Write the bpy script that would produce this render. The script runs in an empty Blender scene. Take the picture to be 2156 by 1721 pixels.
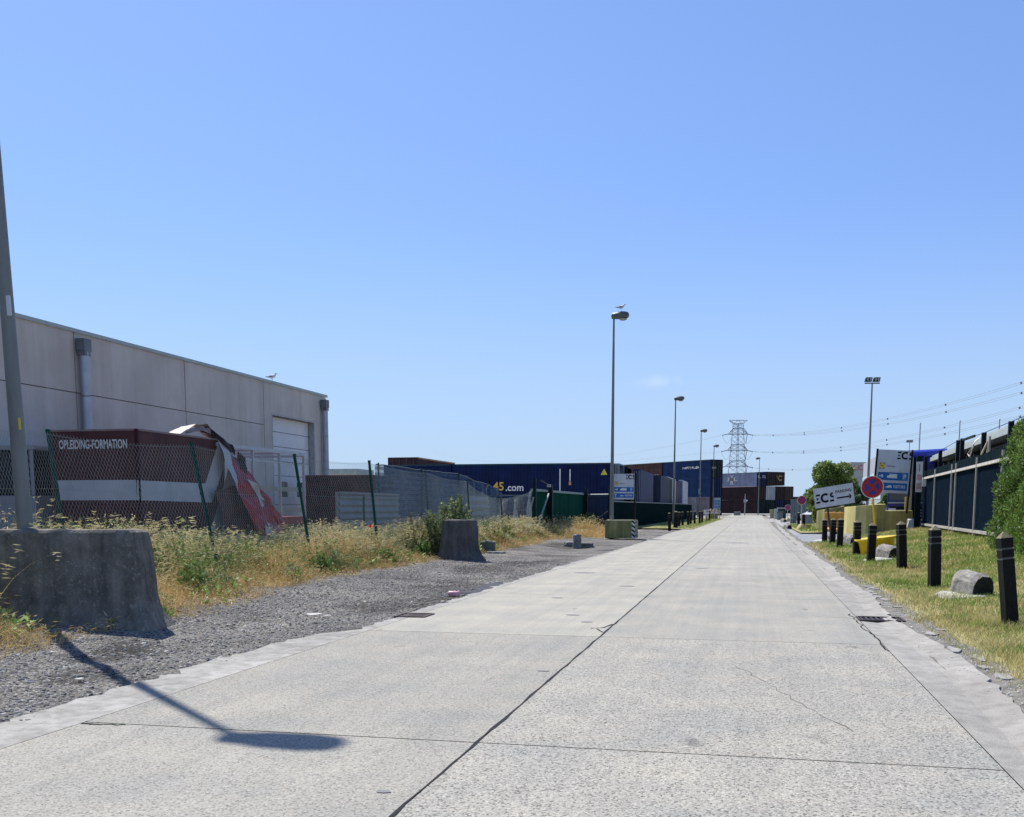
import bpy, math, random
import numpy as np
from mathutils import Vector, Matrix
random.seed(7); RNG = np.random.default_rng(11)
R = math.radians
sc = bpy.context.scene
COL = sc.collection

# ------------------------------------------------------------------ camera
F, CX, CY, YH, VPX, EYE = 2161.0, 1078.0, 1327.0, 1068.0, 1579.0, 1.6   # in units of a 2156 px wide picture
PITCH = math.atan((CY - YH) / F); FH = math.hypot(F, CY - YH); YAW = math.atan((VPX - CX) / FH)
cam_d = bpy.data.cameras.new('camera'); cam = bpy.data.objects.new('camera', cam_d); COL.objects.link(cam)
cam.location = (0, 0, EYE); cam.rotation_euler = (R(90) - PITCH, 0, YAW)
cam_d.sensor_fit = 'HORIZONTAL'; cam_d.sensor_width = 36.0; cam_d.lens = 36.0 * F / 2156.0
cam_d.shift_y = (CY - 860.0) / 2156.0; cam_d.clip_start = 0.1; cam_d.clip_end = 9000
sc.camera = cam

# ------------------------------------------------------------------ sky, sun, exposure
SUN_EL, SUN_AZ = 54.1, -48.9                     # azimuth from the road direction (+Y), positive to the right
w = bpy.data.worlds.new("World"); sc.world = w; w.use_nodes = True
nt = w.node_tree; nt.nodes.clear()
o_ = nt.nodes.new('ShaderNodeOutputWorld'); bg = nt.nodes.new('ShaderNodeBackground')
sky = nt.nodes.new('ShaderNodeTexSky'); sky.sky_type = 'NISHITA'; sky.sun_disc = False
sky.sun_elevation = R(SUN_EL); sky.sun_rotation = R(SUN_AZ)
sky.altitude = 0; sky.air_density = 1.0; sky.dust_density = 0.5; sky.ozone_density = 3.0
tint = nt.nodes.new('ShaderNodeMix'); tint.data_type = 'RGBA'; tint.blend_type = 'MULTIPLY'; tint.inputs[0].default_value = 1.0
tint.inputs[7].default_value = (1.08, 1.42, 2.12, 1)
gm = nt.nodes.new('ShaderNodeGamma'); gm.inputs[1].default_value = 0.65
nt.links.new(sky.outputs[0], gm.inputs[0]); nt.links.new(gm.outputs[0], tint.inputs[6])
# one faint wisp of cloud low over the road
tcw = nt.nodes.new('ShaderNodeTexCoord'); wm = nt.nodes.new('ShaderNodeMapping'); wm.vector_type = 'POINT'
wn = nt.nodes.new('ShaderNodeTexNoise'); wn.inputs['Scale'].default_value = 55; wn.inputs['Detail'].default_value = 6
wl = nt.nodes.new('ShaderNodeVectorMath'); wl.operation = 'LENGTH'; wr = nt.nodes.new('ShaderNodeMapRange'); wr.inputs[1].default_value = 1.0; wr.inputs[2].default_value = .15; wr.inputs[3].default_value = 0; wr.inputs[4].default_value = .22
wmul = nt.nodes.new('ShaderNodeMath'); wmul.operation = 'MULTIPLY'; wr2 = nt.nodes.new('ShaderNodeMapRange'); wr2.inputs[1].default_value = .42; wr2.inputs[2].default_value = .68
wmx = nt.nodes.new('ShaderNodeMix'); wmx.data_type = 'RGBA'; wmx.inputs[7].default_value = (6.2, 6.9, 7.6, 1)
wm.inputs['Location'].default_value = (.085 * 26, -.9885 * 38, -.117 * 120); wm.inputs['Scale'].default_value = (26, 38, 120)
nt.links.new(tcw.outputs['Generated'], wm.inputs[0]); nt.links.new(tcw.outputs['Generated'], wn.inputs['Vector']); nt.links.new(wm.outputs[0], wl.inputs[0])
nt.links.new(wl.outputs['Value'], wr.inputs[0]); nt.links.new(wn.outputs[0], wr2.inputs[0]); nt.links.new(wr.outputs[0], wmul.inputs[0]); nt.links.new(wr2.outputs[0], wmul.inputs[1])
sx_ = nt.nodes.new('ShaderNodeSeparateXYZ'); hr = nt.nodes.new('ShaderNodeMapRange'); hr.interpolation_type = 'SMOOTHSTEP'; hr.inputs[1].default_value = .27; hr.inputs[2].default_value = 0.0; hr.inputs[3].default_value = 0; hr.inputs[4].default_value = .72
hz_ = nt.nodes.new('ShaderNodeMix'); hz_.data_type = 'RGBA'; hz_.inputs[7].default_value = (3.65, 4.75, 6.1, 1)
nt.links.new(tcw.outputs['Generated'], sx_.inputs[0]); nt.links.new(sx_.outputs['Z'], hr.inputs[0]); nt.links.new(hr.outputs[0], hz_.inputs[0]); nt.links.new(tint.outputs[2], hz_.inputs[6])
nt.links.new(wmul.outputs[0], wmx.inputs[0]); nt.links.new(hz_.outputs[2], wmx.inputs[6])
nt.links.new(wmx.outputs[2], bg.inputs[0]); bg.inputs[1].default_value = 0.10
nt.links.new(bg.outputs[0], o_.inputs[0])
sd = bpy.data.lights.new('sun', 'SUN'); so = bpy.data.objects.new('sun', sd); COL.objects.link(so)
sd.energy = 5.0; sd.angle = R(0.53); sd.color = (1.0, 0.955, 0.89)
so.rotation_euler = (R(90 - SUN_EL), 0, R(180 - SUN_AZ)); so.location = (-60, 60, 90)
sc.view_settings.view_transform = 'Standard'; sc.view_settings.look = 'None'
sc.view_settings.exposure = 0.5; sc.view_settings.gamma = 1.0
sc.cycles.max_bounces = 5; sc.cycles.transparent_max_bounces = 8; sc.cycles.use_denoising = True
sc.cycles.sample_clamp_indirect = 4.0

# ------------------------------------------------------------------ where things stand: readings of the photo -> metres
_fw = Vector((-math.sin(YAW) * math.cos(PITCH), math.cos(YAW) * math.cos(PITCH), -math.sin(PITCH)))
_rt = Vector((math.cos(YAW), math.sin(YAW), 0)); _up = _rt.cross(_fw)
_fh = Vector((-math.sin(YAW), math.cos(YAW), 0)); ORI = Vector((0, 0, EYE))
def ray(x, y): return _fw + _rt * ((x - CX) / F) + _up * ((CY - y) / F)
def gz(x, y, z=0.0):
    d = ray(x, y); return ORI + d * ((z - EYE) / d.z)
def at(x, y, depth):
    d = ray(x, y); return ORI + d * (depth / d.dot(_fh))
def onX(x, y, X):
    d = ray(x, y); return ORI + d * (X / d.x)
def px(depth): return depth / 2176.0             # metres per picture unit at a depth

# ------------------------------------------------------------------ materials
MATS = {}
def lin(h):
    h = h.lstrip('#'); c = [int(h[i:i + 2], 16) / 255 for i in (0, 2, 4)]
    return tuple(v / 12.92 if v <= .04045 else ((v + .055) / 1.055) ** 2.4 for v in c)
def mat(name, col, rough=.7, metal=0.0, var=.18, scale=3.0, bump=0.0, bscale=30.0, col2=None, streak=False, island=0.0, spec=.4, detail=6):
    if name in MATS: return MATS[name]
    m = bpy.data.materials.new(name); m.use_nodes = True; n = m.node_tree; b = n.nodes['Principled BSDF']
    b.inputs['Roughness'].default_value = rough; b.inputs['Metallic'].default_value = metal
    if spec == .4 and max(col) < .13 and metal < .3: spec = .1 if rough >= .5 else .3
    b.inputs['Specular IOR Level'].default_value = spec
    tc = n.nodes.new('ShaderNodeTexCoord'); no = n.nodes.new('ShaderNodeTexNoise')
    no.inputs['Scale'].default_value = scale; no.inputs['Detail'].default_value = detail; no.inputs['Roughness'].default_value = .62
    src = tc.outputs['Object']
    if streak:
        mp = n.nodes.new('ShaderNodeMapping'); mp.inputs['Scale'].default_value = (1, 1, .12)
        n.links.new(src, mp.inputs[0]); n.links.new(mp.outputs[0], no.inputs['Vector'])
    else: n.links.new(src, no.inputs['Vector'])
    cr = n.nodes.new('ShaderNodeValToRGB'); cr.color_ramp.elements[0].position = .32; cr.color_ramp.elements[1].position = .68
    c2 = col2 if col2 else tuple(min(1, c * (1 + var)) for c in col)
    c1 = col if col2 else tuple(c * (1 - var) for c in col)
    cr.color_ramp.elements[0].color = (*c1, 1); cr.color_ramp.elements[1].color = (*c2, 1)
    n.links.new(no.outputs[0], cr.inputs[0]); out = cr.outputs[0]
    if island > 0:
        ge = n.nodes.new('ShaderNodeNewGeometry'); hs = n.nodes.new('ShaderNodeHueSaturation')
        mr = n.nodes.new('ShaderNodeMapRange'); mr.inputs[3].default_value = 1 - island; mr.inputs[4].default_value = 1 + island
        mh = n.nodes.new('ShaderNodeMapRange'); mh.inputs[3].default_value = .5 - island * .06; mh.inputs[4].default_value = .5 + island * .06
        n.links.new(ge.outputs['Random Per Island'], mr.inputs[0]); n.links.new(ge.outputs['Random Per Island'], mh.inputs[0])
        n.links.new(mr.outputs[0], hs.inputs['Value']); n.links.new(mh.outputs[0], hs.inputs['Hue'])
        n.links.new(out, hs.inputs['Color']); out = hs.outputs[0]
    n.links.new(out, b.inputs['Base Color'])
    if bump > 0:
        nb = n.nodes.new('ShaderNodeTexNoise'); nb.inputs['Scale'].default_value = bscale; nb.inputs['Detail'].default_value = 8
        n.links.new(tc.outputs['Object'], nb.inputs['Vector'])
        bp = n.nodes.new('ShaderNodeBump'); bp.inputs['Strength'].default_value = bump; bp.inputs['Distance'].default_value = .02
        n.links.new(nb.outputs[0], bp.inputs['Height']); n.links.new(bp.outputs[0], b.inputs['Normal'])
    MATS[name] = m; return m
def leaf_mat(name, c1, c2, island=.35, trans=.25):
    m = mat(name, c1, .6, col2=c2, scale=1.3, island=island, spec=.25)
    n = m.node_tree; b = n.nodes['Principled BSDF']; out = n.nodes['Material Output']
    t = n.nodes.new('ShaderNodeBsdfTranslucent'); mx = n.nodes.new('ShaderNodeMixShader'); mx.inputs[0].default_value = trans
    n.links.new(b.inputs['Base Color'].links[0].from_socket, t.inputs[0])
    n.links.new(b.outputs[0], mx.inputs[1]); n.links.new(t.outputs[0], mx.inputs[2]); n.links.new(mx.outputs[0], out.inputs[0])
    return m
def grime(m, amt=.5, sx=3.2, sz=.16, blot=1.1, lo=.62):
    """rain streaks and blotchy dirt over a surface"""
    n = m.node_tree; b = n.nodes['Principled BSDF']; N = n.nodes.new; L = n.links.new; src = b.inputs['Base Color'].links[0].from_socket
    tc = N('ShaderNodeTexCoord'); out = src
    for sc_, det, p0, p1 in (((sx, sx, sz), 6, .36, .58), ((blot, blot, blot), 9, .34, .60)):
        mp = N('ShaderNodeMapping'); mp.inputs['Scale'].default_value = sc_; no = N('ShaderNodeTexNoise'); no.inputs['Scale'].default_value = 1; no.inputs['Detail'].default_value = det; no.inputs['Roughness'].default_value = .65
        L(tc.outputs['Object'], mp.inputs[0]); L(mp.outputs[0], no.inputs['Vector']); r = N('ShaderNodeValToRGB'); r.color_ramp.elements[0].position = p0; r.color_ramp.elements[1].position = p1
        r.color_ramp.elements[0].color = (lo, lo * .98, lo * .95, 1); r.color_ramp.elements[1].color = (1.03, 1.03, 1.03, 1); L(no.outputs[0], r.inputs[0])
        mx = N('ShaderNodeMix'); mx.data_type = 'RGBA'; mx.blend_type = 'MULTIPLY'; mx.inputs[0].default_value = amt; L(out, mx.inputs[6]); L(r.outputs[0], mx.inputs[7]); out = mx.outputs[2]
    L(out, b.inputs['Base Color']); return m
def glass_mat(name, col):
    m = mat(name, col, .08, 0, .1); m.node_tree.nodes['Principled BSDF'].inputs['Specular IOR Level'].default_value = .6; return m

# ------------------------------------------------------------------ mesh builder
V3 = Vector
_txt = {}
def text_geo(s):
    if s not in _txt:
        cu = bpy.data.curves.new('t', 'FONT'); cu.body = s; cu.size = 1.0; cu.resolution_u = 3; cu.offset = .018
        ob = bpy.data.objects.new('t', cu); COL.objects.link(ob); dg = bpy.context.evaluated_depsgraph_get(); dg.update()
        me = bpy.data.meshes.new_from_object(ob.evaluated_get(dg))
        vs = [(v.co.x, v.co.y) for v in me.vertices]; fs = [tuple(p.vertices) for p in me.polygons]
        bpy.data.objects.remove(ob); bpy.data.curves.remove(cu); bpy.data.meshes.remove(me)
        x0 = min(v[0] for v in vs); x1 = max(v[0] for v in vs); y0 = min(v[1] for v in vs); y1 = max(v[1] for v in vs)
        _txt[s] = ([(x - x0, y - y0) for x, y in vs], fs, x1 - x0, y1 - y0)
    return _txt[s]
class MB:
    def __init__(s): s.v = []; s.f = []; s.m = []; s.sm = []; s.mats = []
    def mi(s, m):
        if m not in s.mats: s.mats.append(m)
        return s.mats.index(m)
    def add(s, vs, fs, m, smooth=False):
        o = len(s.v); s.v += [tuple(v) for v in vs]; i = s.mi(m)
        for f in fs: s.f.append(tuple(o + k for k in f)); s.m.append(i); s.sm.append(smooth)
    def box(s, c, d, m, rot=None):
        c = V3(c); h = [x / 2 for x in d]; vs = []
        for sx in (-1, 1):
            for sy in (-1, 1):
                for sz in (-1, 1):
                    p = V3((sx * h[0], sy * h[1], sz * h[2]))
                    if rot is not None: p = rot @ p
                    vs.append(c + p)
        s.add(vs, [(0, 1, 3, 2), (4, 6, 7, 5), (0, 4, 5, 1), (2, 3, 7, 6), (0, 2, 6, 4), (1, 5, 7, 3)], m)
    def bb(s, a, b, m):
        s.box([(a[i] + b[i]) / 2 for i in range(3)], [abs(b[i] - a[i]) for i in range(3)], m)
    def beam(s, p0, p1, wx, wy, m, roll=None):
        p0, p1 = V3(p0), V3(p1); d = (p1 - p0); L = d.length; z = d.normalized()
        ref = V3(roll) if roll else (V3((0, 0, 1)) if abs(z.z) < .9 else V3((1, 0, 0)))
        x = ref.cross(z).normalized(); y = z.cross(x); M = Matrix((x, y, z)).transposed()
        s.box((p0 + p1) / 2, (wx, wy, L), m, M)
    def tube(s, pts, rad, m, n=8, caps=True, smooth=True):
        pts = [V3(p) for p in pts]
        if not hasattr(rad, '__len__'): rad = [rad] * len(pts)
        vs = []; fs = []; px_ = None
        for i, p in enumerate(pts):
            d = (pts[min(i + 1, len(pts) - 1)] - pts[max(i - 1, 0)]).normalized()
            if px_ is None: px_ = (V3((0, 0, 1)) if abs(d.z) < .9 else V3((1, 0, 0))).cross(d).normalized()
            else: px_ = (px_ - d * px_.dot(d)).normalized()
            y = d.cross(px_)
            for k in range(n):
                a = 2 * math.pi * k / n; vs.append(p + (px_ * math.cos(a) + y * math.sin(a)) * rad[i])
        for i in range(len(pts) - 1):
            for k in range(n): fs.append((i * n + k, i * n + (k + 1) % n, (i + 1) * n + (k + 1) % n, (i + 1) * n + k))
        s.add(vs, fs, m, smooth)
        if caps:
            q = (len(pts) - 1) * n
            s.add(vs[:n], [tuple(range(n))[::-1]], m); s.add(vs[q:q + n], [tuple(range(n))], m)
    def prism(s, poly, fr, dep, m, front_only=False):
        o, ux, uy = fr; un = ux.cross(uy); n = len(poly)
        a = [o + ux * x + uy * y for x, y in poly]
        if front_only: s.add(a, [tuple(range(n))], m); return
        b = [p - un * dep for p in a]
        s.add(a + b, [tuple(range(n)), tuple(range(2 * n - 1, n - 1, -1))] + [(i, i + n, (i + 1) % n + n, (i + 1) % n) for i in range(n)], m)
    def text(s, t, fr, x, y, h, m, lift=.004, width=None):
        if t[0] == '~':      # worn lettering nobody can read: a row of broken strokes
            n = int(t[1:]); w_ = width / n; rr = random.Random(n)
            for i in range(n):
                a = x + w_ * i; s.rect(fr, a, y, a + w_ * .25, y + h * rr.uniform(.7, 1), m, lift); s.rect(fr, a + w_ * .25, y + h * rr.choice((0, .4, .75)), a + w_ * .8, y + h * rr.choice((.2, .6, .95)), m, lift)
            return
        vs, fs, tw, th = text_geo(t); k = h / th; kx = width / tw if width else k
        o, ux, uy = fr; un = ux.cross(uy)
        s.add([o + ux * (x + a * kx) + uy * (y + b * k) + un * lift for a, b in vs], fs, m)
    def rect(s, fr, x0, y0, x1, y1, m, lift=.003):
        o, ux, uy = fr; un = ux.cross(uy)
        s.add([o + ux * a + uy * b + un * lift for a, b in ((x0, y0), (x1, y0), (x1, y1), (x0, y1))], [(0, 1, 2, 3)], m)
    def poly(s, fr, pts, m, lift=.003):
        o, ux, uy = fr; un = ux.cross(uy)
        s.add([o + ux * a + uy * b + un * lift for a, b in pts], [tuple(range(len(pts)))], m)
    def disc(s, fr, cx, cy, r, m, lift=.003, n=32, r_in=0.0, a0=0, a1=2 * math.pi):
        o, ux, uy = fr; un = ux.cross(uy); P = lambda rr, a: o + ux * (cx + rr * math.cos(a)) + uy * (cy + rr * math.sin(a)) + un * lift
        full = a1 - a0 > 6.28; vs = []; fs = []
        if r_in == 0 and full: s.add([P(r, 2 * math.pi * i / n) for i in range(n)], [tuple(range(n))], m); return
        for i in range(n + 1):
            a = a0 + (a1 - a0) * i / n; vs += [P(r_in, a), P(r, a)]
        s.add(vs, [(2 * i, 2 * i + 1, 2 * i + 3, 2 * i + 2) for i in range(n)], m)
    def build(s, name, parent=None, off=None, loc=None, bevel=0.0, smooth=False):
        me = bpy.data.meshes.new(name)
        vs = s.v if off is None else [(v[0] - off[0], v[1] - off[1], v[2] - off[2]) for v in s.v]
        me.from_pydata(vs, [], s.f)
        for m in s.mats: me.materials.append(m)
        me.polygons.foreach_set('material_index', s.m)
        me.polygons.foreach_set('use_smooth', [bool(x or smooth) for x in s.sm]); me.update()
        o = bpy.data.objects.new(name, me); COL.objects.link(o)
        if parent: o.parent = parent
        if loc is not None: o.location = loc
        elif off is not None and parent is None: o.location = off
        if bevel:
            b = o.modifiers.new('bevel', 'BEVEL'); b.width = bevel; b.segments = 2; b.limit_method = 'ANGLE'; b.angle_limit = R(40)
        return o
def tag(o, label, cat, group=None):
    o['label'] = label; o['category'] = cat
    if group: o['group'] = group
    return o
def thing(name, label, cat, loc, rz=0.0, group=None):
    o = bpy.data.objects.new(name, None); COL.objects.link(o); o.location = loc; o.rotation_euler = (0, 0, rz)
    o.empty_display_size = .3
    return tag(o, label, cat, group)
def kind(o, k):
    o['kind'] = k; return o
def copy_tree(o, parent=None):
    c = o.copy(); COL.objects.link(c)
    if parent: c.parent = parent
    for ch in list(o.children): copy_tree(ch, c)
    return c
def frame(o, ux, uy=(0, 0, 1)):
    return (V3(o), V3(ux).normalized(), V3(uy).normalized())
def np_mesh(name, verts, quads, m, mats=None, idx=None, parent=None):
    me = bpy.data.meshes.new(name); nv, nq = len(verts), len(quads)
    me.vertices.add(nv); me.vertices.foreach_set('co', np.asarray(verts, np.float32).ravel())
    me.loops.add(nq * 4); me.loops.foreach_set('vertex_index', np.asarray(quads, np.int32).ravel())
    me.polygons.add(nq); me.polygons.foreach_set('loop_start', np.arange(0, nq * 4, 4, dtype=np.int32))
    for mm in (mats or [m]): me.materials.append(mm)
    if idx is not None: me.polygons.foreach_set('material_index', np.asarray(idx, np.int32))
    me.update(calc_edges=True)
    o = bpy.data.objects.new(name, me); COL.objects.link(o)
    if parent: o.parent = parent
    return o
def sstep(a, b, x):
    t = np.clip((x - a) / (b - a), 0, 1); return t * t * (3 - 2 * t)
def vnoise(x, y, s, seed=0):
    """smooth value noise"""
    x = np.asarray(x, float) * s; y = np.asarray(y, float) * s
    xi = np.floor(x).astype(int); yi = np.floor(y).astype(int); fx = x - xi; fy = y - yi
    def h(a, b):
        q = np.sin((a * 127.1 + b * 311.7 + seed * 74.7)) * 43758.5453; return q - np.floor(q)
    fx = fx * fx * (3 - 2 * fx); fy = fy * fy * (3 - 2 * fy)
    return (h(xi, yi) * (1 - fx) + h(xi + 1, yi) * fx) * (1 - fy) + (h(xi, yi + 1) * (1 - fx) + h(xi + 1, yi + 1) * fx) * fy

# ------------------------------------------------------------------ shared materials
M = dict(
 white=mat('white_paint', (.62, .63, .62), .5, var=.08), black=mat('black_paint', (.012, .012, .014), .5),
 sign_grey=mat('sign_panel', (.52, .54, .56), .45, var=.06), sign_blue=mat('sign_blue', (.012, .11, .33), .45, var=.06),
 galv=mat('galvanised_steel', (.34, .35, .35), .5, .5, .15, 8), lamp_grey=mat('lamp_post_grey', (.20, .21, .20), .55, .25, .2, 4, streak=True),
 head=mat('lamp_head_grey', (.10, .11, .11), .45, .2), lens=mat('lamp_lens', (.30, .32, .30), .2),
 plastic=mat('black_plastic', (.011, .011, .0115), .55, 0, .3, 9, .12, 40), groove=mat('worn_groove', (.11, .11, .11), .8),
 topwear=mat('weathered_top', (.16, .14, .085), .9, var=.4, scale=20),
 conc=mat('old_concrete', (.20, .20, .185), .9, var=.35, scale=5, bump=.35, bscale=45),
 conc_dark=mat('mossy_concrete', (.075, .082, .07), .95, col2=(.17, .17, .155), scale=5, bump=.5, bscale=35, streak=True),
 dark_end=mat('dark_end_face', (.014, .014, .012), .95, col2=(.032, .031, .027), scale=14, bump=.5),
 conc_pale=mat('pale_concrete', (.42, .41, .38), .9, var=.22, scale=6, bump=.2),
 yel_conc=mat('faded_yellow_concrete', (.44, .38, .14), .85, col2=(.60, .52, .20), scale=2.5, bump=.2, streak=True),
 yel_green=mat('green_stained_yellow', (.16, .17, .055), .9, col2=(.36, .33, .14), scale=3, bump=.2, streak=True),
 orange=mat('orange_barrier_paint', (.62, .30, .035), .6, var=.12), yellow=mat('yellow_plastic', (.66, .47, .02), .45, var=.1),
 green_post=mat('green_coated_steel', (.008, .060, .045), .5, .0), wire=mat('green_coated_wire', (.27, .32, .31), .4, .3),
 gate_green=mat('green_sheet_metal', (.004, .058, .038), .9, .0, .2, 2, streak=True, spec=.03), gate_dark=mat('gate_dark_green', (.006, .018, .018), .5),
 pale_strip=mat('pale_cover_strip', (.46, .44, .39), .7, var=.15), rail=mat('weathered_rail', (.36, .34, .30), .7, var=.2), navy=mat('navy_fence_sheet', (.006, .014, .026), .95, .0, .25, 4, spec=.02),
 glass=glass_mat('dark_glass', (.02, .024, .028)), rubber=mat('rubber', (.02, .02, .02), .9),
 red=mat('sign_red', (.42, .02, .03), .45, var=.08), blue=mat('sign_disc_blue', (.02, .05, .30), .45, var=.08),
)

# ================================================================== SETTING
def grid(name, x0, x1, y0, y1, dx, dy, zf, m, warp=None):
    xs = np.arange(x0, x1 + dx * .5, dx); ys = np.arange(y0, y1 + dy * .5, dy)
    X, Y = np.meshgrid(xs, ys); 
    if warp: X, Y = warp(X, Y)
    Z = zf(X, Y); nx, ny = len(xs), len(ys)
    v = np.stack([X, Y, Z], -1).reshape(-1, 3)
    i = np.arange(ny - 1)[:, None] * nx + np.arange(nx - 1)[None]; i = i.ravel()
    q = np.stack([i, i + 1, i + nx + 1, i + nx], 1)
    o = np_mesh(name, v, q, m); o.data.polygons.foreach_set('use_smooth', [True] * len(q)); return o

m_ground = mat('yard_ground', (.16, .15, .125), .95, col2=(.24, .225, .19), scale=.35, bump=.3)
g = MB(); g.add([(-4000, -200, -.16), (4000, -200, -.16), (4000, 8000, -.16), (-4000, 8000, -.16)], [(0, 1, 2, 3)], m_ground)
kind(g.build('ground'), 'structure')
grime(M['yel_conc'], .6); grime(M['yel_green'], .6); grime(M['lamp_grey'], .4); grime(M['orange'], .5); grime(M['rail'], .5); grime(M['sign_grey'], .25)
# paved yard behind the left fence and paved areas on the right
g = MB(); g.add([(-60, 2, -.11), (-13.6, 2, -.11), (-12.0, 260, -.11), (-60, 260, -.11)], [(0, 1, 2, 3)], mat('yard_paving', (.44, .41, .36), .9, var=.2, scale=.5))
kind(g.build('yard_pavement'), 'structure')

# --- concrete road slabs
def road_material():
    m = bpy.data.materials.new('road_concrete'); m.use_nodes = True; n = m.node_tree; b = n.nodes['Principled BSDF']
    L = n.links.new; N = n.nodes.new
    tc = N('ShaderNodeTexCoord'); at_ = N('ShaderNodeAttribute'); at_.attribute_name = 'slab'
    sep = N('ShaderNodeSeparateColor'); L(at_.outputs['Color'], sep.inputs[0])
    # exposed aggregate: irregular stones of several greys
    vo = N('ShaderNodeTexVoronoi'); vo.inputs['Scale'].default_value = 84; L(tc.outputs['Object'], vo.inputs['Vector'])
    hs = N('ShaderNodeSeparateColor'); L(vo.outputs['Color'], hs.inputs[0])
    r1 = N('ShaderNodeValToRGB'); e = r1.color_ramp.elements; e[0].position = 0; e[0].color = (.07, .07, .073, 1); e[1].position = 1; e[1].color = (.66, .64, .60, 1)
    for p_, c_ in ((.11, (.20, .20, .20, 1)), (.24, (.40, .392, .37, 1)), (.78, (.50, .485, .45, 1))):
        q = e.new(p_); q.color = c_
    L(hs.outputs[0], r1.inputs[0])
    # worn smooth paste colour
    n1 = N('ShaderNodeTexNoise'); n1.inputs['Scale'].default_value = .7; n1.inputs['Detail'].default_value = 9; n1.inputs['Roughness'].default_value = .7
    mp = N('ShaderNodeMapping'); mp.inputs['Scale'].default_value = (1.6, .22, 1); L(tc.outputs['Object'], mp.inputs[0]); L(mp.outputs[0], n1.inputs['Vector'])
    r2 = N('ShaderNodeValToRGB'); r2.color_ramp.elements[0].position = .3; r2.color_ramp.elements[1].position = .7
    r2.color_ramp.elements[0].color = (.39, .383, .365, 1); r2.color_ramp.elements[1].color = (.46, .447, .415, 1); L(n1.outputs[0], r2.inputs[0])
    mx = N('ShaderNodeMix'); mx.data_type = 'RGBA'; L(sep.outputs[1], mx.inputs[0]); L(r2.outputs[0], mx.inputs[6]); L(r1.outputs[0], mx.inputs[7])
    # mottling, pinkish dirt stains
    n2 = N('ShaderNodeTexNoise'); n2.inputs['Scale'].default_value = 1.1; n2.inputs['Detail'].default_value = 5; L(tc.outputs['Object'], n2.inputs['Vector'])
    r3 = N('ShaderNodeValToRGB'); r3.color_ramp.elements[0].position = .35; r3.color_ramp.elements[0].color = (.80, .81, .83, 1)
    r3.color_ramp.elements[1].position = .68; r3.color_ramp.elements[1].color = (1.06, 1.02, .96, 1); L(n2.outputs[0], r3.inputs[0])
    m2 = N('ShaderNodeMix'); m2.data_type = 'RGBA'; m2.blend_type = 'MULTIPLY'; m2.inputs[0].default_value = .75; L(mx.outputs[2], m2.inputs[6]); L(r3.outputs[0], m2.inputs[7])
    # fine grit
    n3 = N('ShaderNodeTexNoise'); n3.inputs['Scale'].default_value = 45; n3.inputs['Detail'].default_value = 6; n3.inputs['Roughness'].default_value = .75; L(tc.outputs['Object'], n3.inputs['Vector'])
    r4 = N('ShaderNodeValToRGB'); r4.color_ramp.elements[0].position = .3; r4.color_ramp.elements[0].color = (.72, .72, .73, 1)
    r4.color_ramp.elements[1].position = .62; r4.color_ramp.elements[1].color = (1.05, 1.05, 1.04, 1); L(n3.outputs[0], r4.inputs[0])
    m3 = N('ShaderNodeMix'); m3.data_type = 'RGBA'; m3.blend_type = 'MULTIPLY'; m3.inputs[0].default_value = .8; L(m2.outputs[2], m3.inputs[6]); L(r4.outputs[0], m3.inputs[7])
    # faint wheel tracks and drag marks along the lane
    ms = N('ShaderNodeMapping'); ms.inputs['Scale'].default_value = (5.5, .06, 1); ns_ = N('ShaderNodeTexNoise'); ns_.inputs['Scale'].default_value = 1.0; ns_.inputs['Detail'].default_value = 7; ns_.inputs['Roughness'].default_value = .7
    L(tc.outputs['Object'], ms.inputs[0]); L(ms.outputs[0], ns_.inputs['Vector'])
    rs_ = N('ShaderNodeValToRGB'); rs_.color_ramp.elements[0].position = .30; rs_.color_ramp.elements[0].color = (.80, .80, .80, 1); rs_.color_ramp.elements[1].position = .62; rs_.color_ramp.elements[1].color = (1.04, 1.03, 1.02, 1); L(ns_.outputs[0], rs_.inputs[0])
    m3b = N('ShaderNodeMix'); m3b.data_type = 'RGBA'; m3b.blend_type = 'MULTIPLY'; m3b.inputs[0].default_value = .6; L(m3.outputs[2], m3b.inputs[6]); L(rs_.outputs[0], m3b.inputs[7]); m3 = m3b
    # oil spots
    n4 = N('ShaderNodeTexNoise'); n4.inputs['Scale'].default_value = 1.7; n4.inputs['Detail'].default_value = 2
    mp4 = N('ShaderNodeMapping'); mp4.inputs['Location'].default_value = (7.3, 2.2, 0); mp4.inputs['Scale'].default_value = (1.5, .55, 1); L(tc.outputs['Object'], mp4.inputs[0]); L(mp4.outputs[0], n4.inputs['Vector'])
    r5 = N('ShaderNodeValToRGB'); r5.color_ramp.elements[0].position = .70; r5.color_ramp.elements[0].color = (1, 1, 1, 1); r5.color_ramp.elements[1].position = .76; r5.color_ramp.elements[1].color = (.62, .62, .62, 1); L(n4.outputs[0], r5.inputs[0])
    m4 = N('ShaderNodeMix'); m4.data_type = 'RGBA'; m4.blend_type = 'MULTIPLY'; m4.inputs[0].default_value = 1; L(m3.outputs[2], m4.inputs[6]); L(r5.outputs[0], m4.inputs[7])
    # per-slab tone
    m5 = N('ShaderNodeMix'); m5.data_type = 'RGBA'; m5.blend_type = 'MULTIPLY'; m5.inputs[0].default_value = 1; L(m4.outputs[2], m5.inputs[6])
    cmb = N('ShaderNodeCombineColor'); L(sep.outputs[0], cmb.inputs[0]); 
    ml = N('ShaderNodeMath'); ml.operation = 'MULTIPLY'; ml.inputs[1].default_value = .995; L(sep.outputs[0], ml.inputs[0]); L(ml.outputs[0], cmb.inputs[1]); L(sep.outputs[2], cmb.inputs[2])
    L(cmb.outputs[0], m5.inputs[7]); L(m5.outputs[2], b.inputs['Base Color'])
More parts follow.
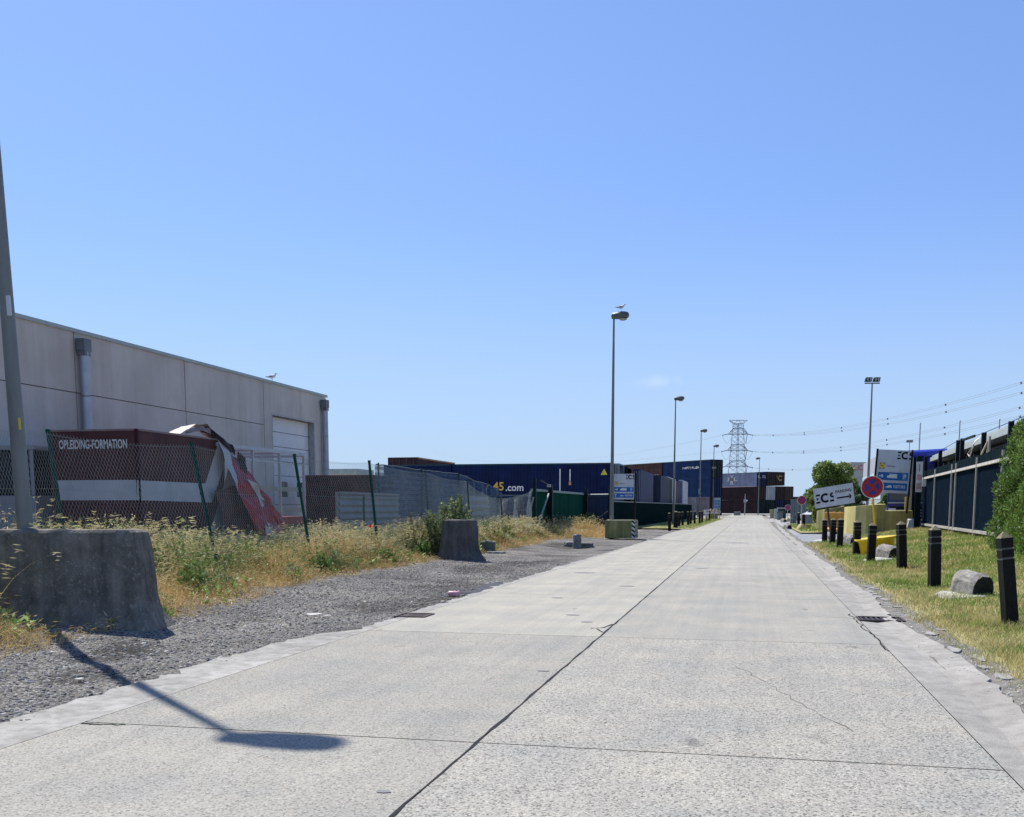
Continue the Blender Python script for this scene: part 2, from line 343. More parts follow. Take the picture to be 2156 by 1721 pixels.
    b.inputs['Roughness'].default_value = .85; b.inputs['Specular IOR Level'].default_value = .25
    bp = N('ShaderNodeBump'); bp.inputs['Strength'].default_value = .5; bp.inputs['Distance'].default_value = .004
    L(vo.outputs['Distance'], bp.inputs['Height']); bp.invert = True; L(bp.outputs[0], b.inputs['Normal'])
    return m
def bend(y): return .9 * float(sstep(60, 240, np.array(float(y))))          # the far road drifts right a little
slab_v, slab_f, slab_c = [], [], []
random.seed(3)
edges_y = [-2.0, .75, 6.66, 12.6, 18.6, 24.6, 30.6] + [30.6 + 6 * i for i in range(1, 37)]
XL, XC, XR = -4.82, -1.78, 1.56
for i in range(len(edges_y) - 1):
    y0, y1 = edges_y[i], edges_y[i + 1]
    for lane, (xa, xb) in enumerate(((XL, XC - .008), (XC + .008, XR))):
        gp = .0085 if y0 < 13 else .005
        b0, b1 = bend(y0), bend(y1); o = len(slab_v)
        slab_v += [(xa + b0, y0 + gp, 0), (xb + b0, y0 + gp, 0), (xb + b1, y1 - gp, 0), (xa + b1, y1 - gp, 0)]
        slab_f.append((o, o + 1, o + 2, o + 3))
        coarse = (.6 if lane == 0 else .9) if y1 < 12.7 else (.22 if lane == 0 else .35)
        tone = {(1, 0): .97, (1, 1): 1.0, (2, 0): .93, (2, 1): .97, (3, 0): 1.12, (3, 1): .99, (4, 0): 1.10, (4, 1): 1.0}.get((i, lane), random.uniform(1.02, 1.13))
        blue = tone * (.955 if (i > 2 and lane == 0) else .985)
        slab_c.append((tone * .745, coarse, blue * .705, 1))
me = bpy.data.meshes.new('road'); me.from_pydata(slab_v, [], slab_f); me.materials.append(road_material())
ca = me.attributes.new('slab', 'FLOAT_COLOR', 'FACE'); ca.data.foreach_set('color', np.array(slab_c, np.float32).ravel())
ob = bpy.data.objects.new('road', me); COL.objects.link(ob); kind(ob, 'structure')
m_tar = mat('tar_joint', (.02, .02, .021), .8, var=.4, scale=30)
g = MB(); ys = [-2, 60, 90, 120, 150, 180, 210, 246]
for a, b in zip(ys[:-1], ys[1:]):
    g.add([(XL - .02 + bend(a), a, -.012), (XR + .02 + bend(a), a, -.012), (XR + .02 + bend(b), b, -.012), (XL - .02 + bend(b), b, -.012)], [(0, 1, 2, 3)], m_tar)
kind(g.build('road_joint_bed'), 'structure')
# ragged tar along the centre joint and spalled cracks
g = MB(); random.seed(5); pts = []; y = 2.0
while y < 60:
    wd = random.uniform(.005, .016); pts.append((XC + random.uniform(-.006, .006), y, wd)); y += random.uniform(.08, .3) * (1 + y / 15)
vs = []
for x, y, wd in pts: vs += [(x - wd, y, .003), (x + wd, y, .003)]
g.add(vs, [(2 * i, 2 * i + 1, 2 * i + 3, 2 * i + 2) for i in range(len(pts) - 1)], m_tar)
def crack(g, pl, wd, m):
    vs = []
    for i, (x, y) in enumerate(pl):
        x2, y2 = pl[min(i + 1, len(pl) - 1)]; x1, y1 = pl[max(i - 1, 0)]; d = math.hypot(x2 - x1, y2 - y1) or 1
        nx, ny = -(y2 - y1) / d, (x2 - x1) / d; ww = wd * random.uniform(.5, 1.3)
        vs += [(x - nx * ww, y - ny * ww, .004), (x + nx * ww, y + ny * ww, .004)]
    g.add(vs, [(2 * i, 2 * i + 1, 2 * i + 3, 2 * i + 2) for i in range(len(pl) - 1)], m)
def wander(p, q, n, j):
    return [(p[0] + (q[0] - p[0]) * i / n + random.uniform(-j, j), p[1] + (q[1] - p[1]) * i / n + random.uniform(-j, j)) for i in range(n + 1)]
crack(g, wander((XC - .01, 14.0), (XC - .10, 13.55), 7, .015), .016, m_tar)
crack(g, wander((XC - .10, 13.55), (XC - .24, 13.45), 5, .012), .014, m_tar); crack(g, wander((XC - .16, 13.42), (XC - .02, 13.05), 6, .012), .010, m_tar)
crack(g, wander((XL, 6.60), (XL + .35, 6.63), 6, .02), .016, m_tar)
m_hair = mat('hairline_crack', (.17, .165, .155), .95)
crack(g, wander((1.56, 12.0), (1.50, 16.2), 22, .03), .010, m_tar)
crack(g, wander((-.1, 10.6), (.75, 7.6), 24, .03), .004, m_hair)
crack(g, wander((1.0, 15.7), (1.55, 15.5), 8, .03), .008, m_hair)
for (a, b_) in (((-1.98, 5.35), .05), ((-1.95, 9.8), .07), ((-2.55, 15.1), .12), ((-2.2, 14.2), .10), ((-3.3, 17.9), .12), ((-2.4, 20.9), .18), ((-3.9, 25.0), .3), ((-1.2, 27.5), .2)):
    x, y = a; n = 9
    g.add([(x + b_ * math.cos(2 * math.pi * i / n) * random.uniform(.7, 1.1), y + b_ * .7 * math.sin(2 * math.pi * i / n) * random.uniform(.6, 1.1), .0045) for i in range(n)], [tuple(range(n))], mat('oil_spot', (.17, .17, .168), .8))
g.build('road_crack_filler')['kind'] = 'structure'

# --- gutters (concrete strips with broken outer edges)
m_gut = grime(mat('gutter_concrete', (.30, .29, .265), .9, col2=(.37, .358, .328), scale=1.6, bump=.4, bscale=60), .8, 7, 1.5, .9, .62)
def strip(name, xin, xout, y0, y1, step, zin, zout, m, jit=0.0, seed=1, side=-1, sag=0.0):
    random.seed(seed); g = MB(); rows = []; y = y0
    while y < y1:
        j = random.uniform(-jit, jit) * (2.2 if random.random() < .12 else 1)
        rows.append((y, xin(y) if callable(xin) else xin, (xout(y) if callable(xout) else xout) + j)); y += step * (1 + y / 40) * random.uniform(.6, 1.4)
    vs = []
    for y, a, b in rows: vs += [(a, y, zin), ((a + b) / 2, y, (zin + zout) / 2 - sag), (b, y, zout), (b + side * .01, y, zout - .09)]
    fs = []
    for i in range(len(rows) - 1):
        for k in range(3):
            f = (4 * i + k, 4 * i + k + 1, 4 * i + k + 5, 4 * i + k + 4); fs.append(f if side > 0 else f[::-1])
    g.add(vs, fs, m); return kind(g.build(name), 'structure')
def left_out(y): return (-5.42 if y < 11.5 else -5.42 + .42 * min(1, (y - 11.5) / 1.2)) + (.35 * min(1, max(0, (y - 28) / 30))) + bend(y)
strip('gutter', lambda y: XL - .008 + bend(y), left_out, 2.5, 150, .16, .0, .004, m_gut, .055, 2, -1)
strip('gutter', lambda y: XR + .010 + bend(y), lambda y: 2.14 + .10 * math.sin(y * .7) * (1 if y < 20 else .4) + bend(y) * 1.3 + .004 * max(0, y - 20), 2.5, 150, .2, -.002, .02, grime(mat('worn_gutter', (.27, .258, .23), .9, col2=(.35, .335, .30), scale=1.1, bump=.4, bscale=50), .6, 6, 1.2, .8, .66), .03, 4, 1, .03)
# patches of old asphalt and broken kerb beside the right gutter
m_asph = mat('old_asphalt', (.10, .095, .085), .95, col2=(.25, .235, .205), scale=5, bump=.6, bscale=60)
strip('asphalt_edging', lambda y: 1.95 + bend(y), lambda y: 2.50 + bend(y), 3, 120, .25, -.014, .014, m_asph, .05, 9, 1)
g = MB(); random.seed(21); y = 5.0; m_kerb = mat('broken_kerb', (.27, .26, .235), .9, var=.25, scale=9, bump=.5)
while y < 22:
    if random.random() < .5:
        L_ = random.uniform(.12, .55); x = 2.36 + random.uniform(-.10, .10); n = 9
        top = [(x + .075 * random.uniform(.5, 1.3) * math.cos(2 * math.pi * i / n), y + L_ / 2 * random.uniform(.8, 1.1) * math.sin(2 * math.pi * i / n), .020 + random.uniform(0, .006)) for i in range(n)]
        bot = [(a * 1.0, b, -.05) for a, b, c in top]
        g.add(top + bot, [tuple(range(n))] + [(i + n, (i + 1) % n + n, (i + 1) % n, i) for i in range(n)], m_kerb)
        y += L_ + .12
    else: y += random.uniform(.3, .9)
kind(g.build('broken_kerb'), 'structure')

# --- gravel verge
def gravel_z(X, Y):
    z = -.035 + .035 * (vnoise(X, Y, .9, 3) - .5) * 2 + .014 * (vnoise(X, Y, 3.1, 5) - .5) * 2 + .008 * (vnoise(X, Y, 11., 8) - .5) * 2
    for (hx, hy, r, d) in ((-5.7, 17.4, 1.5, .07), (-6.1, 20.6, 1.3, .06), (-5.5, 15.3, .9, .05), (-6.8, 26, 2.0, .06), (-7.2, 37, 2.5, .05)):
        z = z - d * np.exp(-(((X - hx) / r) ** 2 + ((Y - hy) / (r * 1.3)) ** 2))
    z = z + .10 * sstep(-6.6, -8.8, X) * 1.0
    return np.where(X > -5.25, np.minimum(z, -.012), z)
def gravel_material():
    m = bpy.data.materials.new('dark_gravel'); m.use_nodes = True; n = m.node_tree; b = n.nodes['Principled BSDF']; L = n.links.new; N = n.nodes.new
    tc = N('ShaderNodeTexCoord'); vo = N('ShaderNodeTexVoronoi'); vo.inputs['Scale'].default_value = 46; L(tc.outputs['Object'], vo.inputs['Vector'])
    hs = N('ShaderNodeSeparateColor'); L(vo.outputs['Color'], hs.inputs[0])
    r = N('ShaderNodeValToRGB'); e = r.color_ramp.elements; e[0].color = (.05, .05, .05, 1); e[1].color = (.36, .35, .335, 1)
    for p_, c_ in ((.35, (.10, .098, .094, 1)), (.85, (.17, .166, .158, 1))): q = e.new(p_); q.color = c_
    L(hs.outputs[1], r.inputs[0])
    no = N('ShaderNodeTexNoise'); no.inputs['Scale'].default_value = .8; no.inputs['Detail'].default_value = 8; L(tc.outputs['Object'], no.inputs['Vector'])
    r2 = N('ShaderNodeValToRGB'); r2.color_ramp.elements[0].position = .35; r2.color_ramp.elements[0].color = (.70, .69, .68, 1); r2.color_ramp.elements[1].position = .65; r2.color_ramp.elements[1].color = (1.2, 1.17, 1.12, 1); L(no.outputs[0], r2.inputs[0])
    mx = N('ShaderNodeMix'); mx.data_type = 'RGBA'; mx.blend_type = 'MULTIPLY'; mx.inputs[0].default_value = 1; L(r.outputs[0], mx.inputs[6]); L(r2.outputs[0], mx.inputs[7])
    nw = N('ShaderNodeTexNoise'); nw.inputs['Scale'].default_value = .42; nw.inputs['Detail'].default_value = 4; L(tc.outputs['Object'], nw.inputs['Vector'])
    rw = N('ShaderNodeValToRGB'); rw.color_ramp.elements[0].position = .36; rw.color_ramp.elements[0].color = (.66, .65, .64, 1); rw.color_ramp.elements[1].position = .47; rw.color_ramp.elements[1].color = (1.28, 1.25, 1.20, 1); L(nw.outputs[0], rw.inputs[0])
    mw_ = N('ShaderNodeMix'); mw_.data_type = 'RGBA'; mw_.blend_type = 'MULTIPLY'; mw_.inputs[0].default_value = 1; L(mx.outputs[2], mw_.inputs[6]); L(rw.outputs[0], mw_.inputs[7])
    ad = N('ShaderNodeAttribute'); ad.attribute_name = 'damp'; md = N('ShaderNodeMix'); md.data_type = 'RGBA'; md.blend_type = 'MULTIPLY'; L(ad.outputs['Fac'], md.inputs[0]); L(mw_.outputs[2], md.inputs[6]); md.inputs[7].default_value = (.42, .40, .38, 1); mw_ = md
    L(mw_.outputs[2], b.inputs['Base Color']); b.inputs['Roughness'].default_value = .9; b.inputs['Specular IOR Level'].default_value = .2
    bp = N('ShaderNodeBump'); bp.inputs['Strength'].default_value = 1.0; bp.inputs['Distance'].default_value = .02; bp.invert = True; L(vo.outputs['Distance'], bp.inputs['Height']); L(bp.outputs[0], b.inputs['Normal'])
    return m
m_grav = gravel_material()
def damp(o):
    n = len(o.data.vertices); co = np.empty(n * 3, np.float32); o.data.vertices.foreach_get('co', co); co = co.reshape(-1, 3); v = np.zeros(n)
    for hx, hy, rx, ry in ((-6.1, 16.6, .75, 1.6), (-5.6, 17.6, .5, 1.6), (-6.3, 21.3, .9, 1.9), (-5.7, 20.6, .5, 1.8), (-6.9, 27.0, 1.0, 2.2), (-6.3, 29.5, .8, 2.0), (-7.4, 43, 1.2, 3.5), (-7.0, 10.2, .5, .9), (-6.3, 8.6, .35, .7)):
        d = ((co[:, 0] - hx) / rx) ** 2 + ((co[:, 1] - hy) / ry) ** 2 + (vnoise(co[:, 0], co[:, 1], 2.6, 3) - .5) * 1.1; v = np.maximum(v, sstep(1.15, .25, d))
    a = o.data.attributes.new('damp', 'FLOAT', 'POINT'); a.data.foreach_set('value', v.astype(np.float32))
gp_ = grid('gravel_path', -9.6, -4.95, 2.5, 34, .06, .09, gravel_z, m_grav); damp(gp_); kind(gp_, 'structure')
gp_ = grid('gravel_path', -9.6, -3.9, 34, 150, .25, .6, lambda X, Y: gravel_z(X, Y), m_grav, warp=lambda X, Y: (X + .9 * sstep(60, 240, Y), Y)); damp(gp_); kind(gp_, 'structure')
# loose stones
def stones(name, n, fx, fy, fz, smin, smax, m, seed):
    r = np.random.default_rng(seed); x = fx(r, n); y = fy(r, n); z = fz(x, y); s = r.uniform(0, 1, n) ** 2.5 * (smax - smin) + smin
    base = np.array([(1, 0, 0), (0, 1, 0), (-1, 0, 0), (0, -1, 0), (.55, .55, .75), (-.5, .6, .65), (-.6, -.5, .7), (.5, -.6, .6)], float)
    th = r.uniform(0, 6.28, n); sc3 = np.stack([s * r.uniform(.7, 1.4, n), s * r.uniform(.7, 1.3, n), s * r.uniform(.4, .9, n)], 1)
    jit = r.uniform(.75, 1.25, (n, 8, 3)); p = base[None] * jit * sc3[:, None]
    c, s_ = np.cos(th)[:, None], np.sin(th)[:, None]
    P = np.stack([p[..., 0] * c - p[..., 1] * s_ + x[:, None], p[..., 0] * s_ + p[..., 1] * c + y[:, None], p[..., 2] + z[:, None] - .002], -1)
    q = np.array([(0, 1, 5, 4), (1, 2, 6, 5), (2, 3, 7, 6), (3, 0, 4, 7), (4, 5, 6, 7)])
    Q = (q[None] + (np.arange(n) * 8)[:, None, None]).reshape(-1, 4)
    return kind(np_mesh(name, P.reshape(-1, 3), Q, m), 'stuff')
m_stone = mat('grey_stones', (.115, .113, .108), .9, col2=(.26, .252, .24), scale=30, island=.55)
m_pale_stone = mat('pale_stones', (.42, .41, .40), .9, var=.2, scale=30, island=.2)
stones('gravel', 52000, lambda r, n: r.uniform(-8.6, -5.25, n), lambda r, n: 4.5 + 26 * r.uniform(0, 1, n) ** 1.7, gravel_z, .005, .028, m_stone, 1)
stones('gravel', 400, lambda r, n: r.uniform(-8.4, -5.3, n), lambda r, n: 4.5 + 24 * r.uniform(0, 1, n) ** 1.7, gravel_z, .006, .030, m_pale_stone, 2)
stones('rubble', 2600, lambda r, n: 2.38 + r.normal(0, .16, n), lambda r, n: 4 + 18 * r.uniform(0, 1, n) ** 1.5, lambda x, y: x * 0 + .012, .003, .014, m_pale_stone, 5)
# puddle stains left in the potholes
g = MB(); random.seed(8); m_wet = mat('damp_mud', (.055, .05, .045), .5, var=.3, scale=4)
for (cx_, cy_, rx, ry) in ((-5.27, 15.9, .28, 1.0), (-5.35, 20.4, .32, 1.6), (-5.5, 18.9, .25, .6)):
    n = 18; P = [(cx_ + rx * math.cos(2 * math.pi * i / n) * random.uniform(.75, 1.1), cy_ + ry * math.sin(2 * math.pi * i / n) * random.uniform(.75, 1.1)) for i in range(n)]
    g.add([(x, y, float(gravel_z(np.array(min(x, -5.26)), np.array(y))) + .012) for x, y in P], [tuple(range(n))], m_wet)
kind(g.build('mud_puddle'), 'structure')

# --- weedy bank on the left, lawn on the right
def grass_edge(y):   # where the dry grass meets the gravel
    return -7.72 - .98 * sstep(11, 21, y) + .25 * (vnoise(y, y * 0, .8, 2) - .5) + 1.5 * sstep(49, 54, y)
def bank_z(X, Y):
    rel = X - grass_edge(Y)
    return .05 + .17 * sstep(-.3, -2.0, rel) + .05 * (vnoise(X, Y, .7, 4) - .5) - .11 * sstep(-.5, .15, rel)
m_soil = mat('dry_soil', (.20, .155, .08), .95, col2=(.36, .28, .15), scale=2.2, bump=.5)
kind(grid('weedy_ground', -13.8, -7.9, 5.5, 72, .2, .3, bank_z, m_soil, warp=lambda X, Y: (-13.8 + (X + 13.8) / 5.9 * (grass_edge(Y) + .12 + 13.8), Y)), 'structure')
def lawn_z(X, Y):
    return .50 * sstep(2.9, 8.4, X) + .03 + .02 * (vnoise(X, Y, 1.1, 2) - .5) * 2 - .03 * sstep(2.9, 2.4, X) - .06 * sstep(-3, 0, Y - (49 + (np.clip(X, 2, 7) - 3) * 1.6)) 
def lawn_end(X): return 49.5 + (np.clip(X, 2, 7.2) - 3) * 1.6
m_lawn = mat('lawn_soil', (.16, .165, .05), .95, col2=(.33, .28, .13), scale=1.2, bump=.5)
kind(grid('lawn_ground', 2.32, 15, 2.5, 49.5, .14, .35, lawn_z, m_lawn, warp=lambda X, Y: (X + .003 * np.maximum(0, Y - 20), np.where(Y > 20, 20 + (Y - 20) * (lawn_end(X) - 20) / 29.5, Y))), 'structure')
m_side = mat('side_road_asphalt', (.20, .215, .225), .85, var=.15, scale=1.5, bump=.2)
g = MB(); g.add([(2.0, 47, -.02), (30, 47, -.02), (30, 66, -.02), (2.3, 66, -.02)], [(0, 1, 2, 3)], m_side)
kind(g.build('side_road'), 'structure')
g = MB(); g.add([(2.6, 66, -.03), (60, 66, -.03), (60, 260, -.03), (3.2, 260, -.03)], [(0, 1, 2, 3)], mat('far_paving', (.27, .265, .25), .9, var=.2, scale=.5))
g.add([(-30, 240, -.01), (30, 240, -.01), (30, 300, -.01), (-30, 300, -.01)], [(0, 1, 2, 3)], MATS['far_paving'])
kind(g.build('far_pavement'), 'structure')
kind(grid('lawn_ground', 3.05, 9, 65.5, 96, .3, .6, lambda X, Y: .05 + .1 * sstep(3, 6, X), m_lawn), 'structure')
kind(grid('lawn_ground', -9.5, -4.5, 76, 150, .3, 1., lambda X, Y: .03 + .05 * sstep(-4.6, -6, X), m_lawn, warp=lambda X, Y: (X + .35 * sstep(28, 60, Y) + .9 * sstep(60, 240, Y), Y)), 'structure')

# ================================================================== GRASS AND WEEDS (stuff)
def blades(x, y, z, h, lean, wdt, r, segs=3, tipw=.12, droop=0.0):
    n = len(x); az = r.uniform(0, 6.2832, n); fa = r.uniform(0, 6.2832, n)
    t = np.linspace(0, 1, segs + 1)[None]
    dx, dy = np.cos(az)[:, None], np.sin(az)[:, None]; out = (lean[:, None]) * t ** 2
    hh = h[:, None] * (t - droop * t ** 3)
    cx_ = x[:, None] + dx * out; cy_ = y[:, None] + dy * out; cz = z[:, None] + hh
    ww = wdt[:, None] * (1 - (1 - tipw) * t)
    ax, ay = np.cos(fa)[:, None] * ww, np.sin(fa)[:, None] * ww
    P = np.stack([np.stack([cx_ - ax, cy_ - ay, cz], -1), np.stack([cx_ + ax, cy_ + ay, cz], -1)], 2).reshape(n, -1, 3)
    k = np.arange(segs); q = np.stack([2 * k, 2 * k + 1, 2 * k + 3, 2 * k + 2], 1)
    Q = (q[None] + (np.arange(n) * 2 * (segs + 1))[:, None, None]).reshape(-1, 4)
    tip = np.stack([cx_[:, -1], cy_[:, -1], cz[:, -1]], 1)
    return P.reshape(-1, 3), Q, tip, np.stack([dx[:, 0], dy[:, 0]], 1)
def heads(tip, d, ln, wd, r, droop=.5):
    """seed heads: two crossed slim kites hanging from the tip"""
    n = len(tip); out = []
    dirv = np.stack([d[:, 0] * droop, d[:, 1] * droop, r.uniform(.2, .9, n) * (1 - droop) + r.uniform(-.5, .3, n) * droop], 1)
    dirv /= np.linalg.norm(dirv, axis=1)[:, None]
    a = r.normal(size=(n, 3)); s1 = np.cross(dirv, a); s1 /= np.linalg.norm(s1, axis=1)[:, None]; s2 = np.cross(dirv, s1)
    vs = []
    for s in (s1, s2):
        e = tip + dirv * ln[:, None]; mid = tip + dirv * (ln * .4)[:, None]
        vs.append(np.stack([tip, mid + s * wd[:, None], e, mid - s * wd[:, None]], 1))
    P = np.stack(vs, 1).reshape(-1, 3); Q = np.arange(len(P)).reshape(-1, 4); return P, Q
def merge(parts):
    V, Q, I, o = [], [], [], 0
    for P, q, i in parts:
        V.append(P); Q.append(q + o); I.append(np.full(len(q), i)); o += len(P)
    return np.concatenate(V), np.concatenate(Q), np.concatenate(I)
m_g1 = leaf_mat('lawn_blade_green', (.16, .23, .04), (.27, .34, .08), .35)
m_g2 = leaf_mat('lawn_blade_dry', (.42, .36, .14), (.56, .48, .22), .25)
m_s1 = leaf_mat('straw', (.50, .36, .15), (.66, .50, .24), .3)
m_s2 = leaf_mat('pale_seed_head', (.62, .54, .30), (.76, .68, .42), .2)
m_s3 = leaf_mat('rusty_dry_grass', (.48, .31, .12), (.64, .45, .20), .3)
m_w1 = leaf_mat('weed_green', (.10, .17, .035), (.19, .27, .07), .4)
m_w2 = leaf_mat('grey_green_weed', (.17, .21, .08), (.31, .34, .14), .35)
m_w4 = leaf_mat('silvery_weed', (.20, .24, .11), (.34, .37, .18), .35)
m_w3 = leaf_mat('fresh_leaf', (.13, .24, .03), (.22, .33, .06), .3)

def lawn_blades():
    r = np.random.default_rng(5); parts = []
    for n, y0, y1, x1, hh, ww in ((52000, 7, 16, 5.2, .05, .0038), (60000, 14, 28, 9, .055, .0065), (60000, 26, 56, 11, .07, .012)):
        x = 2.30 + (x1 - 2.30) * r.uniform(0, 1, n); y = r.uniform(y0, y1, n); ok = y < lawn_end(x) - .2; 
        ok &= ~((x < 2.62) & (r.uniform(0, 1, n) < .6)); x, y = x[ok], y[ok]; n = len(x)
        x = x + .003 * np.maximum(0, y - 20)
        dry = vnoise(x, y, .55, 7) * .55 + vnoise(x, y, 2.1, 9) * .45 + .25 * sstep(3.1, 2.5, x); isd = (dry + r.normal(0, .10, n)) > .60
        h = hh * r.uniform(.5, 1.5, n) * (1 + .6 * (vnoise(x, y, .9, 3) > .62)); z = lawn_z(x, y) - .005
        for k in (0, 1):
            s = isd == bool(k)
            P, Q, _, _ = blades(x[s], y[s], z[s], h[s], h[s] * r.uniform(.2, 1.1, s.sum()), np.full(s.sum(), ww), r, 2); parts.append((P, Q, k))
    n = 5000; x = r.uniform(3.2, 8.5, n); y = r.uniform(66, 95, n)
    P, Q, _, _ = blades(x, y, x * 0 + .1, r.uniform(.05, .15, n), r.uniform(.02, .1, n), np.full(n, .02), r, 2); parts.append((P, Q, 0))
    n = 9000; y = r.uniform(77, 140, n); x = r.uniform(-9.0, -4.4, n) + .35 * sstep(28, 60, y) + .9 * sstep(60, 240, y)
    P, Q, _, _ = blades(x, y, x * 0 + .05, r.uniform(.04, .10, n), r.uniform(.02, .06, n), np.full(n, .016), r, 2); parts.append((P, Q, 0)); 
    V, Q, I = merge(parts)
    return kind(np_mesh('lawn_grass', V, Q, None, [m_g1, m_g2], I), 'stuff')
lawn_blades()

BLOCKS = [(-8.7, 12.0, 1.15, 1.5), (-8.5, 31.1, .9, .9)]
def dry_grass():
    r = np.random.default_rng(9); parts = []
    def area(n, y0, y1, p=1.0): 
        y = y0 + (y1 - y0) * r.uniform(0, 1, n) ** p; e = grass_edge(y) + .25 * (vnoise(y, y * 0, 1.3, 2) - .5); d = r.uniform(0, 1, n) ** .9 * 4.3; x = e - d
        ok = np.ones(n, bool)
        for bx, by, rx, ry in BLOCKS: ok &= ~((np.abs(x - bx) < rx * .55) & (np.abs(y - by) < ry * .75))
        return x[ok], y[ok], d[ok]
    # short rusty grass along the edge, longer straw behind, with seed heads
    x, y, d = area(95000, 7, 60, 1.35); n = len(x)
    tall = sstep(.1, 1.7, d); clump = vnoise(x, y, .55, 5) * .6 + vnoise(x, y, 1.7, 6) * .4
    h = (.08 + .20 * vnoise(x, y, 1.3, 41) + .50 * tall * np.clip(2.6 * (clump - .28), .12, 1.7)) * r.uniform(.45, 1.3, n); wd = .0020 + .00013 * y
    zone = vnoise(x, y, .38, 51) * .55 + vnoise(x, y, 1.5, 52) * .45
    edge = (d < 1.5 + 1.6 * (zone - .5)) & (r.uniform(0, 1, n) < .85); green = ~edge & (zone + r.normal(0, .12, n) > .62); mid = ~edge & ~green
    for s, i in ((edge, 2), (mid, 0), (green, 3)):
        m_ = s.sum(); P, Q, tip, dd = blades(x[s], y[s], bank_z(x[s], y[s]) - .02, h[s], h[s] * r.uniform(.1, 1.0, m_), wd[s] * (1.35 if i == 3 else 1), r, 3, droop=.12); parts.append((P, Q, i))
        hs = r.uniform(0, 1, m_) < (.30 if i == 2 else .5 if i == 0 else .22)
        P, Q = heads(tip[hs], dd[hs], .05 + .07 * r.uniform(0, 1, hs.sum()), (.0035 + .00022 * y[s][hs]), r, .6); parts.append((P, Q, 0 if i == 2 else 1))
    # flattened dead straw lying about
    x, y, d = area(9000, 7, 45, 1.3); n = len(x); P, Q, _, _ = blades(x, y, bank_z(x, y) + .02, r.uniform(.02, .16, n), r.uniform(.15, .45, n), .002 + .0001 * y, r, 3); parts.append((P, Q, 0))
    # tall plumed grass near the fence, in loose clumps
    x, y, d = area(15000, 8, 48, 1.25); s = (d > 1.0) & (vnoise(x, y, .62, 12) * .6 + vnoise(x, y, 2.0, 13) * .4 > .52); x, y = x[s], y[s]; n = len(x)
    h = r.uniform(.5, 1.15, n) * (.65 + .55 * vnoise(x, y, .9, 15)) * (1 + .45 * sstep(21, 14, y) * sstep(-8.6, -9.6, x)); P, Q, tip, dd = blades(x, y, bank_z(x, y) - .02, h, h * r.uniform(.1, .75, n), .0022 + .00011 * y, r, 5, droop=.18); parts.append((P, Q, 0))
    for rp in range(4):
        P, Q = heads(tip + r.normal(0, .025, tip.shape) - np.array([0, 0, .03 * rp]), dd, .06 + .10 * r.uniform(0, 1, n), .005 + .00025 * y, r, .8); parts.append((P, Q, 1))
    V, Q, I = merge(parts)
    kind(np_mesh('dry_grass', V, Q, None, [m_s1, m_s2, m_s3, m_w2], I), 'stuff')
    # broad-leaved rosettes
    parts_b = []; x, y, d = area(900, 8, 45, 1.3); s = (d > .25) & (vnoise(x, y, .5, 61) > .45); x, y = x[s], y[s]; k = 9; n = len(x) * k; bx, by = np.repeat(x, k), np.repeat(y, k)
    a = r.uniform(0, 6.28, n); e = r.uniform(.1, 1.0, n); ln = r.uniform(.07, .20, n); dv = np.stack([np.cos(a) * np.cos(e), np.sin(a) * np.cos(e), np.sin(e)], 1); sv = np.stack([-np.sin(a), np.cos(a), 0 * a], 1) * (ln * .22)[:, None]
    c = np.stack([bx, by, bank_z(bx, by) + r.uniform(0, .25, n)], 1); PB_ = np.stack([c, c + dv * (ln * .5)[:, None] + sv, c + dv * ln[:, None] - np.array([0, 0, .02]), c + dv * (ln * .5)[:, None] - sv], 1).reshape(-1, 3)
    kind(np_mesh('broad_leaved_weeds', PB_, np.arange(len(PB_)).reshape(-1, 4), m_w3), 'stuff')
    # green weeds: bushy stems with small leaves
    parts = []
    x, y, d = area(8200, 8.5, 52, 1.15); dens = vnoise(x, y, .45, 21) * .6 + vnoise(x, y, 1.4, 22) * .4 + .12 * sstep(18, 24, y) * sstep(36, 30, y)
    s = (d > .7) & (dens > .49); x, y, d = x[s], y[s], d[s]; n = len(x)
    h = r.uniform(.25, .95, n) * sstep(.3, 1.6, d) * (1 + .5 * sstep(20, 14, y) * sstep(-8.6, -9.4, x)); P, Q, tip, dd = blades(x, y, bank_z(x, y) - .02, h, h * r.uniform(0, .35, n), .003 + .0001 * y, r, 3); parts.append((P, Q, 0))
    k = 16; t = r.uniform(.15, 1, (n, k)); lx = (x[:, None] + r.normal(0, .05, (n, k)) + (tip[:, 0] - x)[:, None] * t ** 2).ravel(); ly = (y[:, None] + r.normal(0, .05, (n, k)) + (tip[:, 1] - y)[:, None] * t ** 2).ravel()
    lz = (bank_z(x, y)[:, None] + h[:, None] * t).ravel(); N_ = len(lx); ls = np.repeat(.012 + .0006 * y, k) * r.uniform(.6, 1.5, N_)
    a = r.normal(size=(N_, 3)); a /= np.linalg.norm(a, axis=1)[:, None]; b = np.cross(a, r.normal(size=(N_, 3))); b /= np.linalg.norm(b, axis=1)[:, None]
    c = np.stack([lx, ly, lz], 1); a *= (ls * 1.7)[:, None]; b *= (ls * .6)[:, None]
    P = np.stack([c - a * .2, c + a * .4 + b, c + a, c + a * .4 - b], 1).reshape(-1, 3); Q = np.arange(len(P)).reshape(-1, 4)
    I2 = np.repeat(np.where(vnoise(x, y, .5, 31) > .5, 1, 0), k); parts.append((P[:0], Q[:0], 0))
    nb_ = 95; cy = 9 + 40 * r.uniform(0, 1, nb_) ** 1.2; cx_ = grass_edge(cy) - r.uniform(.7, 3.6, nb_); chh = r.uniform(.35, .95, nb_) * sstep(0, 1.5, grass_edge(cy) - cx_); cr_ = r.uniform(.18, .5, nb_)
    okb = np.ones(nb_, bool)
